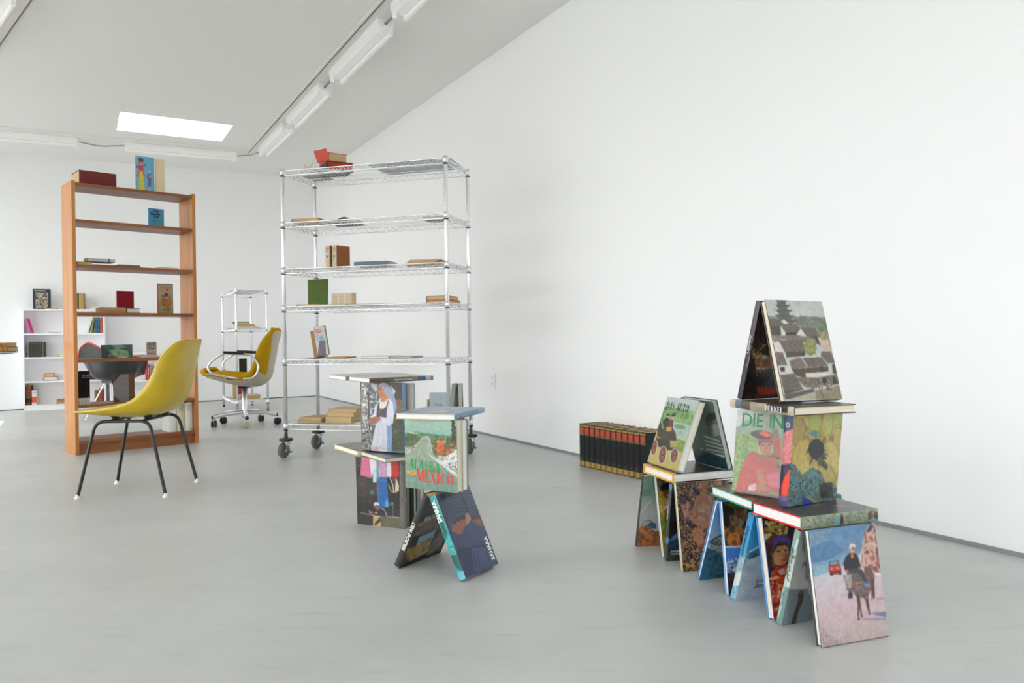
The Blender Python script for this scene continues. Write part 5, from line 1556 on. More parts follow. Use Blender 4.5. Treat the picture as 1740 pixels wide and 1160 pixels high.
W_, T_, H_ = .235, .0205, .2920
p = Print(W_, H_, [(185, 91), (889, 58), (736, 862), (58, 907)], (170, 176, 172), seed=34)
p.G(None, (110, 140, 128), (178, 180, 176), (200, 200), (170, 520), .06); p.P([(150, 250), (260, 230), (260, 320), (140, 330)], (96, 136, 108), .1); p.L([(110, 540), (260, 370)], 7, (226, 224, 212))
for k in range(2): p.L([(130 + k * 50, 670), (150 + k * 40, 620), (200 + k * 30, 600), (250, 612)], 4, (40, 44, 48))
p.P([(190, 660), (240, 620), (300, 640), (300, 700), (200, 690)], (56, 86, 120), .2); p.T([(60, 720), (130, 670), (200, 665), (280, 730), (900, 700), (900, 900), (50, 910)], [(150, 88, 44), (196, 128, 72), (120, 66, 34), (180, 110, 60)], 5); p.L([(80, 760), (170, 830), (290, 850)], 9, (92, 50, 30)); p.L([(140, 690), (220, 760), (290, 790)], 7, (104, 58, 34)); p.L([(60, 895), (300, 875)], 12, (176, 90, 60))
o = book('black-spined book with ochre cloth folds, farthest left of the middle card house', W_, T_, H_, pose(0.4641, 2.9003, 0.0008, 0.1957, 0.2687, 0.0036), p, spine=(30, 31, 33), back=(40, 40, 42), pages='white', group='books of the middle card house', edge=(34, 34, 36))
text(o, 'Allo - Das Tage Band', 'spine_up', .0055, .165, .013, (226, 226, 222), .95, .2)

W_, T_, H_ = .2498, .0327, .2174
p = Print(W_, H_, None, (34, 32, 36), seed=35, cell=.003); p.T(None, [(24, 22, 26), (40, 38, 42), (60, 54, 50)], 6)
o = book('amber-edged book lying flat across the ground row of the middle card house', W_, T_, H_, pose(0.7243, 2.9361, 0.3219, 3.4526, -PI / 2, 0.0000), p, spine=(38, 36, 38), back=(38, 36, 40), pages='white', group='flat books of the middle card house', edge=(30, 28, 30), b=.003)
m = MB()
for lo, hi in (((W_ - .012, -.0008, -.0006), (W_ + .0010, .0050, H_ + .0006)), ((W_ - .012, T_ - .0050, -.0006), (W_ + .0010, T_ + .0004, H_ + .0006))): m.box(lo, hi)
for z_ in (-.0006, H_ - .0050): m.box((W_ - .002, .005, z_), (W_ + .0010, T_ - .005, z_ + .0056))
m.build('jacket_flap', mat('amber jacket flap', (224, 170, 62), .5), o)

W_, T_, H_ = .2130, .0286, .2553
p = Print(W_, H_, [(270, 50), (460, 73), (326, 503), (143, 449)], (178, 196, 176), seed=36, cell=.0018)
p.G([(100, 0), (550, 0), (550, 180), (100, 180)], (188, 204, 196), (160, 186, 162), (300, 60), (270, 170), .03); p.T([(230, 110), (430, 140), (420, 260), (190, 260), (200, 200)], [(120, 160, 96), (146, 184, 120), (96, 138, 78)], 10); p.P([(300, 200), (420, 230), (400, 300), (290, 260)], (166, 190, 190), .06); p.P([(190, 250), (400, 330), (360, 520), (120, 480)], (196, 176, 96), .08, 12); p.T([(300, 300), (400, 330), (380, 400), (320, 380)], [(150, 170, 84), (120, 146, 70)], 10)
p.E(345, 235, 35, 14, (120, 156, 96), 10); p.L([(330, 290), (350, 262), (362, 300)], 2.5, (120, 110, 60))
# motor car and passengers
p.P([(225, 260), (255, 235), (300, 240), (320, 275), (325, 330), (330, 370), (260, 380), (215, 350)], (70, 66, 48), .2); p.P([(208, 225), (232, 215), (240, 300), (205, 295)], (58, 54, 44)); p.P([(200, 300), (300, 330), (300, 385), (195, 350)], (58, 50, 40), .2)
p.P([(272, 275), (312, 272), (316, 312), (278, 312)], (64, 54, 44)); p.P([(284, 318), (328, 322), (328, 362), (286, 362)], (176, 160, 96), .1); p.L([(220, 190), (230, 225)], 5, (50, 46, 44)); p.L([(205, 225), (225, 190)], 3, (60, 54, 50))
p.P([(238, 200), (262, 178), (280, 185), (285, 240), (245, 240)], (44, 42, 46)); p.E(272, 168, 8, 11, (206, 160, 130)); p.P([(262, 160), (272, 152), (284, 158), (284, 166), (262, 166)], (40, 36, 38)); p.P([(272, 205), (290, 190), (306, 196), (300, 245), (276, 245)], (110, 60, 50)); p.E(300, 180, 8, 11, (214, 170, 140)); p.P([(288, 170), (300, 155), (318, 150), (320, 166), (304, 172)], (50, 40, 40)); p.P([(262, 235), (295, 235), (292, 262), (262, 262)], (206, 170, 90))
for (cx, cy, rx, ry) in ((186, 362, 21, 50), (238, 408, 26, 56), (310, 412, 26, 48)):
    p.E(cx, cy, rx, ry, (206, 206, 196), 10); p.E(cx, cy, rx - 5, ry - 5, (110, 62, 46), 10, .2)
    for q in range(8):
        a = q * PI / 8; p.L([(cx - (rx - 5) * math.cos(a), cy - (ry - 5) * math.sin(a)), (cx + (rx - 5) * math.cos(a), cy + (ry - 5) * math.sin(a))], 1.8, (176, 130, 84))
    p.E(cx, cy, 5, 7, (60, 44, 36))
o = book('Das Auto book with a vintage motor car, atop the middle card house', W_, T_, H_, pose(0.4976, 2.8481, 0.3326, -1.2531, -0.3642, -0.0093), p, spine=(176, 190, 160), back=(170, 180, 140), pages='white', group='books of the middle card house', edge=(206, 204, 170))
caps(o, 'DAS AUTO', 'front', .014, .206, .030, (36, 42, 40), .86, .10); text(o, 'seine Geschichte', 'front', .05, .196, .008, (90, 104, 96), 1.2)

W_, T_, H_ = .2065, .0220, .2516
p = Print(W_, H_, [(360, 58), (533, 80), (652, 497), (430, 455)], (70, 96, 92), seed=37, cell=.0018)
p.G(None, (104, 122, 118), (60, 84, 82), (500, 100), (520, 400), .1); p.P([(495, 170), (515, 140), (545, 135), (565, 160), (540, 175), (525, 205), (505, 205)], (22, 26, 26)); p.L([(508, 205), (522, 290)], 6, (34, 34, 34)); p.L([(520, 205), (535, 290)], 6, (34, 34, 34)); p.L([(505, 232), (545, 242), (552, 222)], 4, (170, 70, 56))
for k in range(5): p.P([(490 + k * 4, 262 + k * 28), (585 + k * 11, 292 + k * 24), (588 + k * 11, 304 + k * 24), (492 + k * 4, 276 + k * 28)], (170, 182, 170)); p.P([(492 + k * 4, 276 + k * 28), (588 + k * 11, 304 + k * 24), (592 + k * 11, 314 + k * 24), (494 + k * 4, 288 + k * 28)], (66, 80, 78))
for k in range(10): p.L([(530 + k * 10, 372 + k * 2), (532 + k * 10, 400)], 3, (200, 206, 196))
p.L([(470, 355), (600, 402), (635, 400)], 8, (190, 196, 186)); p.P([(430, 360), (480, 360), (610, 405), (650, 400), (680, 520), (400, 480)], (22, 66, 72), .3, 30); p.E(642, 445, 10, 9, (150, 60, 66)); p.L([(558, 190), (570, 260)], 3, (150, 160, 150)); p.P([(538, 200), (580, 190), (590, 255), (548, 270)], (146, 158, 150), .1)
book('dark book with a white paddle steamer, right half of the middle card house top', W_, T_, H_, pose(0.6888, 2.8935, 0.3225, -1.2337, 0.2458, -0.0068), p, spine=(48, 132, 110), back=(60, 74, 70), pages='grey', group='books of the middle card house', edge=(54, 96, 84))
# ================================================================== left card house
W_, T_, H_ = .2350, .0258, .2974
p = Print(W_, H_, [(426, 287), (801, 176), (562, 836), (178, 995)], (20, 22, 22), seed=40)
p.T(None, [(16, 18, 18), (26, 28, 28)], 6)
p.T([(310, 560), (480, 470), (560, 440), (560, 600), (300, 672)], [(100, 78, 68), (140, 116, 96), (70, 52, 46), (160, 140, 120)], 10); p.P([(350, 680), (505, 612), (480, 700), (335, 745)], (130, 176, 210), .05)
p.T([(335, 745), (400, 720), (470, 665), (480, 700), (440, 830), (400, 850), (265, 925), (300, 830)], [(150, 120, 70), (200, 170, 110), (170, 140, 84), (110, 84, 44), (220, 196, 146)], 14); p.T([(230, 850), (250, 790), (330, 770), (320, 850), (250, 900)], [(130, 100, 30), (170, 140, 50), (90, 66, 20)], 12)
p.T([(500, 690), (560, 620), (600, 640), (560, 760), (480, 850), (420, 870)], [(100, 86, 80), (140, 126, 116), (80, 66, 60)], 12); p.L([(470, 870), (500, 850)], 8, (110, 104, 96))
s = Print(T_, H_, [(373, 252), (426, 287), (178, 995), (128, 957)], (24, 27, 30), seed=41)
s.B([(370, 250), (430, 290), (180, 990), (130, 955)], [(90, 90, 88), (140, 138, 130)], 26, .8, 2.6); s.L([(120, 955), (185, 995)], 9, (190, 186, 176))
o = book('black Biblische Welt book, left leg of the small tent of books', W_, T_, H_, pose(-0.4040, 2.6614, -0.0000, 1.0015, 0.4855, 0.0004), p, spine=s, back=(24, 26, 28), pages='tan', group='books of the left card house', edge=(30, 32, 34))
text(o, 'BIBLISCHE WELT', 'spine_up', .0065, .072, .0195, (232, 230, 222), .80, .0, off=.0006)
text(o, 'BIBLISCHE', 'front', .028, .192, .026, (190, 184, 176), .8, off=.0006)

W_, T_, H_ = .1952, .0276, .2895
p = Print(W_, H_, [(492, 276), (806, 189), (1086, 919), (781, 1056)], (58, 76, 104), seed=42)
p.T(None, [(54, 70, 100), (74, 92, 124), (44, 56, 80)], 4, 3)
p.G([(480, 180), (830, 160), (900, 420), (600, 480)], (86, 100, 116), (56, 72, 98), (700, 220), (640, 420), .1)
p.P([(540, 380), (620, 330), (610, 480), (620, 600), (560, 480)], (62, 64, 88), .1); p.P([(520, 290), (560, 350), (600, 300), (560, 262)], (40, 56, 80), .2)
for k in range(13):
    y = 262 + k * 17
    p.L([(590 + k * 2, y + 60), (650, y + 14), (740, y), (820, y + 2), (860, y + 22)], 4.5, (84, 100, 128) if k % 2 else (40, 52, 78))
p.L([(735, 280), (770, 350), (805, 450)], 7, (22, 24, 30))
p.P([(650, 560), (690, 500), (760, 480), (790, 445), (820, 470), (840, 515), (900, 490), (925, 520), (940, 565), (900, 580), (850, 540), (820, 515), (760, 590), (740, 645), (700, 640), (650, 620)], (150, 98, 82), .12)
p.P([(660, 540), (690, 490), (770, 470), (775, 500), (700, 510), (675, 555)], (58, 50, 58)); p.P([(830, 470), (880, 460), (930, 490), (900, 500), (850, 500)], (66, 62, 72)); p.P([(780, 450), (800, 440), (825, 500), (800, 550), (780, 560)], (188, 134, 110)); p.E(712, 520, 14, 5, (30, 24, 26), -10)
p.P([(745, 640), (790, 560), (825, 512), (870, 545), (945, 575), (960, 700), (900, 740), (780, 760), (690, 740), (640, 640), (700, 650)], (66, 78, 112), .1)
for k in range(9): p.L([(650 + k * 6, 650 + k * 14), (740 + k * 8, 690 + k * 9), (850 + k * 6, 690 + k * 4), (950, 620 + k * 14)], 4, (92, 104, 140) if k % 2 else (48, 58, 88))
p.P([(700, 790), (950, 740), (960, 770), (720, 850)], (44, 46, 58)); p.P([(720, 800), (830, 780), (850, 1000), (790, 1050), (740, 900)], (62, 70, 100), .12); p.P([(830, 770), (930, 760), (980, 860), (1010, 930), (870, 1000)], (76, 88, 130), .06)
for k in range(5): p.L([(760 + k * 30, 800), (790 + k * 34, 980)], 5, (44, 50, 74))
s = Print(T_, H_, [(430, 290), (495, 262), (785, 1058), (725, 1085)], (30, 140, 140), seed=43)
s.T(None, [(40, 160, 158), (72, 190, 190), (22, 116, 116)], 6, 3); s.P([(520, 500), (560, 480), (620, 640), (600, 720), (570, 640)], (16, 104, 96), .1); s.T([(590, 700), (660, 680), (720, 850), (640, 880)], [(30, 170, 176), (96, 214, 216), (16, 110, 106)], 6, sharp=2); s.P([(640, 860), (720, 840), (770, 1010), (690, 960)], (14, 98, 92), .06); s.P([(700, 1010), (760, 990), (790, 1060), (720, 1090)], (110, 196, 214))
o = book('SAHARA book with a veiled face and turquoise spine, right leg of the floor tent', W_, T_, H_, pose(-0.1612, 2.5034, 0.0141, 1.0133, -0.4453, 0.0125), p, spine=s, back=(40, 120, 120), pages='grey', group='books of the left card house', edge=(70, 84, 110))
text(o, 'SAHARA', 'spine_up', .007, .198, .024, (240, 242, 240), .82, off=.0009)
text(o, 'SAHARA', 'front_up', .186, .020, .026, (240, 242, 240), .84, off=.0009)

W_, T_, H_ = .2266, .0250, .2487
p = Print(W_, H_, [(122, 200), (726, 227), (730, 1079), (125, 1008)], (120, 150, 132), seed=44, cell=.0018)
p.G([(100, 180), (760, 180), (760, 440), (100, 420)], (186, 206, 178), (140, 186, 174), (400, 210), (400, 400), .03)
p.T([(110, 380), (260, 365), (420, 390), (760, 420), (760, 500), (110, 480)], [(76, 120, 84), (104, 146, 100), (60, 96, 60)], 14); p.P([(160, 370), (280, 378), (275, 390), (180, 386)], (206, 216, 206))
p.T([(110, 400), (240, 405), (310, 440), (230, 520), (110, 560)], [(60, 84, 40), (110, 120, 60), (44, 64, 34), (150, 150, 84)], 26, sharp=1.5)
for k in range(26): x = p.rng.uniform(125, 300); y = p.rng.uniform(385, 430); p.L([(x, y), (x + 1, y + 60)], 5, (40, 66, 36) if k % 2 else (80, 110, 60))
p.T([(110, 540), (200, 560), (290, 470), (340, 420), (400, 410), (430, 500), (760, 480), (760, 900), (600, 800), (430, 680), (400, 560), (340, 440), (250, 560), (160, 640), (110, 650)], [(230, 232, 228), (190, 190, 180), (120, 120, 104), (244, 244, 240), (84, 84, 70)], 34, sharp=2)
p.T([(430, 470), (480, 440), (760, 420), (760, 600), (640, 650), (470, 640), (440, 600)], [(70, 84, 40), (110, 110, 56), (50, 60, 30), (150, 120, 60), (196, 190, 180)], 26)
p.T([(500, 490), (530, 450), (560, 480), (580, 560), (560, 620), (510, 620), (490, 560)], [(206, 90, 30), (232, 124, 50), (170, 64, 20)], 22); p.T([(590, 580), (620, 550), (650, 590), (640, 630), (590, 630)], [(190, 80, 40), (216, 110, 60)], 22); p.B([(450, 590), (700, 570), (690, 640), (470, 640)], [(150, 90, 50), (110, 70, 40), (180, 120, 70)], 50, 4, 9)
p.G([(300, 440), (360, 420), (400, 500), (400, 560), (500, 700), (730, 880), (740, 1090), (120, 1020), (120, 650), (200, 600), (280, 520)], (170, 176, 152), (120, 150, 132), (350, 450), (400, 950), .12, 20)
for k in range(15): p.L([(335 + k * 4, 450), (300 + (k - 5) * 14, 600), (140 + k * 46, 1060)], 4, (150, 160, 140) if k % 2 else (108, 130, 114))
p.L([(400, 620), (520, 730), (740, 900)], 9, (220, 220, 196)); p.L([(380, 500), (395, 600), (440, 680)], 5, (214, 206, 170))
p.T([(430, 660), (520, 700), (740, 560), (740, 880), (620, 810), (500, 720)], [(238, 238, 234), (206, 206, 200), (250, 250, 248), (120, 124, 116)], 30, sharp=2); p.B([(600, 740), (740, 700), (735, 850), (660, 820)], [(60, 60, 56), (90, 92, 86)], 30, 3, 8)
for k in range(9): y = 235 + k * 28; p.E(682 + (k % 2) * 8, y, 22, 17, (44, 52, 36))
p.L([(685, 230), (684, 480)], 8, (36, 40, 30)); p.L([(716, 300), (716, 500)], 14, (48, 54, 38)); p.P([(146, 812), (250, 826), (250, 862), (146, 850)], (236, 180, 40)); p.L([(168, 826), (238, 836)], 4, (150, 110, 30)); p.L([(160, 838), (240, 848)], 4, (150, 110, 30))
p.soften(1)
o = book('Alaska Mexico book with a gravel road through snow, balanced on the tent of two books', W_, .030, H_, pose(-0.3840, 2.7069, 0.2754, -0.5506, -0.0025, -0.0013), p, spine=(110, 150, 120), back=(200, 196, 184), pages='cream', group='books of the left card house', edge=(206, 200, 184))
caps(o, 'ALASKA', 'front', .017, .070, .035, (24, 148, 62), .86, .08, tilt=-.055)
caps(o, 'MEXICO', 'front', .049, .030, .041, (214, 58, 40), .89, .05, tilt=-.045)
nrm = Vector((-math.sin(-.5497), math.cos(-.5497), 0))
xd = Vector((math.cos(-.5497), math.sin(-.5497), 0))
q = Vector((-.3852, 2.7078, 0)) + nrm * .0315 + xd * .006
book('thick cream-paged book with a dark green edge, standing directly behind the Alaska Mexico book', .222, .034, .246, pose(-.3635, 2.7322, .2758, -.5506), (214, 206, 190), back=(58, 82, 62), spine=(150, 150, 130), pages='white', group='books of the left card house', edge=(120, 130, 104))

W_, T_, H_ = .2250, .0188, .2720
p = Print(W_, H_, None, (150, 166, 188), seed=45, cell=.003); p.T(None, [(140, 156, 178), (176, 186, 198), (120, 140, 168), (190, 194, 198)], 4, 3)
p.P([(0, 0), (26, 0), (30, 100), (0, 100)], (120, 156, 196), .1)
s = Print(T_, H_, [(640, 1060), (630, 925), (1347, 780), (1350, 895)], (104, 144, 182), seed=46); s.P([(635, 910), (735, 900), (735, 1050), (635, 1070)], (100, 122, 150), .06); s.P([(735, 890), (790, 880), (790, 1030), (735, 1040)], (110, 124, 118), .1); s.E(706, 983, 26, 46, (190, 206, 222)); s.E(706, 983, 20, 38, (120, 146, 176)); s.P([(1140, 820), (1200, 810), (1200, 940), (1140, 950)], (120, 134, 132)); s.P([(1200, 800), (1360, 780), (1360, 910), (1200, 945)], (136, 168, 206))
for k in range(9): s.L([(1232 + k * 9, 866), (1236 + k * 9, 880)], 3, (96, 124, 160))
book('silvery blue book lying flat on top of the Alaska Mexico book', W_, T_, H_, pose(-0.1063, 2.8352, 0.5439, 2.8058, -PI / 2, 0.0000), p, spine=s, back=(150, 160, 178), pages='white', group='flat books of the left card house', edge=(214, 200, 184))

# square pillar behind it
W_, T_, H_ = .2407, .0230, .2927
p = Print(W_, H_, [(109, 121), (723, 164), (749, 1072), (136, 1001)], (34, 28, 28), seed=47)
p.T(None, [(24, 20, 22), (44, 36, 34), (58, 48, 42)], 6)
p.T([(160, 380), (260, 400), (255, 660), (165, 640)], [(60, 48, 44), (90, 74, 66), (44, 36, 34)], 20); p.P([(258, 420), (390, 440), (380, 640), (258, 620)], (50, 56, 50)); p.P([(300, 560), (360, 570), (355, 620), (300, 610)], (90, 116, 110)); p.P([(110, 130), (180, 140), (180, 240), (110, 240)], (56, 48, 44)); p.L([(112, 235), (200, 250)], 9, (120, 110, 76))
p.P([(188, 125), (290, 140), (330, 385), (310, 404), (172, 365)], (220, 116, 150), .08); p.P([(290, 140), (385, 170), (388, 280), (345, 300), (320, 392)], (236, 234, 240)); p.P([(335, 300), (390, 260), (385, 460), (340, 460)], (200, 220, 224), .06); p.P([(385, 170), (410, 175), (420, 440), (388, 450)], (100, 160, 176))
p.P([(408, 185), (520, 195), (528, 390), (418, 390)], (222, 176, 204), .05); p.B([(410, 190), (520, 200), (525, 390), (420, 385)], [(150, 70, 120)], 60, 2.5, 4.5); p.P([(520, 195), (575, 190), (584, 385), (528, 388)], (240, 238, 240)); p.P([(574, 185), (675, 180), (682, 385), (590, 388)], (214, 42, 40), .08)
p.P([(388, 440), (420, 395), (525, 392), (535, 620), (548, 785), (480, 790), (395, 760)], (36, 108, 176), .08); p.P([(495, 740), (525, 660), (545, 750), (545, 780), (500, 782)], (84, 170, 236)); p.L([(430, 430), (530, 450)], 4, (90, 160, 180)); p.L([(455, 480), (480, 700)], 5, (26, 80, 140)); p.P([(388, 480), (400, 480), (402, 620), (388, 620)], (196, 90, 120))
p.L([(560, 390), (600, 490), (610, 590)], 12, (226, 220, 214)); p.L([(545, 490), (580, 580), (620, 600)], 11, (206, 190, 140)); p.P([(640, 385), (680, 500), (678, 570), (625, 600)], (226, 214, 170)); p.P([(590, 395), (640, 390), (620, 480)], (150, 40, 40)); p.L([(600, 598), (640, 598)], 7, (190, 50, 40)); p.E(650, 620, 7, 18, (120, 40, 36))
for k in range(5): p.L([(545 + k * 10, 760), (575 + k * 8, 722), (604, 745), (600, 900)], 4.5, (120, 124, 120) if k % 2 else (176, 176, 168))
for k in range(6): p.L([(545 + k * 24, 800), (548 + k * 24, 905)], 6, (70, 66, 66))
p.P([(400, 830), (430, 790), (470, 800), (510, 850), (528, 905), (440, 890), (390, 880)], (40, 44, 62), .15); p.L([(425, 785), (490, 820), (522, 900)], 9, (220, 224, 236)); p.E(380, 800, 38, 46, (146, 98, 76)); p.P([(344, 750), (360, 720), (395, 716), (418, 735), (420, 770), (390, 752), (350, 765)], (222, 226, 238)); p.P([(340, 770), (400, 830), (370, 860), (300, 850), (330, 800)], (44, 36, 50)); p.E(380, 860, 22, 14, (190, 140, 100)); p.E(372, 796, 4, 3, (40, 28, 26)); p.E(310, 855, 30, 14, (150, 110, 110)); p.L([(280, 830), (330, 860)], 7, (190, 190, 210))
p.P([(125, 860), (340, 890), (340, 1040), (130, 1010)], (54, 44, 40), .1); p.P([(340, 890), (445, 900), (440, 1045), (340, 1035)], (206, 176, 120), .1); p.P([(355, 1000), (440, 905), (440, 970), (370, 1030)], (70, 54, 40)); p.L([(180, 860), (420, 905)], 8, (206, 200, 210)); p.P([(443, 900), (690, 925), (695, 1075), (440, 1048)], (112, 106, 82), .12); p.E(522, 1022, 7, 7, (120, 80, 50)); p.L([(520, 905), (690, 922)], 8, (214, 212, 204))
p.T([(685, 165), (760, 165), (770, 1090), (692, 1080)], [(92, 90, 86), (130, 128, 122), (104, 102, 96)], 24)
book('book of laundry hanging over a courtyard, at the foot of the square pillar of books', W_, T_, H_, pose(-0.6813, 3.3204, 0.0003, -0.4442, 0.0289, 0.0013), p, spine=(134, 134, 126), back=(120, 120, 116), pages='white', group='books of the left pillar', edge=(96, 94, 90), spine_right=True)
def beside(x, y, yaw, du, dn):
    a, n = Vector((math.cos(yaw), math.sin(yaw), 0)), Vector((-math.sin(yaw), math.cos(yaw), 0))
    r = Vector((x, y, 0)) + a * du + n * dn
    return r.x, r.y
x_, y_ = beside(-.6813, 3.3205, -.4442, -.006, .0315)
p = Print(.24, .29, None, (84, 110, 80), seed=48, cell=.004); p.T(None, [(60, 90, 60), (120, 140, 100)], 12)
book('cream-paged book with a leafy green edge, just behind the laundry book', .240, .026, .290, pose(x_, y_, 0, -.4442), p, spine=(120, 110, 90), back=(54, 60, 56), pages='cream', group='books of the left pillar', edge=(70, 120, 64), spine_right=True)
x_, y_ = beside(-.6813, 3.3205, -.4442, .012, .060)
book('book with lilac-white pages and dark green boards, middle of the pillar foot', .240, .022, .290, pose(x_, y_, 0, -.4442), (50, 66, 60), spine=(60, 64, 60), back=(60, 74, 68), pages='white', group='books of the left pillar', edge=(40, 66, 60))
x_, y_ = beside(-.6813, 3.3205, -.4442, .030, .084)
book('moss-grey book at the rear right of the pillar foot', .240, .028, .288, pose(x_, y_, 0, -.4442), (146, 148, 134), spine=(140, 142, 130), pages='grey', group='books of the left pillar', edge=(134, 138, 124))

W_, T_, H_ = .2350, .0187, .2580
p = Print(W_, H_, None, (90, 100, 106), seed=49, cell=.003); p.T(None, [(80, 90, 96), (110, 116, 120), (66, 74, 80)], 4)
book('glossy grey book lying flat under the headscarf book, on the laundry book', W_, T_, H_, pose(-0.4719, 3.4667, 0.3137, 3.7237, -PI / 2, 0.0000), p, spine=(90, 110, 112), back=(70, 74, 76), pages='cream', group='flat books of the left pillar', edge=(120, 130, 126))
W_, T_, H_ = .2350, .0201, .2741
p = Print(W_, H_, None, (92, 92, 96), seed=50, cell=.003); p.T(None, [(80, 80, 86), (110, 108, 110), (70, 70, 74)], 4)
book('yellow-edged grey book lying flat, jutting out left of the pillar', W_, T_, H_, pose(-0.6402, 3.6878, 0.3148, 3.7340, -PI / 2, 0.0000), p, spine=(196, 170, 70), back=(200, 170, 70), pages='white', group='flat books of the left pillar', edge=(224, 196, 96))

W_, T_, H_ = .2314, .0200, .2952
p = Print(W_, H_, [(98, 73), (688, 84), (710, 1072), (121, 1026)], (60, 70, 44), seed=51)
p.T(None, [(44, 44, 30), (70, 74, 42), (90, 96, 56)], 8)
p.P([(90, 200), (130, 190), (130, 640), (100, 640)], (120, 140, 76), .1); p.T([(115, 80), (215, 80), (225, 400), (235, 1050), (130, 1030)], [(236, 234, 230), (206, 206, 204), (50, 46, 44), (230, 230, 226), (120, 120, 116)], 16, 4, sharp=1.5); p.T([(225, 80), (340, 80), (330, 600), (240, 800), (232, 400)], [(170, 184, 200), (210, 216, 222), (50, 54, 56), (130, 144, 156)], 16, 4, sharp=1.5)
p.L([(212, 230), (218, 500), (232, 800)], 12, (40, 34, 32)); p.B([(120, 90), (330, 90), (330, 560), (240, 1000), (130, 1020)], [(36, 32, 30), (60, 54, 50)], 150, 3, 10, .5); p.E(205, 240, 18, 22, (30, 26, 24)); p.L([(210, 250), (300, 230)], 5, (40, 36, 34)); p.T([(120, 760), (260, 760), (260, 1060), (125, 1020)], [(60, 56, 52), (200, 200, 200), (90, 88, 84), (40, 38, 34)], 26)
p.P([(470, 80), (700, 85), (700, 470), (620, 480), (560, 200)], (56, 38, 30), .3); p.T([(600, 330), (700, 330), (705, 620), (600, 640)], [(96, 84, 40), (120, 110, 54), (130, 70, 40)], 10); p.P([(520, 110), (600, 200), (575, 260)], (196, 214, 220)); p.E(640, 350, 30, 40, (130, 60, 34))
p.T([(540, 600), (710, 600), (715, 1080), (540, 1060)], [(50, 60, 34), (70, 80, 44), (40, 46, 28)], 12); p.B([(560, 760), (650, 740), (650, 950), (560, 960)], [(190, 150, 50), (160, 120, 40)], 12, 3, 8); p.P([(100, 1010), (330, 1025), (710, 1045), (715, 1085), (110, 1050)], (84, 104, 104), .1)
# standing figure in white with a grey headscarf
p.P([(380, 290), (420, 300), (500, 300), (560, 330), (590, 400), (575, 560), (560, 660), (500, 690), (400, 660), (330, 700), (240, 580), (290, 520), (320, 400)], (220, 220, 232), .05)
p.P([(330, 620), (380, 590), (470, 640), (545, 690), (552, 870), (540, 1085), (255, 1075), (262, 940), (290, 800)], (206, 208, 220), .06); p.P([(475, 690), (545, 690), (552, 870), (540, 1085), (480, 1080)], (120, 156, 200), .1)
for k in range(6): p.L([(330 + k * 28, 690), (300 + k * 40, 980)], 5, (180, 184, 200) if k % 2 else (232, 232, 240))
p.B([(262, 975), (440, 1000), (440, 1040), (262, 1020)], [(196, 110, 120), (214, 150, 150)], 60, 3, 6); p.P([(560, 330), (600, 380), (610, 450), (575, 560)], (120, 166, 220))
p.P([(350, 370), (378, 330), (372, 430), (460, 430), (490, 330), (505, 330), (472, 470), (470, 575), (395, 565), (325, 565), (335, 450)], (74, 62, 70), .18); p.P([(345, 350), (372, 360), (372, 450), (430, 452), (470, 400), (490, 345), (400, 340)], (232, 228, 232)); p.L([(382, 460), (384, 500)], 4, (206, 196, 190)); p.L([(345, 460), (400, 455), (465, 465)], 4, (50, 40, 48))
p.P([(385, 290), (470, 230), (500, 300), (440, 355), (390, 350)], (206, 126, 76), .06); p.P([(340, 140), (400, 120), (450, 180), (480, 260), (430, 280), (372, 285), (350, 250), (354, 215), (340, 200)], (190, 118, 80), .05); p.P([(350, 150), (380, 150), (384, 190), (360, 195)], (150, 84, 58)); p.L([(358, 182), (380, 178)], 6, (50, 34, 30)); p.P([(352, 190), (340, 215), (356, 220)], (200, 130, 90)); p.L([(354, 240), (374, 242)], 7, (150, 60, 50))
p.P([(345, 130), (370, 95), (420, 80), (470, 90), (520, 140), (560, 220), (600, 330), (612, 420), (580, 400), (520, 310), (470, 262), (440, 230), (410, 160), (380, 128)], (168, 170, 188), .08); p.L([(440, 110), (500, 220), (560, 310)], 6, (140, 144, 166)); p.P([(520, 230), (560, 250), (606, 380), (600, 420)], (122, 160, 214))
p.P([(245, 570), (330, 555), (385, 580), (390, 600), (320, 660), (262, 665), (255, 625), (215, 672), (206, 640), (220, 595)], (168, 104, 78), .1); p.L([(250, 600), (290, 590)], 5, (120, 70, 50)); p.L([(262, 640), (320, 610)], 5, (120, 70, 50)); p.P([(385, 560), (410, 570), (560, 610), (560, 660), (500, 690), (420, 665), (390, 610)], (214, 216, 232), .05); p.P([(240, 560), (300, 520), (330, 545), (250, 575)], (230, 230, 238))
p.soften(1)
p.P([(95, 60), (108, 60), (118, 1040), (100, 1040)], (40, 30, 30))
s = Print(T_, H_, None, (80, 140, 200), seed=52); s.T([(0, 0), (100, 0), (100, 45), (0, 45)], [(66, 130, 196), (150, 186, 214), (80, 140, 200)], 5); s.P([(0, 40), (100, 40), (100, 52), (0, 52)], (150, 120, 100)); s.E(50, 64, 36, 3, (40, 60, 90))
book('picture book of a figure in white with a grey headscarf, in the left pillar', W_, T_, H_, pose(-0.6609, 3.3307, 0.3200, -0.5339, 0.0089, -0.0048), p, spine=s, back=(120, 120, 110), pages='white', group='books of the left pillar', edge=(60, 52, 50), spine_right=True)
x_, y_ = beside(-.6609, 3.3307, -.5339, -.012, .0235)
p = Print(.232, .294, None, (170, 154, 150), seed=53, cell=.004); p.T(None, [(150, 132, 128), (186, 170, 164), (130, 112, 110)], 5)
book('book with a rosy grey cover edge, showing left behind the headscarf book', .226, .024, .292, pose(x_, y_, .3155, -.5339), p, spine=(166, 152, 150), pages='grey', group='books of the left pillar', edge=(150, 136, 132))
x_, y_ = beside(-.6609, 3.3307, -.5339, .004, .050)
p = Print(.232, .294, None, (180, 186, 190), seed=54, cell=.004); p.T(None, [(120, 140, 160), (226, 226, 224), (90, 96, 110)], 30, sharp=2)
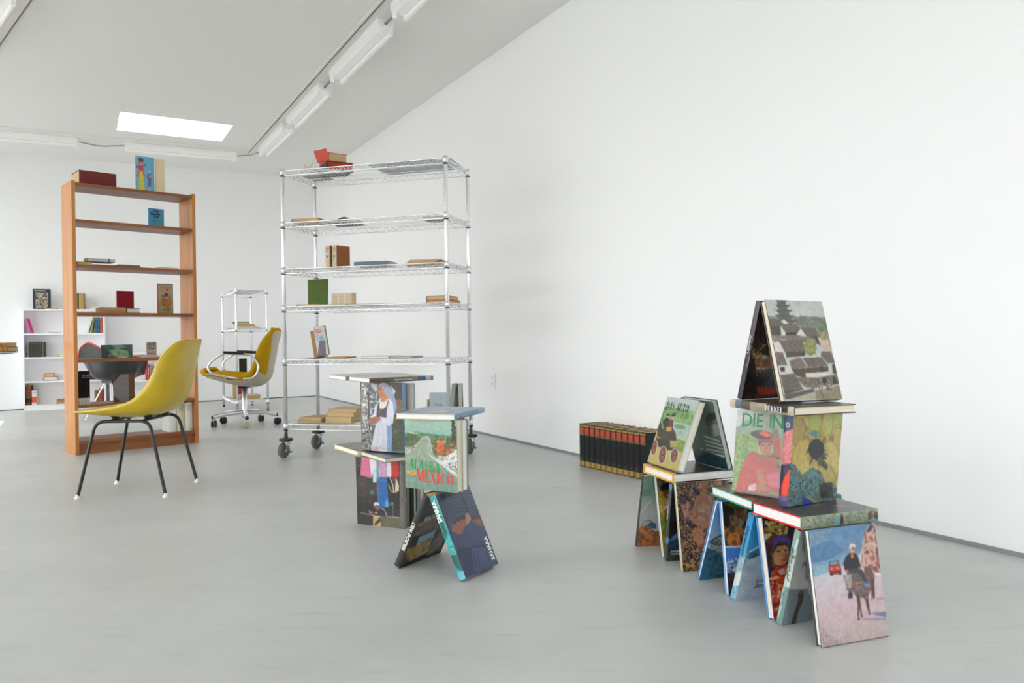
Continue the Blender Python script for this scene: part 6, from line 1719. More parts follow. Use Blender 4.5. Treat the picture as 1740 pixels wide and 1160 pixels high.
book('grey-paged book with a speckled blue edge, rear right behind the headscarf book', .232, .028, .294, pose(x_, y_, .3155, -.5339), (200, 200, 196), spine=(190, 190, 186), back_print=p, pages='grey', group='books of the left pillar', edge=(160, 172, 180))

W_, T_, H_ = .2307, .0201, .2954
p = Print(W_, H_, None, (176, 170, 164), seed=55, cell=.003); p.T(None, [(150, 140, 132), (190, 186, 180), (168, 160, 152)], 4, 3)
s = Print(T_, H_, [(322, 122), (322, 90), (770, 76), (770, 107)], (90, 70, 60), seed=56, cell=.0016)
s.T(None, [(90, 70, 62), (120, 90, 78), (76, 66, 60)], 10); s.T([(440, 70), (665, 70), (665, 130), (440, 130)], [(76, 82, 70), (96, 92, 78), (110, 100, 84)], 8); s.P([(665, 70), (715, 70), (715, 120), (665, 120)], (50, 100, 150), .2); s.P([(715, 70), (750, 70), (750, 120), (715, 120)], (196, 186, 170), .2); s.P([(750, 70), (780, 70), (780, 120), (750, 120)], (96, 150, 200)); s.P([(610, 70), (660, 70), (660, 120), (640, 120)], (140, 124, 90), .2)
o = book('England and Wales book lying flat on top of the left pillar', W_, T_, H_, pose(-0.3445, 3.3208, 0.6401, 2.1561, -PI / 2, 0.0000), p, spine=s, back=(100, 90, 84), pages='white', group='flat books of the left pillar', edge=(170, 160, 150))
text(o, 'England and Wales', 'spine_down', .0145, .188, .0125, (236, 232, 226), .92)
W_, T_, H_ = .2115, .0203, .2998
p = Print(W_, H_, None, (176, 172, 168), seed=57, cell=.003); p.T(None, [(160, 152, 146), (196, 192, 188), (176, 168, 160)], 4, 3)
book('second flat book on the left pillar, its white page edge running out to the left', W_, T_, H_, pose(-0.4790, 3.5160, 0.6403, 2.1459, -PI / 2, 0.0000), p, spine=(150, 140, 130), back=(150, 144, 140), pages='white', group='flat books of the left pillar', edge=(170, 160, 150))

# ================================================================== dark volumes along the wall
vol = [Vector((.409, 4.732, 0)), Vector((.721, 4.235, 0))]
vd = (vol[1] - vol[0]).normalized()
VT, VW, VH = .0505, .180, .262
s = Print(VT - .002, VH, None, (30, 31, 34), cell=.003, seed=60)
s.T(None, [(26, 27, 30), (38, 39, 42), (30, 30, 32)], 8)
GOLD, GOLD2 = (176, 146, 78), (120, 98, 50)
s.P([(0, 1.5), (100, 1.5), (100, 6), (0, 6)], GOLD, .4); s.P([(0, 6.5), (100, 6.5), (100, 7.4), (0, 7.4)], GOLD2); s.P([(6, 8), (94, 8), (94, 22.5), (6, 22.5)], (184, 74, 56), .1)
for y in (11, 14, 17, 20): s.L([(20, y), (80, y)], .8, (214, 130, 84))
s.P([(0, 23), (100, 23), (100, 24.6), (0, 24.6)], GOLD, .2); s.P([(0, 26), (100, 26), (100, 26.8), (0, 26.8)], GOLD2); s.P([(0, 77), (100, 77), (100, 77.8), (0, 77.8)], GOLD2); s.L([(30, 81.5), (68, 81.5)], 1.5, (150, 130, 84)); s.P([(0, 86), (100, 86), (100, 98.5), (0, 98.5)], GOLD, .45, 60); s.P([(18, 89), (42, 89), (42, 95), (18, 95)], (60, 48, 30)); s.P([(24, 90.5), (36, 90.5), (36, 93.6), (24, 93.6)], GOLD)
yaw_v = math.atan2(-NWR.y, -NWR.x)              # local x (cover width) runs into the wall
ordn = ['first', 'second', 'third', 'fourth', 'fifth', 'sixth', 'seventh', 'eighth', 'ninth', 'tenth', 'eleventh', 'twelfth']
v0 = None
for i in range(12):
    o_ = vol[0] + vd * (VT * 1.0 * (i))
    # local y runs opposite to the row, so the near corner sits one thickness on
    ydir = Vector((-math.sin(yaw_v), math.cos(yaw_v), 0))
    org = o_ if ydir.dot(vd) > 0 else o_ + vd * (VT - .0015)
    Mx = pose(org.x, org.y, 0, yaw_v)
    lab = ordn[i] + ' from the left of the black volumes with red labels standing along the wall'
    if i == 0:
        v0 = book(lab, VW, VT - .0015, VH, Mx, (30, 44, 44), spine=s, back=(28, 60, 54), pages='tan', group='black volumes along the wall', edge=(34, 38, 38), cloth=True, bulge=.0035)
    else:
        c = copy_tree(v0); c.matrix_world = Mx; c['label'] = lab

# ================================================================== books on the shelves
def frame(O, a):
    O = Vector(O); return O, Vector((math.cos(a), math.sin(a), 0)), Vector((-math.sin(a), math.cos(a), 0)), a

def sb(fr, kind, s, off, z, W, T, H, label, tw=0.0, lean=0.0, **kw):
    """Shelf book.  s: distance along the shelf front, off: set back from it."""
    O, d, n, a = fr
    q = O + d * s + n * off
    if kind == 'front':   M = pose(q.x, q.y, z, a + tw, lean)
    elif kind == 'spine': q = q + d * T; M = pose(q.x, q.y, z, a + PI / 2 + tw)
    elif kind == 'spine_lean': M = Matrix.Translation((q.x, q.y, z)) @ Matrix.Rotation(a + PI / 2, 4, 'Z') @ Matrix.Rotation(lean, 4, 'X')
    elif kind == 'lie_spine': q = q + d * H; M = pose(q.x, q.y, z + T, a + PI / 2 + tw, -PI / 2)
    elif kind == 'lie_fore': q = q + n * W; M = pose(q.x, q.y, z + T, a - PI / 2 + tw, -PI / 2)
    elif kind == 'lie_foot': M = pose(q.x, q.y, z + T, a + tw, -PI / 2)
    kw.setdefault('cloth', True)
    return book(label, W, T, H, M, **kw)

BC = frame(BC_O, BC_A)
sb(BC, 'lie_spine', .062, .045, BC_Z[0] + .0008, .215, .100, .245, 'thick maroon dictionary lying on top of the teak bookcase', front=(112, 44, 46), spine=(116, 48, 48), pages='tan', b=.004, edge=(100, 40, 42))
p = Print(.135, .262, [(78, 100), (300, 60), (345, 625), (75, 590)], (110, 192, 226), seed=70, cell=.0022)
p.G(None, (120, 196, 224), (96, 178, 220), (80, 300), (330, 300), .04)
p.P([(105, 135), (125, 112), (160, 115), (172, 135), (160, 160), (118, 158)], (110, 50, 50)); p.E(138, 185, 24, 30, (190, 80, 60)); p.E(140, 190, 13, 18, (226, 170, 140)); p.P([(112, 215), (160, 205), (170, 270), (150, 290), (125, 285), (110, 260)], (214, 70, 70)); p.L([(115, 230), (95, 250), (95, 225)], 9, (160, 60, 60)); p.L([(165, 215), (188, 205), (196, 155)], 8, (150, 40, 60))
p.P([(125, 280), (165, 275), (195, 350), (185, 370), (90, 380), (84, 360)], (226, 110, 90), .2); p.P([(120, 320), (165, 315), (175, 450), (200, 600), (110, 600), (118, 450)], (230, 214, 60), .12); p.E(146, 300, 14, 16, (240, 214, 170)); p.E(250, 272, 13, 20, (226, 214, 190)); p.P([(238, 260), (250, 242), (262, 262), (258, 300)], (206, 200, 190)); p.P([(215, 330), (240, 305), (275, 305), (290, 335), (280, 400), (290, 510), (270, 530), (225, 525), (218, 400)], (96, 104, 160), .12); p.P([(218, 380), (232, 390), (232, 525), (214, 520)], (190, 170, 120)); p.P([(280, 380), (292, 400), (298, 510), (282, 520)], (190, 170, 120)); p.P([(245, 325), (280, 325), (275, 365), (250, 370)], (222, 190, 110)); p.P([(248, 530), (270, 530), (268, 590), (255, 600)], (190, 210, 240))
sb(BC, 'front', .443, .05, BC_Z[0] + .0004, .136, .003, .262, 'bright blue cover with two costumed figurines, standing open on top of the teak bookcase', tw=.03, front=p, back=(200, 196, 180), spine=(120, 190, 220), cloth=False, thin=True, pages='cream')
sb(BC, 'front', .590, .062, BC_Z[0] + .0004, .066, .028, .258, 'yellowed block of pages standing beside the figurine cover on the teak bookcase', tw=-.12, front=(226, 210, 174), back=(206, 184, 140), spine=(206, 186, 146), pages='tan', thin=True, spine_right=False)
p = Print(.118, .160, None, (70, 168, 214), seed=71)
sbk = sb(BC, 'front', .578, .20, BC_Z[1] + .0004, .116, .010, .160, 'small sky-blue Der Klampfn Toni booklet standing near the top of the teak bookcase', front=(64, 166, 212), spine=(60, 150, 200), cloth=False, pages='white')
text(sbk, 'Der', 'front', .038, .132, .025, (18, 30, 44), .95, off=.0012); text(sbk, 'Klampfn', 'front', .012, .110, .025, (18, 30, 44), .90, off=.0012); text(sbk, 'Toni', 'front', .034, .088, .025, (18, 30, 44), .95, off=.0012)
for k, q in enumerate(('eine Geschichte', 'aus den Bergen von', 'der alten Zeit', 'in Bildern')): text(sbk, q, 'front', .026, .072 - k * .009, .0075, (24, 50, 70), 1.0)
m = MB(); m.prism([(.050, .012), (.068, .010), (.070, .016), (.062, .017), (.069, .023), (.058, .024), (.052, .020)], -.0004, -.0002, 'XZ'); m.build('printed_mark', ink((18, 30, 44)), sbk)
sb(BC, 'lie_fore', .035, .03, BC_Z[2] + .0004, .13, .022, .105, 'thin tan book lying at the left end of the third shelf of the teak bookcase', front=(196, 170, 120), spine=(180, 150, 100), pages='tan')
bw = sb(BC, 'lie_spine', .118, .09, BC_Z[2] + .0330, .120, .026, .185, 'pale grey book with a black band on the third teak shelf', front=(214, 216, 222), spine=(206, 210, 220), pages='cream')
bw.rotation_euler.rotate_axis('Z', 0.0)
m = MB(); m.box((-.0045, -.0004, .040), (.020, .027, .046)); m.build('band', M_BLACK, bw)
sb(BC, 'lie_spine', .160, .085, BC_Z[2] + .0004, .120, .012, .150, 'dark thin book lying under the pale grey one on the teak bookcase', front=(72, 66, 62), spine=(70, 64, 60), pages='brown')
sb(BC, 'lie_spine', .325, .08, BC_Z[2] + .0004, .120, .020, .150, 'worn brown book lying flat mid-shelf on the third level of the teak bookcase', front=(104, 84, 66), spine=(120, 98, 76), pages='brown')
sb(BC, 'lie_foot', .600, .06, BC_Z[2] + .0004, .150, .014, .20, 'cream booklet lying at the right of the third shelf of the teak bookcase', front=(222, 216, 200), spine=(206, 198, 176), pages='cream')
sb(BC, 'lie_spine', .195, .05, BC_Z[3] + .0004, .165, .040, .165, 'thick bare-backed brown book lying on the middle shelf of the teak bookcase', front=(190, 160, 118), spine=(176, 142, 98), pages='tan')
rb = sb(BC, 'front', .350, .225, BC_Z[3] + .0004, .120, .016, .175, 'small crimson book standing at the rear of the middle shelf of the teak bookcase', front=(156, 26, 46), spine=(140, 20, 40), pages='tan')
text(rb, 'Die alte Welt', 'front', .018, .150, .012, (96, 14, 28), .95); text(rb, 'Modern Fragen', 'front', .016, .132, .012, (96, 14, 28), .9)
for k in range(6):
    m = MB(); m.box((.018, -.0004, .112 - k * .016), (.104, -.0002, .1135 - k * .016)); m.build('rule', ink((120, 16, 34)), rb)
sb(BC, 'lie_fore', .368, .045, BC_Z[3] + .0004, .115, .034, .090, 'small cream-paged book lying in front of the crimson one on the teak bookcase', front=(74, 76, 96), spine=(70, 70, 90), pages='cream')
p = Print(.110, .232, [(255, 165), (640, 185), (655, 1010), (280, 1010)], (186, 168, 140), seed=72)
p.G(None, (190, 172, 146), (176, 156, 120), (450, 200), (450, 950), .06); p.P([(255, 165), (640, 185), (641, 215), (255, 200)], (150, 130, 100)); p.P([(270, 980), (655, 985), (655, 1015), (270, 1015)], (166, 130, 92)); p.L([(635, 190), (650, 1000)], 16, (134, 120, 100))
p.E(500, 352, 34, 22, (84, 34, 28)); p.E(488, 388, 20, 22, (214, 176, 150)); p.P([(440, 450), (470, 418), (515, 450), (520, 530), (480, 545), (420, 500)], (176, 34, 36)); p.P([(365, 520), (410, 495), (460, 540), (430, 600), (385, 570)], (110, 134, 150)); p.P([(360, 510), (400, 495), (400, 545), (370, 545)], (70, 66, 64)); p.T([(310, 600), (350, 560), (430, 600), (480, 610), (600, 620), (615, 760), (560, 860), (450, 870), (380, 800), (340, 680)], [(206, 156, 80), (176, 110, 50), (150, 84, 40), (220, 176, 110)], 12); p.T([(540, 480), (600, 520), (590, 620), (530, 600)], [(140, 140, 60), (160, 150, 80)], 10); p.T([(300, 680), (350, 700), (330, 800), (300, 800)], [(140, 150, 60), (160, 160, 90)], 12); p.T([(360, 880), (600, 860), (580, 950), (400, 940)], [(150, 150, 80), (130, 136, 60)], 12); p.L([(320, 385), (400, 370), (450, 340)], 4, (110, 90, 70)); p.L([(440, 600), (420, 660)], 14, (110, 60, 40)); p.L([(490, 850), (560, 860)], 14, (130, 60, 36))
s = Print(.030, .232, [(140, 190), (255, 165), (280, 1010), (160, 1010)], (150, 152, 150), seed=73); s.P([(205, 160), (250, 160), (280, 1015), (232, 1015)], (176, 34, 48), .06); s.P([(190, 160), (212, 160), (236, 1015), (215, 1015)], (206, 150, 156))
rt = sb(BC, 'front', .612, .11, BC_Z[3] + .0004, .110, .030, .232, 'old picture book with a rider on a lion, middle shelf of the teak bookcase', tw=-.02, front=p, spine=s, back=(160, 140, 110), cloth=True, pages='tan')
text(rt, 'Rotternui', 'front', .018, .196, .021, (184, 60, 60), 1.0, .1, off=.0008)
p = Print(.215, .105, [(312, 205), (678, 200), (685, 345), (318, 350)], (60, 96, 84), seed=74)
p.T(None, [(36, 60, 56), (70, 110, 96), (50, 84, 74)], 5); p.P([(312, 215), (420, 290), (400, 345), (318, 345)], (40, 50, 50), .2); p.T([(400, 260), (500, 240), (620, 265), (650, 330), (560, 345), (470, 330)], [(120, 160, 120), (150, 186, 140), (96, 140, 104)], 6); p.P([(420, 205), (520, 200), (600, 230), (480, 240)], (110, 160, 160), .1); p.E(415, 313, 10, 7, (190, 214, 190)); p.E(472, 305, 7, 6, (210, 226, 206)); p.P([(500, 335), (600, 325), (640, 345), (510, 348)], (190, 200, 180)); p.P([(600, 200), (678, 200), (680, 290), (640, 260)], (60, 80, 76))
sb(BC, 'front', .208, .12, BC_Z[4] + .0004, .215, .008, .100, 'landscape-format picture book with a green glowing scene on the teak bookcase', front=p, spine=(150, 150, 140), cloth=False, pages='white')
sb(BC, 'lie_foot', .50, .08, BC_Z[4] + .0004, .150, .008, .18, 'thin pale booklet lying right of the green picture book on the teak bookcase', front=(206, 204, 200), spine=(190, 184, 176), pages='white')
sb(BC, 'lie_foot', .40, .19, BC_Z[4] + .0004, .130, .006, .09, 'thin tan-and-red booklet behind the green picture book on the teak bookcase', front=(176, 110, 86), spine=(150, 60, 50), pages='tan')
p = Print(.078, .125, [(842, 150), (965, 155), (965, 305), (842, 300)], (222, 212, 192), seed=75)
p.T([(850, 158), (955, 158), (955, 230), (850, 230)], [(60, 54, 46), (226, 218, 200), (110, 100, 84)], 10, sharp=3); p.L([(858, 265), (945, 268)], 10, (200, 60, 50)); p.L([(866, 248), (940, 250)], 3, (120, 110, 96))
sb(BC, 'front', .558, .235, BC_Z[4] + .0004, .077, .010, .118, 'small cream booklet with a dark vignette standing at the rear of the teak bookcase', front=p, spine=(206, 196, 176), cloth=False, pages='cream')
BLKS = None
for i, (x, lb) in enumerate(((.030, 'leftmost of three'), (.0575, 'middle one of three'), (.085, 'rightmost of three'))):
    s = Print(.025, .235, None, (22, 22, 24), seed=76 + i, cell=.003); s.P([(0, 80), (100, 80), (100, 100), (0, 100)], (226, 222, 210), .04); s.L([(20, 89), (80, 89)], 1.2, (176, 172, 160))
    o = sb(BC, 'spine', x, .05 , BC_Z[5] + .0004, .155, .0262, .238, lb + ' black books with cream-banded spines on the lower teak shelf', front=(24, 24, 26), spine=s, pages='cream', group='black books with cream bands')
    if i: text(o, 'BAND', 'spine_flat', .023, .205, .007, (226, 222, 214), 1.0); text(o, 'WERKE', 'spine_flat', .024, .194, .006, (226, 222, 214), 1.0)
p = Print(.145, .205, [(468, 555), (710, 555), (710, 865), (470, 870)], (142, 140, 140), seed=79)
p.T(None, [(150, 148, 148), (134, 132, 134)], 14); p.P([(468, 550), (550, 555), (470, 640)], (104, 72, 44)); p.P([(470, 800), (545, 865), (470, 875)], (104, 72, 44)); p.P([(640, 550), (715, 550), (715, 875), (640, 875)], (112, 80, 50), .08)
sb(BC, 'front', .283, .09, BC_Z[5] + .0004, .145, .022, .205, 'grey half-bound book with brown corners standing on the lower teak shelf', tw=.05, front=p, back=(140, 138, 136), spine=(112, 80, 50), spine_right=True, pages='tan', edge=(120, 110, 100))
for i, (x, T, rgb, lb, c2) in enumerate(((.655, .058, (226, 228, 226), 'cream-white thick lexicon half hidden by the yellow chair', None), (.716, .062, (214, 208, 172), 'yellowed thick lexicon volume with orange print at the foot of the teak bookcase', 'Autoren'), (.780, .056, (226, 228, 222), 'white thick lexicon volume at the right foot of the teak bookcase', 'Werke'))):
    o = sb(BC, 'spine', x, .045, BC_Z[6] + .0004, .150, T - .002, .222, lb, front=(228, 230, 226), spine=rgb, pages='white', cloth=False, group='thick white lexicon volumes', bulge=.006)
    if c2:
        for k, q in enumerate(('Lexikon', 'der Welt', 'literatur')): r = text(o, q, 'spine_flat', T - .012, .196 - k * .0135, .0135, (70, 68, 66), .82)
        text(o, c2, 'spine_flat', T - .012, .152, .0135, (216, 92, 64), .82); text(o, 'Kroener', 'spine_flat', T - .020, .012, .0115, (80, 78, 72), .85)
for o in bpy.data.objects:
    if o.name.startswith('title_lettering') and o.parent and o.parent.get('group') == 'thick white lexicon volumes': o.location.x = -.0064

RK = frame(RK_O, RK_A)
z0 = [z + .0006 for z in RK_Z]
# yaw is world heading relative to the rack
sb(RK, 'lie_foot', .02, .20, z0[0], .15, .006, .2, 'thin curled grey paper booklet at the left end of the wire rack top', front=(176, 168, 156), spine=(150, 140, 126), pages='grey', thin=True)
def arch_leaf(label, fr, s, off, z, L, W, h, rgb, tw=0, cat='paper'):
    O, d, n, a = fr
    q = O + d * s + n * off
    G = np.zeros((13, 5, 3))
    for i in range(13):
        t_ = i / 12
        G[i, :, 0] = L * t_; G[i, :, 2] = h * max(0, math.sin(PI * min(1, t_ * 1.0))) ** 3 + .001
    G[..., 1] = np.linspace(0, W, 5)[None, :]
    m = MB(); m.surf(G, .0012)
    o = recalc(m.build('loose_leaf', mat('old paper %d' % rgb[0], rgb, .85), None))
    o.matrix_world = Matrix.Translation((q.x, q.y, z)) @ Matrix.Rotation(a + tw, 4, 'Z')
    return tag(o, label, cat)
arch_leaf('curled tan leaf peaking on the left end of the wire rack top', RK, .03, .21, z0[0] + .0063, .13, .12, .018, (206, 196, 172))
O, d, n, a = RK
bq = sb(RK, 'lie_foot', .20, .10, z0[0], .17, .016, .20, 'thin pale blue book under the red stack on the wire rack top', tw=.35, front=(120, 156, 176), back=(96, 130, 150), spine=(214, 200, 170), pages='cream', edge=(206, 190, 150))
q = O + d * .262 + n * .145
book('black-covered book with a red page edge, middle of the stack on the wire rack top', .185, .062, .200, pose(q.x, q.y, z0[0] + .0165 + .062, .52, -PI / 2), (56, 62, 66), spine=(60, 66, 70), pages='red', cloth=True, edge=(40, 40, 42), b=.003)
q = O + d * .270 + n * .150
zt = z0[0] + .0165 + .0625
book('thick coral-red book with sprung pages on top of the stack on the wire rack', .135, .058, .170, pose(q.x, q.y, zt + .058, .62, -PI / 2), (206, 88, 74), spine=(214, 96, 80), pages='tan', cloth=True, b=.003)
m = MB(); P_ = [(0, 0), (.115, .0), (.115, .0025), (0, .0025)]
lp_ = tag(MB.build(m, 'x', M_CLOTH), None) if False else None
o = bpy.data.objects[-1] if False else None
q2 = O + d * .212 + n * .102
book('loose coral cover board tipped off the left side of the stack on the wire rack', .085, .014, .085, Matrix.Translation((q2.x, q2.y, z0[0] + .060)) @ Matrix.Rotation(.30, 4, 'Z') @ Matrix.Rotation(-.28, 4, 'Y') @ Matrix.Rotation(-.15, 4, 'X'), (216, 98, 82), spine=(226, 110, 92), pages='tan', cloth=True)
m = MB(); m.tube(fil([(q2.x - .02, q2.y - .02, z0[0] + .06), (q2.x - .045, q2.y - .05, z0[0] + .012), (q2.x - .05, RK_O.y - .115, z0[0] + .006), (q2.x - .052, RK_O.y - .118, z0[0] - .10)], .02, 4), .0016, 6)
tag(m.build('ribbon_marker', mat('faded pink ribbon', (206, 150, 140), .8)), 'thin faded ribbon hanging from the coral book over the wire rack edge', 'ribbon')
for k, (s_, off, L, Wd, rgb, lb, tw) in enumerate(((.60, .05, .50, .34, (214, 216, 220), 'large pale sheet lying across the right half of the wire rack top', -.04), (.72, .08, .46, .30, (226, 226, 222), 'second large white sheet on the right of the wire rack top, turned slightly', .06))):
    q = O + d * s_ + n * off
    m = MB(); G = np.zeros((9, 7, 3)); G[..., 0] = np.linspace(0, L, 9)[:, None]; G[..., 1] = np.linspace(0, Wd, 7)[None, :]
    G[..., 2] = .0012 + k * .004 + .010 * (np.abs(np.linspace(-1, 1, 9)) ** 4)[:, None] * (k + .3)
    m.surf(G, .001)
    o = recalc(m.build('paper_sheet', mat('pale print sheet %d' % k, rgb, .5)))
    o.matrix_world = Matrix.Translation((q.x, q.y, z0[0])) @ Matrix.Rotation(a + tw, 4, 'Z')
    tag(o, lb, 'paper', 'large sheets on the rack top')
sb(RK, 'lie_foot', .03, .06, z0[1], .20, .030, .16, 'yellowed book lying at the left of the second wire shelf', tw=.05, front=(206, 176, 122), spine=(196, 166, 112), pages='tan')
sb(RK, 'lie_foot', .26, .12, z0[1], .20, .010, .22, 'dark blue-grey booklet lying open-spread left of centre on the second wire shelf', tw=.1, front=(110, 116, 130), back=(84, 90, 108), spine=(96, 100, 116), pages='grey', thin=True)
arch_leaf('curled cream leaf peaking above the second wire shelf', RK, .27, .14, z0[1] + .0105, .22, .15, .028, (214, 198, 168), .1)
sb(RK, 'lie_foot', .93, .22, z0[1], .14, .018, .16, 'small grey-brown booklet at the right end of the second wire shelf', front=(170, 160, 152), spine=(150, 140, 130), pages='grey')
for i, (x, T, lb) in enumerate(((.212, .038, 'left one of two old cream-spined volumes on the third wire shelf'), (.262, .042, 'right one of two old cream-spined volumes on the third wire shelf'))):
    s = Print(T, .165, None, (214, 204, 178), seed=80 + i); s.T(None, [(206, 194, 166), (226, 218, 196)], 6); s.L([(20, 12), (80, 12)], 4, (196, 110, 84)); s.L([(20, 22), (80, 22)], 3, (196, 130, 100)); s.E(50, 45, 26, 5, (120, 150, 90)); s.L([(10, 92), (90, 92)], 2, (170, 120, 90))
    sb(RK, 'spine', x, .18, z0[2], .13, T, .165, lb, tw=-.28, front=(166, 104, 66), spine=s, pages='tan', group='two cream-spined volumes')
sb(RK, 'lie_spine', .50, .07, z0[2], .17, .030, .24, 'blue-grey book with yellow edges lying on the third wire shelf', tw=.05, front=(118, 132, 142), spine=(112, 124, 136), pages='grey', edge=(196, 170, 70), b=.003)
for k in range(4): sb(RK, 'lie_foot', .84 + .012 * k, .10 + .008 * k, z0[2] + .0088 * k, .21, .0078, .22, ['lowest', 'second lowest', 'third', 'topmost'][k] + ' brown paper booklet of the heap at the right of the third wire shelf', tw=.05 * k - .06, front=(176 - 6 * k, 146 - 6 * k, 110), spine=(160, 128, 92), pages='tan', group='brown paper booklets', thin=True)
g = sb(RK, 'front', .040, .24, z0[3], .150, .020, .195, 'olive green book standing at the left end of the fourth wire shelf', front=(84, 104, 46), spine=(76, 94, 40), pages='tan')
for (x0, x1, y0, y1) in ((.035, .115, .132, .1335), (.035, .115, .092, .0935), (.035, .0365, .092, .1335), (.1135, .115, .092, .1335), (.05, .10, .120, .122), (.045, .105, .110, .112), (.055, .095, .101, .103)):
    m = MB(); m.box((x0, -.0004, y0), (x1, -.0002, y1)); m.build('blind_rule', ink((52, 66, 30)), g)
m = MB(); m.lathe([(.0105, 0), (.007, 0)], 16, M=Matrix.Translation((.078, -.0003, .058)) @ Matrix.Rotation(PI / 2, 4, 'X')); m.build('stamped_medallion', ink((52, 66, 30)), g)
G = np.zeros((16, 7, 3))
o_ = sb(RK, 'front', .215, .26, z0[3], .155, .004, .095, 'cream open book with yellowed printed columns standing on the fourth wire shelf', tw=.10, front=None or (226, 214, 190), back=(196, 176, 140), spine=(190, 166, 126), pages='tan', thin=True)
for k, x in enumerate((.008, .057, .108)):
    for r_ in range(11):
        m = MB(); m.box((x, -.0004, .084 - r_ * .0072), (x + .038, -.0002, .0868 - r_ * .0072)); m.build('text_line', ink((186, 166, 134)), o_)
sb(RK, 'front', .374, .262, z0[3], .030, .030, .092, 'fanned cream leaves at the right of the open book on the fourth wire shelf', tw=.7, front=(214, 196, 160), back=(190, 166, 126), spine=(206, 186, 150), pages='tan', thin=True)
sb(RK, 'lie_foot', .060, .06, z0[3], .15, .012, .14, 'tan booklet lying before the olive green book on the fourth wire shelf', tw=.04, front=(196, 166, 120), spine=(170, 130, 100), pages='tan')
sb(RK, 'lie_foot', .222, .05, z0[3], .21, .008, .15, 'thin yellow booklet lying on the fourth wire shelf', tw=.04, front=(206, 184, 60), spine=(200, 176, 60), pages='grey', thin=True)
sb(RK, 'lie_foot', .50, .06, z0[3], .19, .006, .15, 'thin pinkish booklet lying near the middle of the fourth wire shelf', tw=.08, front=(196, 170, 150), spine=(176, 140, 120), pages='grey', thin=True)
sb(RK, 'lie_foot', .985, .14, z0[3], .160, .020, .20, 'lower book of the pair at the right of the fourth wire shelf', tw=-.08, front=(150, 80, 62), spine=(140, 70, 54), pages='tan', group='pair of tan books on the fourth wire shelf')
sb(RK, 'lie_foot', .980, .15, z0[3] + .0205, .155, .028, .19, 'upper book of the pair at the right of the fourth wire shelf', tw=-.02, front=(170, 84, 70), spine=(170, 86, 70), pages='tan', group='pair of tan books on the fourth wire shelf')
def tilt(fr, s, off, z, a_roll, tw=0):
    O, d, n, a = fr
    q = O + d * s + n * off
    return Matrix.Translation((q.x, q.y, z)) @ Matrix.Rotation(a + tw, 4, 'Z') @ Matrix.Rotation(a_roll, 4, 'Y')
book('tan-backed book leaning against the mountaineering book on the fifth wire shelf', .034, .13, .185, tilt(RK, .130, .16, z0[4] + .006, -.16), (170, 130, 84), spine=(150, 112, 70), pages='tan', cloth=True, group=None)
p = Print(.078, .205, [(370, 612), (450, 608), (498, 843), (415, 843)], (196, 190, 180), seed=84)
p.G(None, (190, 186, 180), (206, 206, 206), (400, 620), (440, 800), .1); p.P([(385, 618), (452, 612), (455, 640), (388, 645)], (214, 196, 190)); p.T([(420, 720), (470, 730), (480, 843), (412, 843)], [(70, 70, 76), (110, 108, 112), (50, 50, 56)], 10); p.P([(415, 700), (440, 680), (475, 740), (430, 720)], (130, 160, 190)); p.P([(390, 670), (412, 668), (416, 720), (400, 720)], (150, 176, 206))
s = Print(.024, .205, None, (222, 214, 208), seed=85); s.L([(50, 8), (50, 60)], 46, (206, 70, 66)); s.L([(50, 60), (50, 96)], 50, (150, 170, 196))
mb_ = book('leaning book with red title over a grey mountain, fifth wire shelf', .082, .024, .205, tilt(RK, .172, .14, z0[4] + .013, -.165), p, spine=s, pages='cream')
text(mb_, 'Wunderwelt', 'front', .008, .178, .0125, (206, 60, 60), .78, off=.0007); text(mb_, 'Thermalien', 'front', .012, .162, .0125, (206, 60, 60), .78, off=.0007)
sb(RK, 'lie_foot', .265, .10, z0[4], .14, .010, .16, 'flat orange-tan booklet in front of the leaning books on the fifth wire shelf', front=(196, 150, 90), spine=(180, 130, 76), pages='tan')
sb(RK, 'lie_foot', .53, .09, z0[4], .20, .014, .2, 'white-edged flat book near the middle of the fifth wire shelf', front=(214, 214, 210), spine=(196, 196, 190), pages='white')
sb(RK, 'lie_foot', .74, .09, z0[4], .155, .012, .2, 'grey-edged flat book right of the white one on the fifth wire shelf', front=(190, 190, 180), spine=(170, 170, 160), pages='grey')
sb(RK, 'lie_foot', .05, .20, z0[4], .10, .005, .14, 'thin grey booklet at the left end of the fifth wire shelf', front=(160, 164, 160), spine=(140, 140, 136), pages='grey', thin=True)
for k in range(3): sb(RK, 'lie_foot', .050 + .004 * k, .08, z0[5] + .0125 * k, .17, .0117, .2, ['bottom', 'middle', 'top'][k] + ' browned booklet of the low pile at the left of the bottom wire shelf', tw=.08 - .08 * k, front=(190, 158, 116), spine=(170, 134, 92), pages='tan', thin=True, group='low pile of browned booklets')
for k, (T, lb) in enumerate(((.042, 'thick bare-backed book at the bottom of the tall pile on the lowest wire shelf'), (.028, 'middle book of the tall pile on the lowest wire shelf'), (.022, 'topmost book of the tall pile on the lowest wire shelf'))):
    zz = z0[5] + (0, .0425, .071)[k]
    sb(RK, 'lie_foot', .245 + .008 * k, .10 + .01 * k, zz, .20, T, .22, lb, tw=.06 * k - .04, front=(206, 184, 150), spine=(190, 160, 120), pages='tan', thin=True, group='tall pile of bare-backed books')
p = Print(.118, .17, None, (160, 174, 180), seed=86)
s = Print(.030, .17, None, (200, 214, 222), seed=87)
ml = sb(RK, 'front', .972, .20, z0[5], .120, .032, .205, 'grey-blue METALL book with a pale spine standing on the lowest wire shelf', tw=.12, front=(158, 174, 180), spine=(206, 220, 228), cloth=False, pages='white')
text(ml, 'METALL', 'spine_up', .010, .085, .020, (110, 130, 146), 1.0); text(ml, 'METALL', 'front', .030, .115, .024, (84, 100, 108), .72); text(ml, 'und Form', 'front', .060, .165, .008, (110, 124, 130), 1)
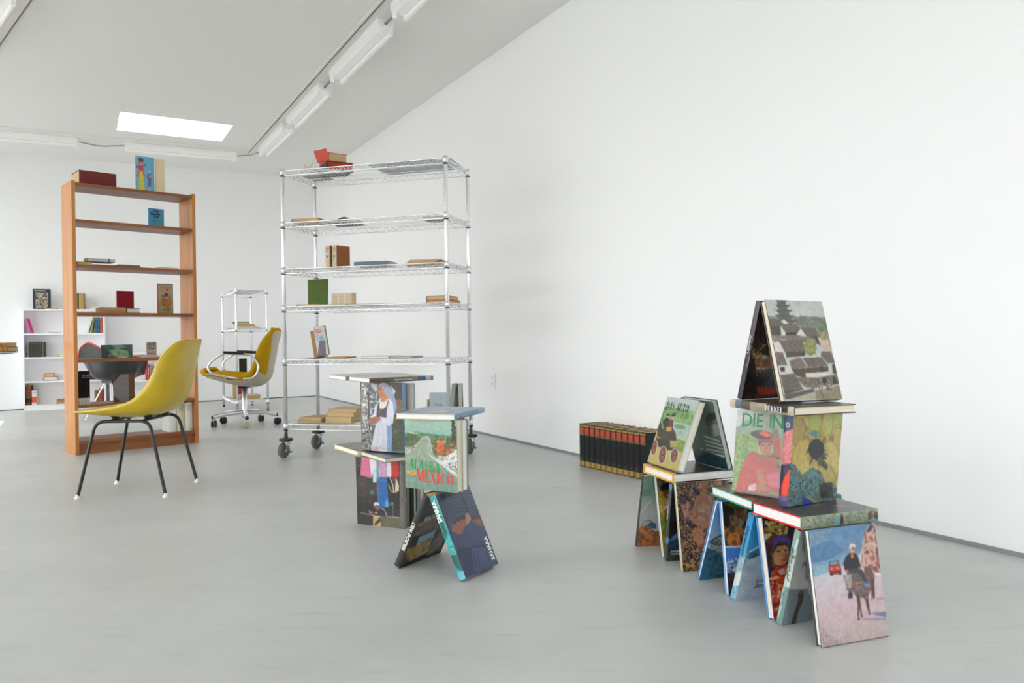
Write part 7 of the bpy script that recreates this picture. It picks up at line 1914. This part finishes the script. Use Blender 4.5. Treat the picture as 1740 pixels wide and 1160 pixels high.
book('small cream booklet leaning left of the METALL book on the lowest wire shelf', .012, .12, .155, tilt(RK, .932, .20, z0[5] + .003, .10), (214, 206, 186), spine=(120, 110, 100), pages='tan', thin=True)
book('tall grey-green book leaning at the right end of the lowest wire shelf', .028, .07, .262, tilt(RK, 1.094, .22, z0[5] + .0050, .13, -.1), (126, 134, 126), spine=(134, 142, 134), pages='grey', group='tent of two dark books')
book('slim black book propping the grey-green one on the lowest wire shelf', .008, .07, .262, tilt(RK, 1.168, .22, z0[5] + .001, -.02, -.1), (24, 26, 28), spine=(30, 32, 34), pages='grey', group='tent of two dark books')

# small wire rack
SKF = frame(SK_O, SK_A - PI / 2)              # front edge runs to the right
zs = [z + .0006 for z in SK_Z]
def skb(kind, s, off, z, W, T, H, lab, **kw): return sb(SKF, kind, s, off, z, W, T, H, lab, **kw)
skb('lie_foot', .05, .55, zs[0], .13, .022, .19, 'brown book lying on the top left of the small wire rack', front=(176, 118, 72), spine=(166, 104, 60), pages='brown')
skb('lie_foot', .03, .56, zs[1], .14, .008, .2, 'bright red booklet at the left of the middle level of the small wire rack', front=(206, 60, 60), spine=(190, 50, 54), pages='white', thin=True)
for k, (W, T, lb, c) in enumerate(((.21, .026, 'widest cream book, lowest of the stack on the small wire rack', (206, 190, 156)), (.19, .022, 'second cream book of the stack on the small wire rack', (196, 176, 140)), (.16, .016, 'greyish book third from the bottom of the stack on the small wire rack', (150, 136, 116)), (.15, .012, 'small brown book topping the stack on the small wire rack', (140, 122, 96)))):
    skb('lie_foot', .06 - .012 * (k > 1), .24 + .02 * k, zs[1] + (0, .0265, .049, .0655)[k], W, T, .20, lb, front=c, spine=tuple(int(v * .85) for v in c), pages='tan' if k % 2 else 'cream', group='cream stack on the small wire rack')
skb('lie_foot', .285, .30, zs[1], .035, .010, .12, 'thin dark strip of booklet right of the stack on the small wire rack', front=(140, 134, 120), spine=(120, 110, 96), pages='grey', thin=True)
p = Print(.20, .26, None, (206, 186, 150), seed=90)
p.P([(30, 0), (100, 0), (100, 96), (30, 96)], (50, 42, 40), .2); p.P([(28, 50), (62, 50), (62, 96), (28, 96)], (170, 44, 50), .1); p.T([(62, 10), (82, 6), (84, 94), (66, 90)], [(200, 196, 186), (60, 54, 50), (120, 112, 104)], 6, sharp=2)
skb('front', .03, .44, zs[2], .155, .03, .27, 'album with a dark and red cover standing on the bottom of the small wire rack', front=p, spine=(214, 176, 120), pages='tan', cloth=False)
skb('front', .115, .50, zs[2], .085, .02, .46, 'tall narrow black-and-grey album standing behind on the small wire rack', front=(50, 44, 42), spine=(120, 110, 100), pages='grey')
for k in range(2): skb('lie_foot', .06 + .01 * k, .20, zs[2] + .024 * k, .225, .023, .22, ['lower', 'upper'][k] + ' of two tan boards lying on the bottom level of the small wire rack', front=(206, 182, 146), spine=(190, 160, 120), pages='tan', group='tan boards on the small wire rack')

# white bookcases
WC = frame(WC_O, WC_A)
zw = [z + .0005 for z in WZ]; zw[0] = 1.2006
p = Print(.184, .245, [(131, 40), (287, 40), (287, 220), (131, 220)], (40, 42, 62), seed=92)
p.T([(155, 72), (265, 72), (262, 212), (155, 212)], [(70, 62, 54), (150, 140, 122), (206, 200, 180), (110, 98, 84)], 8, sharp=2)
wb = sb(WC, 'front', .102, .07, zw[0], .184, .016, .245, 'navy-framed picture book standing on top of the white bookcase', front=p, spine=(34, 36, 54), cloth=False, pages='white')
text(wb, 'SIEBENBUERGEN', 'front', .016, .218, .018, (206, 206, 200), .86)
sb(WC, 'lie_fore', .235, .012, zw[0], .10, .012, .12, 'thin tan booklet lying before the navy-framed book on the white bookcase', front=(206, 180, 140), spine=(190, 150, 110), pages='tan')
for i, (x, T, lb) in enumerate(((.530, .045, 'left one of two browned books standing on the white bookcase top'), (.585, .055, 'right one of two browned books standing on the white bookcase top'))):
    sb(WC, 'spine', x, .04, zw[0], .12, T, .195, lb, front=(150, 124, 80), spine=(176, 152, 104) if i else (140, 116, 70), pages='brown', group='two browned books on the white bookcase')
for k in range(2): sb(WC, 'lie_foot', .70 + .01 * k, .015, zw[0] + .0165 * k, .145, .016, .11, ['lower', 'upper'][k] + ' cream booklet at the right end of the white bookcase top', front=(222, 214, 196), spine=(200, 186, 160), pages='cream', group='cream booklets on the white bookcase top')
def lean_s(s, z, T, H, ang, W=.11, off=.02):
    O, d, n, a = WC
    q = O + d * s + n * off
    return Matrix.Translation((q.x, q.y, z)) @ Matrix.Rotation(ang, 4, n) @ Matrix.Rotation(a + PI / 2, 4, 'Z')
book('pink book leaning against the left side of the white bookcase', .11, .018, .178, lean_s(.099, zw[1] + .0058, .018, .178, -.26), (206, 60, 140), spine=(206, 64, 144), pages='white', cloth=True)
sb(WC, 'lie_spine', .267, .02, zw[1], .11, .016, .115, 'thin grey-white book lying on the upper shelf of the white bookcase', front=(206, 206, 200), spine=(190, 190, 186), pages='white')
book('white book leaning in the upper right of the white bookcase', .12, .016, .205, lean_s(.684, zw[1] + .001, .016, .205, .27), (232, 230, 222), spine=(232, 228, 214), pages='cream', cloth=True)
s = Print(.018, .19, None, (120, 170, 90), seed=93, cell=.004); s.T(None, [(90, 160, 120), (206, 200, 70), (70, 120, 170), (210, 150, 60)], 3, 3)
book('multicoloured green and yellow book leaning beside the white one in the white bookcase', .12, .018, .190, lean_s(.724, zw[1] + .001, .018, .19, .17), (110, 160, 90), spine=s, pages='cream', cloth=True)
for i, x in enumerate((.757, .785)):
    s = Print(.026, .185, None, (56, 104, 146), seed=94 + i, cell=.003); s.T(None, [(48, 92, 134), (70, 120, 160)], 4)
    for y in (12, 40, 84): s.L([(0, y), (100, y)], 2.4, (160, 170, 130))
    sb(WC, 'spine', x, .02, zw[1], .12, .0265, .187, ('left', 'right')[i] + ' one of two blue banded books in the white bookcase', front=(50, 90, 130), spine=s, pages='cream', group='two blue banded books')
sb(WC, 'spine', .8125, .018, zw[1], .12, .0325, .188, 'rust-red book at the right end of the upper white shelf', front=(176, 84, 60), spine=(186, 92, 66), pages='tan')
for i in range(6):
    w = .0275 if i < 5 else .020
    s = Print(w, .178, None, (72, 70, 66) if i < 5 else (120, 112, 96), seed=96 + i, cell=.004); s.T(None, [(60, 58, 54), (84, 82, 76)] if i < 5 else [(150, 140, 120), (70, 66, 58)], 6)
    s.L([(0, 10), (100, 10)], 2, (130, 126, 114)); s.L([(0, 88), (100, 88)], 2, (120, 116, 104))
    sb(WC, 'spine', .056 + .028 * i, .03, zw[2], .12, w - .0005, .180, (ordn[i] + ' from the left of the grey-black volumes on the middle white shelf'), front=(56, 54, 52), spine=s, pages='grey', group='grey-black volumes')
sb(WC, 'lie_foot', .36, .03, zw[2], .17, .034, .10, 'small tan book lying behind the teak upright on the middle white shelf', front=(206, 186, 146), spine=(190, 166, 120), pages='cream')
sb(WC, 'lie_foot', .205, .03, zw[3], .140, .048, .11, 'cream-paged book with red boards lying on the fourth white shelf', front=(166, 50, 54), spine=(160, 44, 50), pages='cream', edge=(160, 44, 50))
sb(WC, 'lie_foot', .208, .035, zw[3] + .0485, .100, .036, .10, 'smaller tan book stacked on the red-boarded one in the white bookcase', front=(176, 150, 116), spine=(150, 120, 90), pages='tan')
sb(WC, 'lie_spine', .66, .02, zw[3], .11, .032, .15, 'dark plum book lying at the right of the fourth white shelf', front=(84, 40, 70), spine=(90, 40, 74), pages='brown', group='plum books in the white bookcase')
sb(WC, 'lie_spine', .665, .02, zw[3] + .0325, .11, .022, .15, 'magenta-brown book lying on the dark plum one in the white bookcase', front=(110, 44, 84), spine=(106, 46, 70), pages='brown', group='plum books in the white bookcase')
s = Print(.058, .225, None, (96, 66, 40), seed=104, cell=.003); s.T(None, [(70, 46, 28), (130, 94, 56), (90, 60, 36)], 12)
s.P([(0, 14), (100, 14), (100, 28), (0, 28)], (150, 60, 46), .1); s.P([(0, 66), (100, 66), (100, 84), (0, 84)], (50, 40, 34), .2)
for y in (4, 32, 44, 56, 62, 88, 96): s.L([(6, y), (94, y)], 1.6, (170, 130, 76))
sb(WC, 'spine', .020, .02, zw[4], .13, .058, .232, 'thick brown leather volume with gilt bands at the lower left of the white bookcase', front=(70, 48, 34), spine=s, pages='brown')
s = Print(.050, .185, None, (226, 226, 222), seed=105, cell=.003); s.P([(0, 44), (100, 44), (100, 82), (0, 82)], (226, 100, 62)); s.L([(20, 14), (80, 14)], 2, (150, 150, 150))
sb(WC, 'spine', .083, .02, zw[4], .12, .050, .176, 'white book with an orange band beside the leather volume in the white bookcase', front=(210, 208, 200), spine=s, pages='white')
sb(WC, 'lie_foot', .335, .03, zw[4], .15, .022, .10, 'tan book lying on the bottom white shelf behind the teak upright', front=(190, 160, 120), spine=(166, 130, 90), pages='tan')
sb(WC, 'lie_foot', .340, .03, zw[4] + .0225, .14, .034, .10, 'orange-brown book stacked low in the white bookcase behind the teak upright', front=(196, 110, 76), spine=(180, 96, 64), pages='brown')
for i, (w, h, c) in enumerate(((.023, .150, (160, 112, 66)), (.023, .152, (150, 100, 56)), (.026, .165, (166, 96, 58)), (.026, .166, (156, 78, 54)))):
    s = Print(w, h, None, c, seed=106 + i, cell=.004); s.T(None, [tuple(int(v * .85) for v in c), c], 5)
    for y in (14, 30, 80): s.L([(0, y), (100, y)], 2.4, tuple(min(255, int(v * 1.25)) for v in c))
    sb(WC, 'spine', .738 + (0, .0235, .047, .0735)[i], .02, zw[4], .11, w - .0004, h, (ordn[i] + ' from the left of four brown leather books low in the white bookcase'), front=c, spine=s, pages='brown', group='four brown leather books')
W2 = frame(WC_O + Vector((math.cos(WC_A), math.sin(WC_A), 0)) * .905, WC_A)
for i in range(2):
    s = Print(.024, .198, None, (206, 36, 48), seed=112 + i, cell=.003); s.P([(20, 6), (80, 6), (80, 18), (20, 18)], (60, 60, 120)); s.L([(50, 24), (50, 60)], 22, (232, 214, 214)); s.L([(50, 70), (50, 92)], 14, (232, 190, 190))
    sb(W2, 'spine', .395 + i * .0255, .02, .3175, .12, .025, .198, ('left', 'right')[i] + ' one of two bright red books on the low white bookcase', front=(196, 30, 44), spine=s, pages='white', group='two bright red books', cloth=False)
s = Print(.05, .24, None, (222, 218, 200), seed=114, cell=.003); s.P([(0, 52), (100, 52), (100, 96), (0, 96)], (214, 50, 50))
sb(W2, 'spine', .500, .02, .3175, .12, .040, .24, 'cream book with a red lower spine on the low white bookcase', front=(190, 110, 70), spine=s, pages='tan', cloth=False)
for i in range(5):
    sb(W2, 'spine', .268 + i * .0228, .02, .0755, .11, .0222, .122, (ordn[i] + ' from the left of the small white books low on the low white bookcase'), front=(222, 222, 216), spine=(226, 226, 218), pages='white', group='small white books')

# left-edge books on the dark table
for k in range(2):
    q = Vector((-4.048, 5.98, 0))
    s = Print(.032, .22, None, (150, 104, 54), seed=120 + k, cell=.003); s.T(None, [(130, 86, 42), (176, 128, 70)], 6)
    for y in (10, 30, 52, 74, 92): s.L([(0, y), (100, y)], 2.2, (206, 164, 96))
    book(['lower', 'upper'][k] + ' brown gilt-banded book on the dark table at the left border', .15, .034, .20, pose(q.x + .115 - .01 * k, q.y - .01, .7375 + .0345 * k + .034, PI / 2 + .1, -PI / 2), (140, 96, 50), spine=s, pages='tan', cloth=True, group='gilt books at the left border')
bpy.context.view_layer.update()
